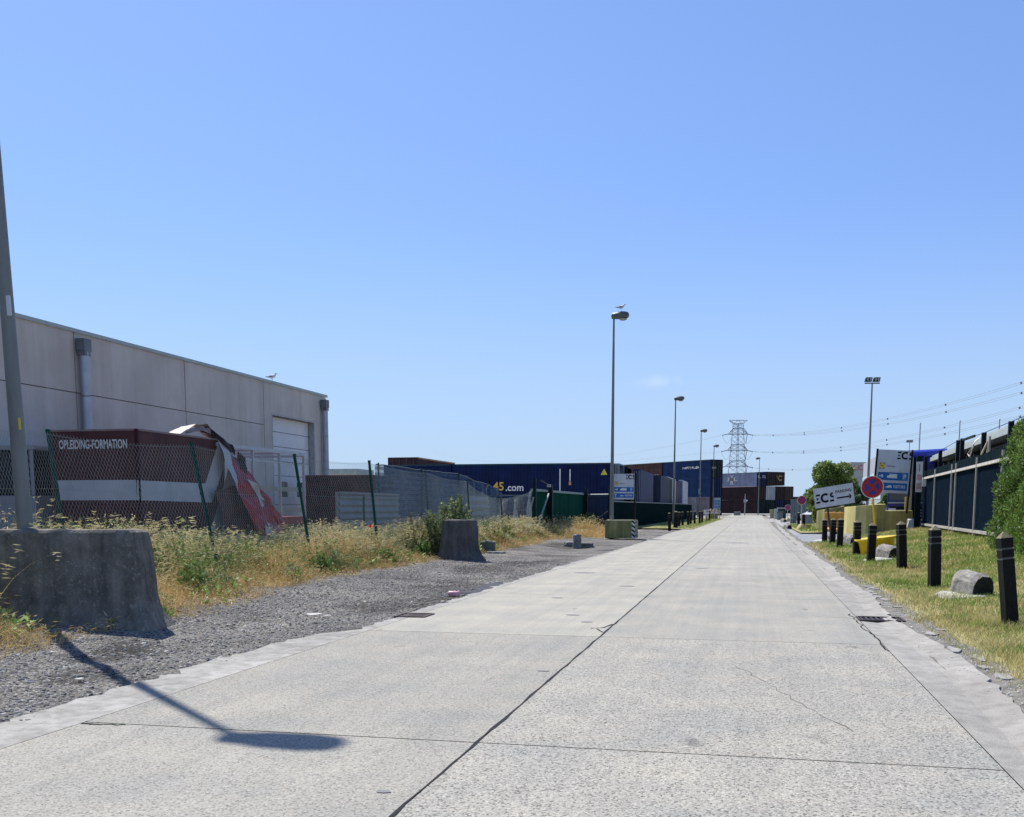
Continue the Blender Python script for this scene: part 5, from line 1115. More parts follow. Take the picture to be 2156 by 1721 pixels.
# gully grates
for x, y, lab, wd, ln in ((1853, 1304, 'rusty iron gully grate in the right gutter', .30, .5), (873, 1296, 'small dark gully in the broken left gutter', .22, .5)):
    q = gz(x, y, .0); t = thing('gully_grate', lab, 'drain', (q.x, q.y, 0), 0, 'gully grates'); mi_ = mat('rusty_iron', (.06, .045, .04), .7, .4, .4, 30)
    g = MB()
    for sx in (-1, 1): g.box((sx * wd, 0, .0), (.03, ln, .03), mi_)
    for sy_ in (-1, 1): g.box((0, sy_ * ln / 2, .001), (2 * wd, .03, .03), mi_)
    g.build('frame', t)
    g = MB()
    for k in range(8): g.box((-wd + .05 + k * (2 * wd - .1) / 7, 0, -.003), (.026, ln - .03, .022), mi_)
    g.build('grate', t)
    g = MB(); g.box((0, 0, -.012), (2 * wd - .02, ln - .02, .02), M['black']); g.build('pit', t)

# ================================================================== SIGNS
def ecs(g, fr_, x, y, h, m, lift=.005):
    """the bold three-letter mark: cut E, C and cut S; height h, origin bottom-left"""
    b = h * .21
    for k, (x0, x1) in enumerate(((-.02, .46), (.05, .30), (.03, .50))):
        yy = y + (h - b) * k / 2; sk = h * .05
        g.poly(fr_, [(x + x0 * h - (0 if k == 1 else sk), yy), (x + x1 * h - sk, yy), (x + x1 * h, yy + b), (x + x0 * h + sk * .4, yy + b)], m, lift)
    cx = x + 1.01 * h; g.disc(fr_, cx, y + h / 2, h * .52, m, lift, 30, h * .28, R(48), R(312))
    sx = x + 1.80 * h; r1, r0 = h * .29, h * .08
    g.disc(fr_, sx, y + h * .715, r1, m, lift, 18, r0, R(75), R(265)); g.poly(fr_, [(sx - .12 * h, y + .62 * h), (sx + .02 * h, y + .40 * h), (sx + .10 * h, y + .40 * h), (sx + .10 * h, y + .60 * h), (sx - .02 * h, y + .66 * h)], m, lift + .0005)
    g.poly(fr_, [(sx - .36 * h, y + .0 * h), (sx + .10 * h, y), (sx + .10 * h, y + .22 * h), (sx - .30 * h, y + .22 * h)], m, lift)
def arrow(g, fr_, x0, y, L, th, m, lift=.006, up=False):
    o, ux, uy = fr_; f = fr_ if not up else (o + ux * x0 + uy * y - (uy * x0 - ux * y), uy, -ux)
    g.poly(f, [(x0, y - th / 2), (x0 + L - th * 1.2, y - th / 2), (x0 + L - th * 1.2, y + th / 2), (x0, y + th / 2)], m, lift)
    g.poly(f, [(x0 + L - th * 1.9, y - th * 1.5), (x0 + L - th * .9, y - th * 1.5), (x0 + L, y), (x0 + L - th * .9, y + th * 1.5), (x0 + L - th * 1.9, y + th * 1.5), (x0 + L - th * .95, y)], m, lift + .0005)
def site_sign(label, P, rz, Wd, Hd, leg, lean, visitors, extra_right=0.0):
    t = thing('sign_board', label, 'sign', P, rz, 'company sign boards beside the gates'); t.rotation_euler = (0, lean, rz)
    g = MB(); g.bb((0, -.02, leg), (Wd, .03, leg + Hd), M['sign_grey']); f = frame((0, -.02, leg), (1, 0, 0)); u = Wd / 100; v = Hd / 100
    ecs(g, f, 59 * u, 79 * v, 17.5 * v, M['black'])
    g.rect(f, 8 * u, 55.5 * v, 23 * u, 69.5 * v, mat('logo_square_blue', (.02, .05, .12), .5), .003); g.disc(f, 15.5 * u, 62.5 * v, 6.6 * v, mat('logo_yellow', (.62, .50, .06), .5), .005, 24); g.rect(f, 11 * u, 61.3 * v, 20 * u, 63.7 * v, mat('logo_red', (.35, .08, .08), .5), .007)
    g.text('Contineer', f, 28 * u, 60 * v, 5.2 * v, mat('grey_lettering', (.16, .16, .17), .6), .004, 28 * u)
    for k, (y0, y1) in enumerate(((29.5, 48), (6, 23.5))): g.rect(f, 5 * u, y0 * v, 96 * u, y1 * v, M['sign_blue'], .003)
    arrow(g, f, 9 * u, 39 * v, 13 * u, 2.6 * v, M['white'])
    g.poly(f, [(33 * u, 35 * v), (63 * u, 34.5 * v), (63.5 * u, 44 * v), (40 * u, 44.3 * v), (39 * u, 41 * v), (33 * u, 40 * v)], M['white'], .006)
    g.rect(f, 79 * u, 31.5 * v, 91 * u, 46 * v, mat('pale_blue', (.10, .24, .45), .5), .005); g.text('P', f, 82.5 * u, 34 * v, 9.5 * v, M['white'], .008)
    arrow(g, f, 12 * u, 9 * v, 12 * v, 2.6 * v, M['white'], .006, True)
    if visitors:
        g.poly(f, [(32 * u, 12 * v), (50 * u, 12.5 * v), (50 * u, 15 * v), (47 * u, 18 * v), (40 * u, 18 * v), (36 * u, 15 * v), (32 * u, 14.5 * v)], M['white'], .006); g.text('VISITORS', f, 54 * u, 11.5 * v, 7 * v, M['white'], .006, 36 * u)
    else:
        g.poly(f, [(32 * u, 12 * v), (50 * u, 12.5 * v), (50 * u, 15 * v), (36 * u, 16 * v)], M['white'], .006); g.text('VISITORS', f, 55 * u, 11.5 * v, 7 * v, M['white'], .006, 36 * u)
    g.build('panel', t)
    for x in (-.04, Wd + .04): g = MB(); g.bb((x - .04, -.05, -.05), (x + .04, .06, leg + Hd + .04), M['black']); g.build('post', t)
    return t
# left block and sign
q = at(1273.5, 1133, 52.5); q1 = at(1339, 1133, 52.5); tz = at(1300, 1095.5, 52.5).z; zb = q.z
m_chev = M['black']; fl = (q.x, q.y, zb)
t = thing('concrete_barrier', 'pale mossy yellow concrete block with black and white chevrons on its right end', 'concrete block', fl)
Wd = q1.x - q.x; g = MB(); g.bb((0, 0, 0), (Wd, 1.3, tz - zb), M['yel_green']); g.build('block', t, bevel=.03)
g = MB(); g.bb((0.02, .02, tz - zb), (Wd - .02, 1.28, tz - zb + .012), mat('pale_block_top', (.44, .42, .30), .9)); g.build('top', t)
g = MB(); f = frame((Wd - .19, -.004, 0), (1, 0, 0)); g.rect(f, 0, .02, .165, tz - zb - .03, M['white'], .002)
for k in range(4): y0 = .05 + .22 * k; g.poly(f, [(0, y0 + .12), (.165, y0), (.165, y0 + .10), (0, y0 + .22)], m_chev, .004)
f2 = frame((Wd + .004, .05, 0), (0, 1, 0)); g.rect(f2, 0, .02, .30, tz - zb - .03, M['white'], .002)
for k in range(4): y0 = .05 + .22 * k; g.poly(f2, [(0, y0), (.30, y0 + .12), (.30, y0 + .22), (0, y0 + .10)], m_chev, .004)
g.build('chevron_plate', t)
s0 = at(1290, 1051, 53.2); s1 = at(1334.5, 1051, 53.2); st = at(1290, 997.5, 53.2).z
site_sign('grey company sign board with blue direction strips standing on the left yellow block', (s0.x, s0.y, tz), YAW * .3, (s1 - s0).length, st - s0.z, s0.z - tz, R(.6), False)
# right block and sign
DR = 54
q = at(1862, 1111, DR + .3); q1 = at(1921, 1110, DR + 2); tzr = at(1890, 1075, DR).z; rzR = math.atan2(q1.y - q.y, q1.x - q.x)
t = thing('concrete_barrier', 'faded yellow concrete block carrying the right company sign', 'concrete block', (q.x, q.y, lawn_z(np.array(q.x), np.array(q.y)).item() - .05), rzR)
g = MB(); Lb = (q1 - q).length; g.bb((0, 0, 0), (Lb, 1.1, tzr - t.location.z), M['yel_conc']); g.build('block', t, bevel=.05)
p = at(1907, 1064, DR); g = MB(); g.bb((0, 0, 0), (.24, .08, .72), mat('yellow_slat', (.60, .47, .10), .6)); tag(g.build('yellow_post', None, None, (p.x, p.y + .3, tzr)), 'short flat yellow post standing on the right yellow block', 'post')
s0 = at(1841, 1036, DR - .2); s1 = at(1908.5, 1040, DR - .2); st = at(1845, 945, DR - .2).z
site_sign('large grey company sign board leaning right above the yellow barriers', (s0.x, s0.y + .4, tzr), YAW * .4 , (s1 - s0).length, st - s0.z, s0.z - tzr, R(2.8), True)
# curved yellow barrier
def curved_wall(label, pts, zb, tops, th, m):
    n = len(pts); t0_ = pts[0]; g = MB(); vs = []
    for i, p in enumerate(pts):
        a = pts[max(i - 1, 0)]; b = pts[min(i + 1, n - 1)]; d = (b - a); d.z = 0; d.normalize(); nn = V3((-d.y, d.x, 0)) * th
        for qq, z in ((p, zb), (p, tops[i]), (p + nn, tops[i]), (p + nn, zb)): vs.append((qq.x, qq.y, z))
    g.add(vs, [(4 * i + k, 4 * i + 4 + k, 4 * i + 4 + (k + 1) % 4, 4 * i + (k + 1) % 4) for i in range(n - 1) for k in range(4)] + [(3, 2, 1, 0), tuple(4 * (n - 1) + k for k in range(4))], m)
    return tag(g.build('concrete_barrier', off=(t0_.x, t0_.y, zb), bevel=.02), label, 'concrete block')
cp = [at(1776, 1118, 55.2), at(1783, 1119, 54.2), at(1800, 1119.5, 53.4), at(1822, 1119, 53.0), at(1845, 1117, 53.0), at(1862, 1113, 53.4)]
ct = [at(1776, 1068, 55.2).z, at(1783, 1067, 54.2).z, at(1800, 1065.5, 53.4).z, at(1822, 1063.5, 53).z, at(1845, 1062, 53).z, at(1861, 1061.5, 53.4).z]
curved_wall('tall curved faded yellow concrete barrier behind the no stopping sign', cp, .08, ct, .5, M['yel_conc'])
cp = [at(1719, 1104, 72), at(1721, 1104, 70.5), at(1735, 1103, 69.6), at(1756, 1102, 69), at(1778, 1100, 69)]
ct = [at(1719, 1076, 72).z, at(1722, 1074.5, 70.5).z, at(1735, 1072, 69.6).z, at(1756, 1069, 69).z, at(1778, 1065.5, 69).z]
curved_wall('khaki yellow concrete barrier with rounded end, behind the orange barrier', cp, .0, ct, .5, M['yel_green'])
# orange barrier
q = at(1732, 1119, 63.5); q1 = at(1782, 1117, 62.5); rz_ = math.atan2(q1.y - q.y, q1.x - q.x); Lb = (q1 - q).length; hB = at(1735, 1079, 63.5).z - .0
t = thing('traffic_barrier', 'orange yellow traffic barrier with dark feet at the side road', 'barrier', (q.x, q.y, 0), rz_)
g = MB(); pr = [(-.10, .10), (.62, .10), (.60, .28), (.42, .42), (.40, hB), (.14, hB), (.12, .42), (-.08, .28)]
g.prism([(a, b) for a, b in pr], (V3((0, 0, 0)), V3((0, 1, 0)), V3((0, 0, 1))), -Lb, M['orange']); g.build('body', t, bevel=.03)
g = MB(); g.bb((0, -.12, 0), (Lb, .64, .10), mat('dark_feet', (.05, .035, .03), .8)); g.build('foot_strip', t)
for k in range(4): g = MB(); g.bb((Lb * (.08 + .25 * k), .2, hB), (Lb * (.16 + .25 * k), .36, hB + .09), mat('barrier_lug', (.62, .42, .12), .6)); g.build('lifting_lug', t)
# parking direction sign
tl, trr, br = at(1718.5, 1029.2, 60), at(1802, 1015.6, 59), at(1804.3, 1058, 59)
Wp = (trr - tl).length; Hp = (trr - br).length; bl = trr - (trr - br) - (trr - tl)
rzp = math.atan2(trr.y - tl.y, trr.x - tl.x); roll = math.atan2(trr.z - tl.z, math.hypot(trr.x - tl.x, trr.y - tl.y))
t = thing('parking_sign', 'white parking sign with bold black letters and arrow, tilted above the orange barrier', 'sign', (tl.x, tl.y, tl.z - Hp)); t.rotation_euler = (0, -roll, rzp)
g = MB(); g.bb((0, -.02, 0), (Wp, .02, Hp), M['sign_grey']); f = frame((0, -.02, 0), (1, 0, 0))
ecs(g, f, .045 * Wp, .23 * Hp, .46 * Hp, M['black']); g.text('PARKING', f, .55 * Wp, .60 * Hp, .155 * Hp, M['black'], .005, .40 * Wp)
arrow(g, f, .57 * Wp, .36 * Hp, .37 * Wp, .075 * Hp, M['black']); g.build('panel', t)
for x in (.30, .74): g = MB(); g.bb((x * Wp - .05, .02, -1.45), (x * Wp + .05, .10, Hp * .9), mat('dark_sign_post', (.06, .06, .055), .7)); g.build('post', t)
# no-stopping / no-parking discs
def disc_sign(label, x, yc, yb, depth, rad, cross, base='bowl', pole_m=None, foot=0.0):
    c = at(x, yc, depth); b_ = at(x + foot, yb, depth); gz_ = float(lawn_z(np.array(b_.x), np.array(b_.y))) if depth < 50 else .1
    lean = math.atan2((c - b_).dot(_rt), c.z - gz_)
    t = thing('no_stopping_sign' if cross else 'no_parking_sign', label, 'traffic sign', (b_.x, b_.y, gz_), YAW * .5); t.rotation_euler = (0, lean, YAW * .5)
    h = (c.z - gz_) / math.cos(lean)
    g = MB(); pm = pole_m or M['yellow']; g.tube([(0, 0, 0), (0, 0, h + rad * .7)], .032, pm, 10); g.build('pole', t)
    f = frame((0, -.045, h), (1, 0, 0)); g = MB(); n = 36
    g.tube([(0, -.044, h), (0, -.034, h)], rad, M['white'], n, True, False); g.disc(f, 0, 0, rad * .93, M['red'], .003, n, 0); g.disc(f, 0, 0, rad * .66, M['blue'], .006, n)
    for a in ((45, 135) if cross else (135,)):
        ca, sa = math.cos(R(a)), math.sin(R(a)); w_, l_ = rad * .13, rad * .70
        g.poly(f, [(ca * l_ - sa * w_, sa * l_ + ca * w_), (-ca * l_ - sa * w_, -sa * l_ + ca * w_), (-ca * l_ + sa * w_, -sa * l_ - ca * w_), (ca * l_ + sa * w_, sa * l_ - ca * w_)], M['red'], .008 + .0008 * (a == 45))
    g.build('disc', t)
    if base == 'bowl':
        g = MB(); nn = 28
        def ring(a, b, z): return [(a * math.cos(6.2832 * k / nn), b * math.sin(6.2832 * k / nn), z) for k in range(nn)]
        vs = ring(.48, .34, .0) + ring(.52, .38, .05) + ring(.56, .42, .44) + ring(.68, .53, .50) + ring(.68, .53, .55) + ring(.50, .36, .53)
        g.add(vs, [(i * nn + k, i * nn + (k + 1) % nn, (i + 1) * nn + (k + 1) % nn, (i + 1) * nn + k) for i in range(5) for k in range(nn)] + [tuple(range(5 * nn, 6 * nn))], M['yellow'], True)
        g.build('base', t)
    elif base == 'small':
        g = MB(); g.tube([(0, 0, -.05), (0, 0, .12), (0, 0, .35)], [.35, .33, .12], mat('pale_yellow_base', (.50, .42, .20), .7), 14); g.build('base', t)
    return t
disc_sign('large no stopping sign on a yellow pole in a yellow tub', 1836.5, 1025.5, 1172, 33.5, .36, True, 'bowl', foot=10.5)
disc_sign('no parking sign behind two black bollards, middle one of the row', 1688, 1053, 1108, 72, .31, True, 'small', mat('pale_pole', (.42, .40, .28), .6))
disc_sign('farthest small no parking sign beside the dark green box', 1658.5, 1068.5, 1094, 112, .31, True, 'small', MATS['pale_pole'])

# ================================================================== BOLLARDS
def bollard_mesh():
    a = .115; prof = [(-.05, a * 1.02), (.83, a), (.832, a * .90), (.855, a * .90), (.857, a), (.945, a), (.947, a * .90), (.97, a * .90), (.972, a), (1.085, a), (1.16, .012)]
    g = MB(); c = [(-1, -1), (1, -1), (1, 1), (-1, 1)]
    for i in range(len(prof) - 1):
        (z0, r0), (z1, r1) = prof[i], prof[i + 1]; vs = [(x * r0, y * r0, z0) for x, y in c] + [(x * r1, y * r1, z1) for x, y in c]
        m = M['groove'] if abs(r1 - a * .9) < 1e-4 or abs(r0 - a * .9) < 1e-4 and i in (2, 6) else M['plastic']
        if i == len(prof) - 2: m = M['topwear']
        g.add(vs, [(k, (k + 1) % 4, (k + 1) % 4 + 4, k + 4) for k in range(4)], m)
    return g
bol0 = None
bspecs = [(2128, 1318, 'nearest black square bollard at the right edge, leaning left', -6.5, -1), (1967, 1235, 'second nearest black bollard, left of the first large concrete log', -2.5, 1), (1899, 1199, 'black bollard just right of the second concrete log', -3.5, 0),
          (1833, 1182, 'black bollard in front of the yellow tub of the no stopping sign', 1, 0), (1803, 1168, 'black bollard right of the third concrete log', -.5, 1), (1767.5, 1152, 'black bollard in front of the right end of the orange barrier', 1, 0),
          (1752, 1146.5, 'black bollard in front of the middle of the orange barrier', 1.5, -1), (1736, 1139.5, 'black bollard in front of the left end of the orange barrier', -1, 0), (1691, 1113.5, 'black bollard at the pole of the middle no parking sign', 0, 0), (1681, 1106, 'black bollard left behind the middle no parking sign', 0, 0)]
for i, (x, y, lab, tl_, tf) in enumerate(bspecs):
    q = gz(x, y, .05)
    if bol0 is None: bol0 = bollard_mesh().build('bollard'); o = bol0
    else: o = bol0.copy(); COL.objects.link(o)
    o.location = (q.x, q.y, float(lawn_z(np.array(q.x), np.array(q.y))) - .02); o.rotation_euler = (R(tf * 1.5), R(tl_), R((12, 9, 14, 6, 8, 5, 8, 5, 5, 5)[i])); kw, kz = ((.68, 1.10), (.84, 1.06), (.84, 1.05), (.88, .98), (.9, 1.0), (.92, 1.0), (.92, .97), (.92, .97), (1, 1), (1, 1))[i]; o.scale = (kw, kw, kz)
    tag(o, lab, 'bollard', 'black plastic bollards on the right verge')
lspecs = [(1360, 1112, 'black bollard below the left end of the dark fence'), (1393 - 0, 1109.5, 'thick black bollard left of the second street lamp base'), (1398 + 13, 1107, 'black bollard just right of the second street lamp base'), (1420, 1105.5, 'slim black bollard in front of the dark fence end'),
          (1436.5, 1103, 'black bollard left of the barred gate'), (1441.5, 1101.8, 'black bollard close to the barred gate post'), (1454.5, 1101, 'black bollard in front of the barred gate'), (1469, 1098.5, 'black bollard left of the small parking sign'), (1473.5, 1097.5, 'black bollard under the small white parking sign'),
          (1484, 1095.2, 'black bollard right of the small white parking sign'), (1491.5, 1093.4, 'black bollard beside the concrete planter')]
lspecs[1] = (1385 - .5, 1110, lspecs[1][2])
for i, (x, y, lab) in enumerate(lspecs):
    q = gz(1284.6 + (718, 790, 835, 875, 943, 972, 1020, 1080, 1110, 1165, 1195)[i] / 5.74, 820.7 + (1690, 1668, 1652, 1640, 1633, 1622, 1618, 1612, 1604, 1588, 1578)[i] / 5.74, .06)
    o = bol0.copy(); COL.objects.link(o); o.location = (q.x, q.y, .03); o.rotation_euler = (0, R(random.uniform(-2, 2)), R(10)); o.scale = (1.35, 1.35, 1.12) if i == 1 else (.82, .82, 1.06); tag(o, lab, 'bollard', 'black bollards on the left verge')

# concrete logs: D-shaped half-buried pieces with a broken footing
def clog(label, x, y, dep, s, rz, m=None):
    q = at(x, y, dep); z = float(lawn_z(np.array(q.x), np.array(q.y))); t = thing('concrete_log', label, 'concrete piece', (q.x, q.y, z - .03), rz, 'fallen round-topped concrete pieces on the lawn')
    r_ = .205 * s; Ln = .58 * s; n = 16; sec = [(-r_ * 1.0, -.02)] + [(-r_ * math.cos(math.pi * k / n), .23 * s + r_ * math.sin(math.pi * k / n)) for k in range(n + 1)] + [(r_ * 1.05, -.02)]
    g = MB(); k_ = len(sec); random.seed(int(x)); vs = []; mm = m or mat('lichen_concrete', (.13, .125, .105), .95, col2=(.34, .32, .28), scale=8, bump=.6, bscale=40)
    st = 7
    for i in range(st):
        u = i / (st - 1); e = .93 if i in (0, st - 1) else 1.0
        for a, b in sec: vs.append((a * e + random.uniform(-.01, .01) * s, Ln * (u - .5), b * e + random.uniform(-.012, .012) * s))
    g.add(vs, [(i * k_ + j, (i + 1) * k_ + j, (i + 1) * k_ + j + 1, i * k_ + j + 1) for i in range(st - 1) for j in range(k_ - 1)] + [], mm)
    g.add(vs[:k_], [tuple(range(k_))], M['dark_end']); g.add(vs[-k_:], [tuple(range(k_))[::-1]], M['dark_end'])  # both end faces a much darker tone than the body
    lg = g.build('log', t); lg.rotation_euler = (R(7), R(5), 0)
    g = MB(); random.seed(int(x) + 1); P_ = [(-.70, -.42), (-.16, -.56), (.12, -.40), (-.05, .05), (-.30, .30), (-.74, .06)]
    top = [(a * s * random.uniform(.9, 1.1), b * s, random.uniform(.05, .11) * s if a > -.5 else .03) for a, b in P_]; g.add(top + [(a * 1.08, b * 1.08, -.05) for a, b, c in top], [tuple(range(6))] + [(i + 6, (i + 1) % 6 + 6, (i + 1) % 6, i) for i in range(6)], M['conc_pale']); g.build('footing', t)
clog('large round-topped concrete log between the two nearest bollards', 2041, 1262, 18.0, 1.05, R(27))
clog('round concrete log with dark end face between the third and fourth bollards', 1866, 1180, 30.3, 1.05, R(34))
clog('concrete log left of the fifth bollard, half hidden behind it', 1787, 1155, 42, 1.05, R(34))
clog('small concrete log behind the bollards before the orange barrier', 1743, 1141, 50, 1.0, R(32))
clog('pale concrete log at the kerb near the middle no parking sign', 1657, 1112, 77, 1.0, R(32))
clog('dark concrete log beside the farthest no parking sign', 1649, 1096, 112, 1.0, R(32))

# ================================================================== RIGHT FENCE
Fx = [1939, 1968, 2003.5, 2012, 2055.6, 2110]; Nd = lambda x: 42 * (2012 - 1690) / (x - 1690)
FA, FB = at(1939, 1113.5, Nd(1939)), at(2110, 1132, Nd(2110)); FA.z = FB.z = .44; dF = (FB - FA); Lf = dF.length; dF.normalize(); nF = V3((dF.y, -dF.x, 0)); 
if nF.x > 0: nF = -nF
def fpt(x): 
    d = ray(x, 1100); a = Matrix(((d.x, -dF.x), (d.y, -dF.y))); s = a.inverted() @ __import__('mathutils').Vector((FA.x, FA.y)); return FA + dF * s[1]
zt_ = at(2012, 929, Nd(2012)).z; zr1 = at(2012, 990.5, Nd(2012)).z; zr0 = at(2012, 1113, Nd(2012)).z
rf = thing('sheet_fence', 'tall navy sheet fence with pale posts and rails behind the right lawn', 'fence', tuple(FA)); OFF = tuple(FA)
FE = FB + dF * 14
g = MB(); Ltot = (FE - FA).length
corr(g, tuple(FE + V3((0, 0, zr0 - .44 + .04))), tuple(-dF), Ltot, zr1 - zr0 - .08, tuple(nF), M['navy'], .20, .025); g.build('sheet', rf, OFF)
g = MB(); g.beam(FA + V3((0, 0, zr1 - .44)) + nF * .05, FE + V3((0, 0, zr1 - .44)) + nF * .05, .10, .10, M['pale_strip']); g.build('rail', rf, OFF)
g = MB(); g.beam(FA + V3((0, 0, zr0 - .44)) + nF * .05, FE + V3((0, 0, zr0 - .44)) + nF * .05, .12, .10, M['rail']); g.build('rail', rf, OFF)
g = MB(); corr(g, tuple(FE + V3((0, 0, zr1 - .44 + .06))), tuple(-dF), Ltot, .34, tuple(nF), mat('dark_teal_band', (.006, .014, .018), .95, spec=.02), .6, .02); g.build('upper_band', rf, OFF)
for i, x in enumerate(Fx + [2170, 2240]):
    p = fpt(x); zz = zt_ + (.12 if i in (2, 3) else 0) - .44; p.z = .44
    g = MB(); g.beam(p - nF * .10 - V3((0, 0, .2)), p - nF * .10 + V3((0, 0, zz)), .15, .17, M['black'], roll=tuple(dF)); g.build('post', rf, OFF)
    g = MB(); g.beam(p + nF * .09 - V3((0, 0, .2)), p + nF * .09 + V3((0, 0, zr1 - .44 + (1.0 if i == 0 else .30))), .055, .05, M['pale_strip'], roll=tuple(dF)); g.build('cover_strip', rf, OFF)
g = MB(); pp = [fpt(x) for x in Fx + [2170, 2240]]
g.tube([V3((p.x, p.y, zt_ - .05 + (.1 if i in (2, 3) else 0))) for i, p in enumerate(pp)], .012, M['black'], 5); g.build('top_wire', rf, OFF)
p = fpt(2012); p2 = fpt(2055.6); g = MB(); g.beam(V3((p.x, p.y, zt_ + .05)) - nF * .1, V3((p2.x, p2.y, zt_ + .0)) * .6 + V3((p.x, p.y, zt_ + .05)) * .4 - nF * .1, .06, .09, M['black']); g.build('top_bar', rf, OFF)
# plastic sheet snagged on the fence top and loose bars
p = fpt(2048); p2 = fpt(2052.5); r = np.random.default_rng(4); A = np.array([[[p.x, p.y, zt_ - .08], [p2.x, p2.y, zt_ - .02]], [[p.x - .1, p.y, zt_ - .50], [p2.x - .1, p2.y, zt_ - .42]]])
g = sheet([A[0].tolist(), A[1].tolist()], mat('torn_white_plastic', (.48, .46, .44), .6, var=.3, scale=6), .12, 4, 6)
c0 = V3(A[1][0]); c1_ = V3(A[1][1]); g.tube([c0 + V3((0, 0, .1)), c0 + V3((-.1, .5, -.18)), c0.lerp(c1_, .5) + V3((-.15, 0, -.36)), c1_ + V3((-.1, 0, -.06))], [.015, .02, .03, .015], MATS['torn_white_plastic'], 7)
tag(g.build('plastic_sheet', off=tuple(p)), 'torn white plastic sheet snagged on top of the navy fence', 'plastic sheet')
a = fpt(2060); b = fpt(2076); c = fpt(2086); g = MB()
for u_, v_ in ((a, b), (b, c), (fpt(2072), b)): g.beam(V3((u_.x, u_.y, zr1 + .38)) + nF * .02, V3((v_.x, v_.y, zr1 + .38)) + nF * .02 if False else V3((b.x, b.y, zr1 + .88)) + nF * .02, .05, .06, M['rail'])
g.build('loose_bar', rf, OFF)
# gate posts at the far end of the fence, with notices
for x, dpt, ytop, lab, wd in ((1884, 60, 958, 'tall dark gate post with pale edge, left of the notice post', .5), (1906 , 57, 962, 'dark gate post close to the blue truck', .28)):
    b = at(x + 14, 1112, dpt); T = at(x + 20, ytop, dpt); t = thing('gate_post', lab, 'post', (b.x, b.y, .4), YAW * .5)
    g = MB(); g.bb((-wd / 2, -.1, -.1), (wd / 2, .1, T.z - .4), M['navy']); g.build('post', t)
    g = MB(); g.bb((-wd / 2 - .05, -.12, -.1), (-wd / 2 + .03, -.10, T.z - .4), M['rail']); g.build('edge_strip', t)
b = at(1930, 1113, 53.5); T = at(1935, 958, 53.5); t = thing('notice_post', 'fence end post carrying a tall white notice with pinkish panels', 'post', (b.x, b.y, .4), YAW * .5)
g = MB(); g.bb((-.14, 0, -.05), (.14, .12, T.z - .45), M['gate_dark']); g.build('post', t)
n0 = at(1930, 1036, 53.5).z - .4; n1 = at(1930, 972, 53.5).z - .4; g = MB(); g.bb((-.16, -.03, n0), (.16, -.01, n1), mat('notice_white', (.62, .60, .58), .5)); f = frame((-.16, -.03, n0), (1, 0, 0)); hN = n1 - n0
g.rect(f, .04, hN * .10, .28, hN * .30, mat('notice_pink', (.50, .30, .27), .6), .004); g.rect(f, .04, hN * .40, .28, hN * .58, MATS['notice_pink'], .004); g.rect(f, .14, hN * .68, .18, hN * .92, M['groove'], .004); g.build('notice', t)
p = fpt(1947); p.z = zr1 - .42; g = MB(); g.bb((-.1, -.02, 0), (.1, .02, .34), M['white']); o = g.build('small_notice', None, None, (p.x - .12, p.y, p.z)); tag(o, 'tiny white notice under the rail at the far end of the navy fence', 'notice')
q = at(1925, 1111, 53.8); rough_block('concrete_lump', 'pale rough concrete lump at the end of the navy fence', (q.x, q.y, .4), (.8, .5, .62), .3, M['conc_pale'], 12, 'concrete block')

# shed behind the fence
SA = at(1942, 1100, 66); sd_ = dF.copy(); SE = SA + sd_ * 44; nS = nF
zs_top = at(2058, 929, 66 * (1942 - 1700) / (2058 - 1700)).z
sh = thing('long_shed', 'long low shed with a pale roof edge and grey slats, behind the navy fence', 'shed', (SA.x, SA.y, 0)); OFF = (SA.x, SA.y, 0)
g = MB(); m_sh = mat('dark_shed_wall', (.022, .028, .030), .9, var=.2, spec=.03); 
def qd(a, b, z0, z1, off, th, m): 
    mid = (a + b) / 2 + nS * off; mid.z = (z0 + z1) / 2; Mx = Matrix((sd_, V3((-sd_.y, sd_.x, 0)), V3((0, 0, 1)))).transposed(); g.box(mid, ((b - a).length, th, z1 - z0), m, Mx)
qd(SA, SE, 0, zs_top - .35, -3, 6, m_sh); g.build('wall', sh, OFF)
g = MB(); qd(SA - sd_ * .3, SE, zs_top - .30, zs_top - .08, -2.8, 7, mat('pale_roof_edge', (.36, .40, .37), .5, .1, .1)); qd(SA - sd_ * .3, SE, zs_top - .08, zs_top + .02, -2.7, 6.6, MATS['pale_roof_edge']); g.build('roof', sh, OFF)
g = MB(); Ls = 44; x = 1.0
while x < Ls: 
    a = SA + sd_ * x + nS * .04; g.beam(V3((a.x, a.y, 1.2)), V3((a.x, a.y, zs_top - .4)), .10, .06, mat('grey_slat', (.34, .35, .34), .6)); x += 2.1 if x < 20 else .40
g.build('slat', sh, OFF)

# blue truck behind the gate
dT = 58; a = at(1878, 1090, dT); b = at(1921, 1090, dT); z1 = at(1890, 972, dT).z; zR = at(1930, 950, dT).z
t = thing('truck', 'dark blue truck with a rolled blue air deflector, parked behind the gate posts', 'truck', (a.x - .3, a.y, .1), R(-9)); W = 2.5
m_tr = mat('truck_blue', (.010, .020, .16), .3, .1, .08); m_tr2 = mat('truck_blue_light', (.03, .05, .36), .35, .1, .08)
g = MB(); g.bb((0, 0, .9), (W, 2.2, z1 - .1), m_tr); g.build('cab', t, bevel=.12)
g = MB(); g.bb((.12, -.03, 1.9), (W - .12, -.005, 2.85), M['glass']); g.build('windscreen', t)
g = MB(); g.bb((.15, -.05, .95), (W - .15, .0, 1.55), M['black']); [g.bb((.3, -.07, 1.0 + .16 * k), (W - .3, -.04, 1.05 + .16 * k), M['galv']) for k in range(3)]; g.bb((.05, -.06, 1.72), (W - .05, -.03, 1.79), M['galv']); g.build('grille', t)
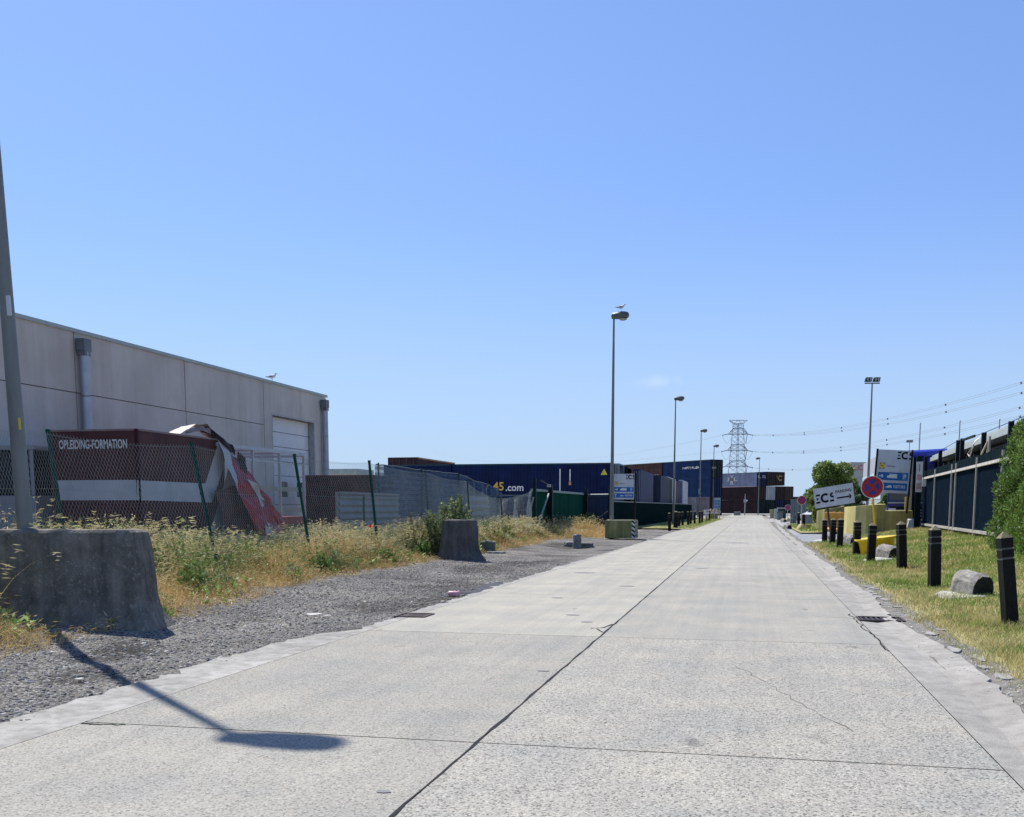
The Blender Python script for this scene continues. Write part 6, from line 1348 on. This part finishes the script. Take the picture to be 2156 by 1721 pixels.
g = MB(); g.bb((0, -.12, .35), (W, .3, .9), mat('bumper_dark', (.03, .03, .035), .5)); [g.bb((.15, -.14, .45 + .16 * k), (W - .15, -.12, .50 + .16 * k), M['galv']) for k in range(2)]; g.build('bumper', t, bevel=.02)
for x in (.28, W - .28): g = MB(); g.bb((x - .2, -.15, 1.25), (x + .2, -.10, 1.45), M['white']); g.build('headlight', t)
for x in (.35, W - .35): g = MB(); g.tube([(x - .16, .9, .5), (x + .16, .9, .5)], .5, M['rubber'], 18); g.build('wheel', t)
g = MB(); g.tube([(-.6 + .3, .6, z1 + .22), (W + .5, .6, z1 + .34)], .27, m_tr2, 14); g.tube([(0, .5, z1 - .1), (W + .3, .5, z1 - .02)], .16, m_tr2, 12); g.build('air_deflector', t)
g = MB(); g.bb((1.55, .2, z1), (1.75, .4, z1 + .18), mat('orange_beacon', (.65, .16, .04), .4)); g.build('beacon', t)
g = MB(); g.tube([(-.05, -.2, z1 - .75), (-.05, -.2, z1 - .35)], .14, M['white'], 12); g.build('mirror', t)
g = MB(); g.bb((.05, 2.4, 1.2), (W - .05, 11, z1 + .45), m_tr); g.bb((.0, 2.35, z1 + .45), (W, 11.05, z1 + .60), mat('trailer_grey_side', (.24, .27, .25), .6)); g.bb((.1, 2.2, .7), (W - .1, 11, 1.2), M['black']); g.build('load_box', t)

# hedge at the right edge and trees
def leaf_cloud(centres, radii, n, size, r, flat=1.0, up=0.0, wd=.5):
    c = np.array(centres, float); rad = np.array(radii, float); pr = (rad[:, 0] * rad[:, 1] * rad[:, 2]) ** .8; pr /= pr.sum(); k = r.choice(len(c), n, p=pr)
    d = r.normal(size=(n, 3)); d /= np.linalg.norm(d, axis=1)[:, None]; rr = r.uniform(.55, 1.04, n) ** .6
    P = c[k] + d * rad[k] * rr[:, None]; a = r.normal(size=(n, 3)) + d * .8; a[:, 2] += up; a /= np.linalg.norm(a, axis=1)[:, None]; b = np.cross(a, r.normal(size=(n, 3))); b /= np.linalg.norm(b, axis=1)[:, None]
    s = size * r.uniform(.6, 1.5, n)[:, None]; V = np.stack([P - a * s * .2, P + a * s * .5 + b * s * wd, P + a * s * 1.25, P + a * s * .5 - b * s * wd], 1).reshape(-1, 3)
    return V, np.arange(len(V)).reshape(-1, 4)
m_tree = leaf_mat('tree_leaf', (.11, .16, .04), (.22, .28, .08), .45, .35); m_con = leaf_mat('conifer_leaf', (.08, .15, .032), (.20, .28, .065), .5, .3); m_bark = mat('bark', (.10, .075, .055), .95, var=.3, scale=12); m_dk = leaf_mat('dark_shrub_leaf', (.03, .065, .024), (.075, .12, .045), .4, .25)
def tree(label, P, hgt, rad, n, size, m, seed, trunk=.3, name='tree', cat='tree', blobs=22, low=.25):
    r = np.random.default_rng(seed); t = thing(name, label, cat, P)
    g = MB(); g.tube([(0, 0, -.1), (.05, 0, hgt * .3), (0, .05, hgt * .75)], [trunk, trunk * .7, trunk * .2], m_bark, 8)
    for k in range(6): a = k * 1.05; g.tube([(0, 0, hgt * (.22 + .06 * k)), (rad * .3 * math.cos(a), rad * .3 * math.sin(a), hgt * (.4 + .06 * k)), (rad * .7 * math.cos(a), rad * .7 * math.sin(a), hgt * (.5 + .06 * k))], [trunk * .4, trunk * .25, trunk * .08], m_bark, 6)
    g.build('trunk', t)
    cs, rs = [], []
    for k in range(blobs):
        z = r.uniform(low, .93); w_ = rad * math.sqrt(max(.05, 1 - ((z - .5) / .55) ** 2)); a = r.uniform(0, 6.28); q = r.uniform(.3, .85) * w_; s = r.uniform(.2, .42) * rad
        cs.append((q * math.cos(a), q * math.sin(a), z * hgt)); rs.append((s, s, s * .8))
    V, Q = leaf_cloud(cs, rs, n, size, r); np_mesh('crown', V, Q, m, parent=t); return t
q = at(1752, 1085, 92); tree('round bright green tree behind the white parking sign', (q.x, q.y, 0), EYE + px(92) * 86 * 1.02, px(92) * 58, 26000, .13, m_tree, 3, blobs=34, low=.12)
q = at(1722, 1085, 90); tree('low bushy green shrub at the left foot of the round tree', (q.x, q.y, 0), 2.9, .95, 3500, .14, m_tree, 5, .12)
for i, (x, yt, dpt, w_, lab, mm) in enumerate(((1812, 1024, 70, 26, 'dark slim conifer left of the no stopping disc', m_dk), (1870, 1040, 64, 26, 'dark green shrub right of the no stopping disc', m_con), (1892, 1046, 62, 18, 'dark conifer under the large sign board', m_dk), (1790, 1040, 74, 22, 'green shrub between parking sign and no stopping disc', m_con))):
    q = at(x, 1090, dpt); tree(lab, (q.x, q.y, 0), EYE + px(dpt) * (1068 - yt), px(dpt) * w_, 7000, .10, mm, 20 + i, .1, 'shrub', 'shrub', 16, .1)
# conifer hedge
HA = fpt(2146) + nF * .35; HB = HA + dF * 9; r = np.random.default_rng(12); zh_ = at(2140, 912, (at(2121, 1100, Nd(2121)) - ORI).dot(_fh)).z
hg = thing('conifer_hedge', 'dense green conifer hedge at the right edge in front of the navy fence', 'hedge', (HA.x, HA.y, .45)); L_ = 9.0; cs, rs = [], []
for k in range(260):
    s = r.uniform(.75, L_); h = r.uniform(.0, 1.0); hz = (zh_ - .55) * (.93 + .12 * float(vnoise(s, 0, 1.5, 3))); p = dF * s + nF * (r.uniform(-.35, .35) - .15 * h)
    q_ = r.uniform(.18, .42) * (1 - .35 * h); cs.append((p.x, p.y, h * hz)); rs.append((q_, q_, q_ * 1.5))
V, Q = leaf_cloud(cs, rs, 110000, .075, r, up=1.3, wd=.20); np_mesh('foliage', V, Q, m_con, parent=hg)
cs2 = [(dF * s).to_tuple()[:2] + (h,) for s in np.arange(.3, L_, .6) for h in np.arange(.3, zh_ - .8, .7)]
g = MB()
for k in range(9): p = dF * (.5 + k); g.tube([(p.x, p.y, -.1), (p.x, p.y, zh_ - .9)], [.07, .02], m_bark, 6)
g.build('stem', hg)

# tall weed bush behind the middle block, small plants
def bushy(label, P, hgt, rad, stems, seed, m, size, name='weed_bush'):
    r = np.random.default_rng(seed); t = thing(name, label, 'plant', P); g = MB(); Vs, Qs, o = [], [], 0
    for k in range(stems):
        a = r.uniform(0, 6.28); d = rad * r.uniform(.2, 1); h = hgt * r.uniform(.55, 1) * (1 - .25 * d / rad); b = np.array([d * .35 * math.cos(a), d * .35 * math.sin(a), 0]); e = np.array([d * math.cos(a), d * math.sin(a), h])
        mid = (b + e) / 2 + np.array([0, 0, h * .12]); g.tube([tuple(b), tuple(mid), tuple(e)], [.010, .008, .004], mat('weed_stem', (.12, .13, .06), .8), 4)
        n = int(70 * h); u = r.uniform(.12, 1.0, n)[:, None]; c = b * (1 - u) ** 2 + 2 * mid * u * (1 - u) + e * u ** 2 + r.normal(0, .05, (n, 3)) * (1.15 - u)
        v = r.normal(size=(n, 3)); v[:, 2] += .7; v /= np.linalg.norm(v, axis=1)[:, None]; w2 = np.cross(v, r.normal(size=(n, 3))); w2 /= np.linalg.norm(w2, axis=1)[:, None]; s = size * r.uniform(.5, 1.4, n)[:, None]
        V = np.stack([c, c + v * s * .6 + w2 * s * .28, c + v * s * 1.5, c + v * s * .6 - w2 * s * .28], 1).reshape(-1, 3); Vs.append(V)
    g.build('stem', t); V = np.concatenate(Vs); np_mesh('leaf', V, np.arange(len(V)).reshape(-1, 4), m, parent=t)
m_mug = leaf_mat('mugwort_leaf', (.13, .17, .07), (.24, .28, .125), .35, .3)
q = at(958, 1096, 33); bushy('tall pale green weed bush directly behind the middle concrete block', (q.x, q.y, .05), EYE + px(33) * (1068 - 1031) - .05, .62, 46, 3, m_mug, .075)
q = at(915, 1096, 31.5); bushy('pale green weed bush left of the middle concrete block', (q.x, q.y, .08), EYE + px(32) * (1068 - 1048) - .08, .5, 24, 4, m_mug, .07)
q = at(870, 1096, 32); bushy('sparse brownish weeds in front of the shade net', (q.x, q.y, .1), 1.45, .7, 16, 5, leaf_mat('brown_weed', (.16, .13, .07), (.26, .21, .11), .3), .05)
q = at(1236, 1110, 60); bushy('dark green shrub at the right post of the green gate', (q.x, q.y, .05), 1.35, .8, 40, 6, m_dk, .10)
q = at(1060, 1100, 46); bushy('dark nettles growing through the collapsed chain-link', (q.x, q.y, .05), 1.3, .7, 26, 7, m_dk, .10)
q = at(135, 1105, 16.5); bushy('feathery green weed behind the left concrete block', (q.x, q.y, .1), 1.25, .25, 12, 8, m_mug, .05)
q = at(262, 1105, 16.5); bushy('thin upright weed at the right end of the left concrete block', (q.x, q.y, .1), 1.15, .2, 9, 9, m_mug, .05)
q = gz(338, 1308, .0); bushy('fresh green leafy plant at the right foot of the left concrete block', (q.x, q.y, .0), .24, .28, 18, 10, m_w3, .05)
q = gz(230, 1330, -.02); bushy('small green tuft before the left concrete block', (q.x, q.y, -.02), .28, .22, 14, 11, m_w1, .05)
q = gz(880, 1168, .05); 
# poppy
q = at(780, 1111, 27); t = thing('poppy', 'red poppy in the weeds before the grey hoarding', 'flower', (q.x, q.y, .1)); g = MB(); g.tube([(0, 0, 0), (.02, 0, q.z - .1)], .006, MATS['weed_stem'], 5); g.build('stem', t)
g = MB(); random.seed(2)
for k in range(5): a = k * 1.257; g.add([(0, 0, q.z - .1), (.09 * math.cos(a - .5), .09 * math.sin(a - .5), q.z - .06), (.10 * math.cos(a), .10 * math.sin(a), q.z - .03), (.09 * math.cos(a + .5), .09 * math.sin(a + .5), q.z - .06)], [(0, 1, 2, 3)], mat('poppy_red', (.60, .03, .04), .6))
g.build('petal', t)

# ================================================================== FAR RIGHT: buildings, masts
# white office with glazed front
OA, OB = at(1814, 1080, 230), at(1853, 1080, 186); od = (OB - OA); Lo = od.length; od.normalize(); on = V3((od.y, -od.x, 0)); on = -on if on.x > 0 else on
zo = at(1814, 975.5, 230).z; zo2 = at(1846, 953, (OA + od * Lo * .8 - ORI).dot(_fh)).z
of = thing('office_building', 'white office with a glazed front and sloping roofline, behind the right sign board', 'building', (OA.x, OA.y, 0)); OFF = (OA.x, OA.y, 0)
Mx = Matrix((od, V3((-od.y, od.x, 0)), V3((0, 0, 1)))).transposed()
g = MB(); c = (OA + OB) / 2 - on * 6; g.box((c.x, c.y, zo / 2), (Lo, 12, zo), mat('white_cladding', (.30, .31, .34), .6, var=.05), Mx); g.build('wall', of, OFF)
for k in range(9):
    p = OA + od * (Lo * (k + .5) / 9) + on * .05; g = MB(); g.box((p.x, p.y, zo * .5), (Lo / 9 - .5, .08, zo * .44), mat('pale_glazing', (.55, .60, .58), .25), Mx); g.build('window', of, OFF)
# container with red letters
P = at(1813, 973, 250); q = at(1789, 973, 250); zz = P.z
t = container('white container with red letters L C and a red swoosh, high behind the tree', (P.x + 3, P.y), math.pi + R(20), P.x - q.x + 3.3, zz - 3.7, mat('dirty_white_container', (.42, .40, .35), .7, 0, .12, 2), 3.7, doors=False, group='containers beyond the right trees', texts=(('side', 'LC', .9 + .0, 1.7, 1.3, mat('dull_red_letters', (.40, .13, .10), .6), 2.4),))
g = MB(); q2 = at(1778, 1004, 250); g.bb((q2.x, P.y - 1, 0), (P.x + 4, P.y + 9, zz - 3.72), mat('pale_low_building', (.36, .37, .38), .7)); tag(g.build('low_building', off=(q2.x, P.y, 0)), 'pale low building under the white lettered container', 'building')
# masts
def floodmast(label, x, yt, yb, dep, n, s):
    b = at(x, yb, dep); zt = at(x, yt, dep).z; t = thing('floodlight_mast', label, 'floodlight', (b.x, b.y, 0), YAW, 'floodlight masts'); g = MB(); g.tube([(0, 0, 0), (0, 0, zt)], [.16 * s, .07 * s], M['lamp_grey'], 10); g.build('pole', t)
    g = MB(); g.bb((-.75 * s, -.06, zt), (.75 * s, .06, zt + .12 * s), M['head']); g.build('crossbar', t)
    for k in (-1, 1):
        g = MB(); cx = k * .40 * s; g.add([(cx - .34 * s, -.2, zt + .2 * s), (cx + .30 * s, -.2, zt + .2 * s), (cx + .36 * s, -.2, zt + .62 * s), (cx - .22 * s, -.2, zt + .62 * s), (cx - .34 * s, .2, zt + .2 * s), (cx + .30 * s, .2, zt + .2 * s), (cx + .36 * s, .2, zt + .62 * s), (cx - .22 * s, .2, zt + .62 * s)], [(0, 1, 2, 3), (7, 6, 5, 4), (0, 4, 5, 1), (1, 5, 6, 2), (2, 6, 7, 3), (3, 7, 4, 0)], M['black'])
        g.bb((cx - .2 * s, -.22, zt + .28 * s), (cx - .04 * s, -.205, zt + .56 * s), M['lens']); g.bb((cx + .08 * s, -.22, zt + .28 * s), (cx + .24 * s, -.205, zt + .56 * s), M['lens']); g.build('floodlight', t)
floodmast('tall floodlight mast with two lamp boxes, behind the right sign board', 1828.5, 808, 1000, 105, 2, 1.0)
floodmast('small distant floodlight mast above the large sign board', 1912, 932, 1000, 200, 2, .8); floodmast('tiny distant floodlight mast above the round tree', 1768, 988, 1040, 260, 2, .8)
for x, yt, lab in ((1930, 893, 'leftmost of three thin flagpoles behind the shed'), (2012.5, 888, 'middle thin flagpole behind the shed'), (2095, 884.5, 'rightmost thin flagpole behind the shed')):
    b = at(x, 1060, 110); zt = at(x, yt, 110).z; t = thing('flagpole', lab, 'flagpole', (b.x, b.y, 0), 0, 'flagpoles'); g = MB(); g.tube([(0, 0, 0), (0, 0, zt)], [.09, .055], M['galv'], 8); g.build('pole', t); g = MB(); g.tube([(0, 0, zt), (0, 0, zt + .14)], [.11, .09], M['white'], 10); g.build('cap', t)

# ================================================================== ROAD END: small things
def boxthing(name, label, cat, x0, x1, yt, yb, dep, dy, m, zb=0.0, extra=None, bevel=.03):
    a = at(x0, yb, dep); b = at(x1, yb, dep); zt = at(x0, yt, dep).z; g = MB(); g.bb((0, 0, 0), (b.x - a.x, dy, zt - zb), m)
    if extra: extra(g, b.x - a.x, zt - zb)
    return tag(g.build(name, None, None, (a.x, a.y, zb), bevel=bevel), label, cat)
pl = at(1493, 1085, 146); boxthing('concrete_planter', 'low concrete planter with flowers beside the far left lamp', 'planter', 1492, 1510, 1082, 1094, 142, 3.0, M['yel_green'], extra=lambda g, w_, h: g.bb((-.15, -.15, h), (w_ + .15, 3.1, h + .14), M['conc_pale']))
a = at(1500, 1078, 143); g = MB(); r = np.random.default_rng(3); V, Q = leaf_cloud([(0, 0, .2), (.6, .2, .3), (1.0, .4, .15)], [(.35, .3, .3)] * 3, 260, .12, r); o = np_mesh('planter_flowers', V, Q, None, [mat('pink_petals', (.75, .35, .38), .7), M['white'], m_w1], np.random.default_rng(2).integers(0, 3, len(Q))); o.location = (a.x - .3, a.y + .6, at(1500, 1082, 142).z + .12); tag(o, 'pink and white flowers in the concrete planter', 'flowers')
a = at(1503, 1062, 141); b = at(1516.5, 1062, 141); zt = at(1503, 1048, 141).z; zb = at(1503, 1071, 141).z
t = thing('notice_board', 'pale blue notice board on legs behind the concrete planter', 'sign', (a.x, a.y, 0), YAW * .4); W = (b - a).length; g = MB(); g.bb((0, -.02, zb), (W, .03, zt), mat('board_pale', (.30, .40, .46), .5)); f = frame((0, -.02, zb), (1, 0, 0)); H_ = zt - zb
for k in range(3): g.rect(f, .1 * W, H_ * (.08 + .25 * k), .92 * W, H_ * (.27 + .25 * k), M['sign_blue'], .01); g.rect(f, .2 * W, H_ * (.14 + .25 * k), .7 * W, H_ * (.20 + .25 * k), MATS['board_pale'], .02)
g.build('panel', t)
for x in (.1, W - .1): g = MB(); g.bb((x - .05, 0, 0), (x + .05, .08, zt), M['galv']); g.build('post', t)
a = at(1481.5, 1083, 112); b = at(1493, 1083, 112); zt = at(1481, 1073, 112).z; zb = at(1481, 1082.5, 112).z
t = thing('parking_sign', 'small white parking sign on a short yellow post left of the road', 'sign', (a.x, a.y, 0), YAW * .4); W = (b - a).length; g = MB(); g.bb((0, -.02, zb), (W, .02, zt), M['white']); ecs(g, frame((0, -.02, zb), (1, 0, 0)), .48 * W, .45 * (zt - zb), .36 * (zt - zb), M['black'], .008); g.bb((W * .3, -.02, zb - .28), (W * .72, .02, zb - .03), MATS['white_trailer']); g.build('panel', t)
g = MB(); g.bb((W * .45, .02, 0), (W * .58, .1, zt), mat('yellowish_post', (.35, .32, .12), .7)); g.build('post', t)
a = at(1568, 1083, 206); zt = at(1568, 1040, 206).z; t = thing('camera_post', 'thin grey camera post with a box near the far road end', 'post', (a.x, a.y, 0)); g = MB(); g.tube([(0, 0, 0), (0, 0, zt)], [.12, .06], M['galv'], 8); g.build('pole', t); g = MB(); g.bb((-.28, -.25, zt * .60), (.28, .1, zt * .76), M['galv']); g.bb((.2, -.3, zt * .66), (.5, -.1, zt * .72), M['white']); g.build('camera_box', t)
boxthing('barrier_block', 'small grey concrete block before the far maroon containers', 'concrete block', 1545, 1559, 1077, 1084, 205, 1.5, M['conc'])
boxthing('yellow_drum', 'pale yellow concrete drum at the right end of the far road', 'concrete block', 1621, 1630, 1072.5, 1085, 150, 1.2, mat('sand_block', (.36, .30, .15), .8))
boxthing('utility_cabinet', 'pale teal utility cabinet beside the dark green skip', 'cabinet', 1630.5, 1637.5, 1071, 1084.5, 142, .6, mat('pale_teal', (.30, .38, .38), .5))
boxthing('skip_container', 'dark green skip with pale rim at the far right roadside', 'skip', 1638, 1655, 1070.5, 1083, 146, 2.5, mat('skip_green', (.03, .06, .05), .6), extra=lambda g, w_, h: g.bb((-.05, -.05, h), (w_ + .05, 2.55, h + .1), M['conc_pale']))
boxthing('concrete_bench', 'low grey concrete bench block before the green skip', 'concrete block', 1636, 1648, 1079, 1088.5, 132, .8, M['conc'], extra=lambda g, w_, h: g.bb((-.1, -.1, h), (w_ + .1, .9, h + .12), M['conc_dark']))
boxthing('green_slab', 'grey green concrete slab on the far lawn', 'concrete block', 1664, 1677, 1091, 1100.5, 104, 1.5, mat('green_grey', (.10, .13, .12), .8), extra=lambda g, w_, h: g.bb((w_ * .4, .2, h), (w_ * .9, .8, h + .3), M['conc_dark']))
boxthing('concrete_cube', 'pale blue grey concrete cube behind the middle no parking sign', 'concrete block', 1694, 1714, 1083, 1103, 96, 1.2, mat('blue_grey_block', (.22, .25, .26), .8))
boxthing('yellow_crate', 'small faded yellow box on the far lawn', 'box', 1697, 1706, 1105, 1116, 74, .5, mat('olive_yellow', (.26, .22, .05), .8))
boxthing('yellow_footing', 'pale yellow footing at the far black bollards', 'concrete block', 1681.5, 1689, 1106, 1118, 72, .4, MATS['pale_yellow_base'])
a = at(1664, 1083, 128); b = at(1683, 1083, 118); zt = at(1664, 1052.5, 128).z
t = thing('steel_shed', 'grey green steel cabin behind the no parking signs', 'shed', (a.x, a.y, 0), YAW * .2 - .35); g = MB(); corr(g, (0, 0, 0), (1, 0, 0), 2.4, zt, (0, -1, 0), mat('shed_green_grey', (.14, .17, .165), .6), .3, .03); corr(g, (0, 5, 0), (0, -1, 0), 5, zt, (-1, 0, 0), MATS['shed_green_grey'], .3, .03); g.bb((.03, .03, 0), (2.4, 5, zt - .02), MATS['shed_green_grey']); g.build('wall', t); g = MB(); g.bb((-.05, -.05, zt), (2.45, 5.05, zt + .06), mat('shed_roof_pale', (.26, .28, .26), .6)); g.build('roof', t)
P = at(1679, 1049, 170); q = at(1717, 1049, 170); g = MB()
corr(g, (0, 0, 0), (1, 0, 0), q.x - P.x, P.z, (0, -1, 0), c_gd, .4, .05); g.bb((0, .06, 0), (q.x - P.x, 3, P.z - .03), c_gd); tag(g.build('green_hoarding', None, None, (P.x, P.y, 0)), 'dark green sheet hoarding left of the round tree', 'hoarding')
# cars glinting behind the far lawn
def car(label, P, rz, col, s=1.0):
    t = thing('parked_car', label, 'car', P, rz, 'cars parked at the far right'); m = mat('car_' + col[0], col[1], .25, .2, .05)
    L, W, H = 4.3, 1.78, 1.45; sec = [(0, .35, .62), (.08, .30, .75), (.9, .30, .92), (1.25, .30, .98), (2.0, .30, 1.42), (3.1, .30, 1.45), (3.9, .30, 1.02), (4.22, .30, .95), (4.3, .40, .60)]
    g = MB(); vs = []
    for x, z0, z1 in sec:
        tw = W / 2 * (.92 if x in (0, 4.3) else 1); tt = tw * (.78 if z1 > 1.1 else .96); vs += [(x, -tw, z0), (x, -tw, min(z1, .95)), (x, -tt, z1), (x, tt, z1), (x, tw, min(z1, .95)), (x, tw, z0)]
    n = len(sec); g.add(vs, [(i * 6 + k, i * 6 + (k + 1) % 6, (i + 1) * 6 + (k + 1) % 6, (i + 1) * 6 + k) for i in range(n - 1) for k in range(6)] + [tuple(range(6))[::-1], tuple(range((n - 1) * 6, n * 6))], m, True); g.build('body', t)
    g = MB(); g.add([(1.28, -.72, 1.02), (1.28, .72, 1.02), (1.97, .62, 1.42), (1.97, -.62, 1.42)], [(0, 1, 2, 3)], M['glass'])
    g.v = [(x - .015, y, z + .012) for x, y, z in g.v]; g.build('windscreen', t)
    for sy_ in (-1, 1):
        g = MB(); g.add([(1.45, sy_ * .885, .97), (3.6, sy_ * .885, .97), (3.1, sy_ * .74, 1.36), (2.05, sy_ * .74, 1.36)], [(0, 1, 2, 3)], M['glass']); g.build('side_window', t)
        for x in (.8, 3.45): g = MB(); g.tube([(x, sy_ * .72, .32), (x, sy_ * .91, .32)], .32, M['rubber'], 18); g.tube([(x, sy_ * .905, .32), (x, sy_ * .925, .32)], .2, M['galv'], 12); g.build('wheel', t)
        g = MB(); g.bb((-.01, sy_ * .62 - .18, .62), (.04, sy_ * .62 + .18, .75), M['white']); g.build('headlight', t)
q = at(1700, 1084, 118); car('white car parked facing the road, left of the parking sign', (q.x, q.y, .02), R(60), ('white', (.60, .60, .61)))
q = at(1712, 1084, 108); car('red car parked beside the white one behind the parking sign', (q.x + .6, q.y, .02), R(50), ('red', (.40, .06, .07)))
q = at(1498, 1080, 160); 

# ================================================================== PYLON AND POWER LINES
PY = at(1549.5, 1080, 640); dpp = 640
t = thing('pylon', 'tall lattice power pylon beyond the container stack', 'pylon', (PY.x, PY.y, 0)); m_py = mat('pylon_steel_hazed', (.235, .27, .31), .6, .3, .1)  # distance haze put into the steel colour as a pale blue grey
def zp(y): return at(1549.5, y, dpp).z
u = px(dpp); g = MB(); rotp = R(38) + YAW; levels = [(0, 13.0), (zp(1010), 8.6), (zp(982.6), 8.0), (zp(970), 7.5), (zp(948.7), 6.9), (zp(936), 6.4), (zp(914.3), 5.6), (zp(902), 5.2), (zp(892), 5.0)]
def corner(k, w_, z): a = rotp + R(45) + k * R(90); return V3((w_ * .62 * math.cos(a), w_ * .62 * math.sin(a), z))
for (z0, w0), (z1, w1) in zip(levels[:-1], levels[1:]):
    nsub = max(2, int((z1 - z0) / 3.2))
    for k in range(4):
        g.beam(corner(k, w0, z0), corner(k, w1, z1), .30, .30, m_py)
        g.beam(corner(k, w1, z1), corner((k + 1) % 4, w1, z1), .20, .20, m_py)
        for s in range(nsub):
            f0, f1 = s / nsub, (s + 1) / nsub; wa, wb = w0 + (w1 - w0) * f0, w0 + (w1 - w0) * f1; za, zb_ = z0 + (z1 - z0) * f0, z0 + (z1 - z0) * f1
            g.beam(corner(k, wa, za), corner((k + 1) % 4, wb, zb_), .11, .11, m_py); g.beam(corner((k + 1) % 4, wa, za), corner(k, wb, zb_), .11, .11, m_py)
g.build('tower', t)
arms = [(914.3, 1538 - 16.5, 1549 + 17.5 + 7, 902), (948.7, 1549 - 27, 1549 + 26, 936), (982.6, 1549 - 30, 1549 + 27, 970)]
ax_ = _rt
tips = {}
for i, (y, xl_, xr_, yu) in enumerate(((914.3, 1527, 1571, 902), (948.7, 1525.5, 1571, 936), (982.6, 1522, 1572.5, 970))):
    z = zp(y); zu = zp(yu)
    for s, x in ((-1, xl_), (1, xr_)):
        g = MB()
        e = ax_ * ((x - 1549.5) * u); e.z = z
        for k in (-1, 1):
            b = ax_ * (s * 2.9) + _fh * (k * 2.6); b.z = z; g.beam(b, e, .26, .26, m_py); b2 = b.copy(); b2.z = zu; g.beam(b2, e, .2, .2, m_py)
            for q_ in (.33, .66): g.beam(b.lerp(e, q_), b2.lerp(e, q_), .12, .12, m_py); g.beam(b.lerp(e, q_), b2.lerp(e, max(0, q_ - .33)), .12, .12, m_py)
        tips[(i, s)] = V3((PY.x, PY.y, 0)) + e
        ee = e + ax_ * (s * 3.0) + V3((0, 0, -.6)); g.tube([e, ee], .28, m_py, 6)
        if s > 0: g.tube([e + ax_ * -.6, e + ax_ * -1.4 + V3((0, 0, -5.6))], .22, m_py, 6)
        # jumper loop
        pts = [ee.lerp(e - ax_ * (s * 3.5), k / 8) + V3((0, 0, -5.2 * math.sin(math.pi * k / 8))) for k in range(9)]; g.tube(pts, .07, m_py, 5)
        g.build('crossarm', t)
g = MB(); zt = zp(884.9)
for s in (-1, 1):
    e = ax_ * (s * 5.6); e.z = zt
    for k in (-1, 1):
        b = ax_ * (s * 2.6) + _fh * (k * 2.2); b.z = zp(892); g.beam(b, e, .24, .24, m_py); b2 = ax_ * (s * .2) + _fh * (k * 1.0); b2.z = zt; g.beam(b2, e, .22, .22, m_py); g.beam(b, b2, .14, .14, m_py)
        b3 = b.lerp(e, .5); b4 = b2.lerp(e, .5); g.beam(b3, b4, .12, .12, m_py)
g.build('peak', t)
# conductors: from each arm to the next pylon, out of view to the right; sag fitted to two readings
m_cab = mat('conductor', (.22, .25, .29), .6, .2)
END = V3((150, 170, 0))
def conductor(label, start, reads, sep=.55, rad=.045, end=END, spacers=True):
    h0 = V3((start.x, start.y, 0)); dv = end - h0; ds = []
    for x, y in reads:      # where the sight line at x meets the vertical plane of the span
        d = ray(x, y); a = np.array([[dv.x, -d.x], [dv.y, -d.y]]); s = np.linalg.solve(a, np.array([-h0.x, -h0.y])); ds.append((s[0], EYE + d.z * s[1]))
    (t1, z1), (t2, z2) = ds; A = np.array([[t1, t1 * t1], [t2, t2 * t2]]); k = np.linalg.solve(A, np.array([z1 - start.z, z2 - start.z]))
    off = V3((dv.y, -dv.x, 0)).normalized() * .25; g = MB(); n = 40; P = []
    for i in range(n + 1):
        q_ = i / n; p = h0 + dv * q_; p.z = start.z + k[0] * q_ + k[1] * q_ * q_; P.append(p)
    for s in (-1, 1): g.tube([p + off * s + V3((0, 0, s * sep / 2)) for p in P], rad, m_cab, 4, False)
    if spacers:
        for i in range(3, n, 4): g.box(P[i], (.5, .5, .7), m_cab)
    return tag(g.build('power_cable', off=tuple(start)), label, 'power line', 'power line conductors')
tp_ = lambda i: tips[(i, 1)] + ax_ * 3.0 + V3((0, 0, -.6))
conductor('topmost power cable rising to the right edge', tp_(0), [(1826, 890.5), (2156, 804.5)])
conductor('second power cable from the top on the right', tp_(0) + V3((0, -3, 0)), [(1826, 899.5), (2156, 826)])
conductor('third power cable from the top on the right, past the flagpoles', tp_(1), [(1840, 931), (2156, 856)])
conductor('fourth power cable from the top on the right', tp_(1) + V3((0, -3, 0)), [(1840, 940), (2156, 875)])
conductor('fifth power cable from the top, low above the large sign board', tp_(2), [(1832, 975), (1990, 945)], end=V3((120, 240, 0)))
for i, lab in ((0, 'faint upper power cable running left from the pylon'), (1, 'faint lower power cable running left from the pylon')):
    s = tips[(i, -1)] - ax_ * 3 + V3((0, 0, -.6)); conductor(lab, s, [(1400, (941, 962)[i]), (1150, (973, 985)[i])], rad=.03, end=V3((-420, 1350, 0)), spacers=False)
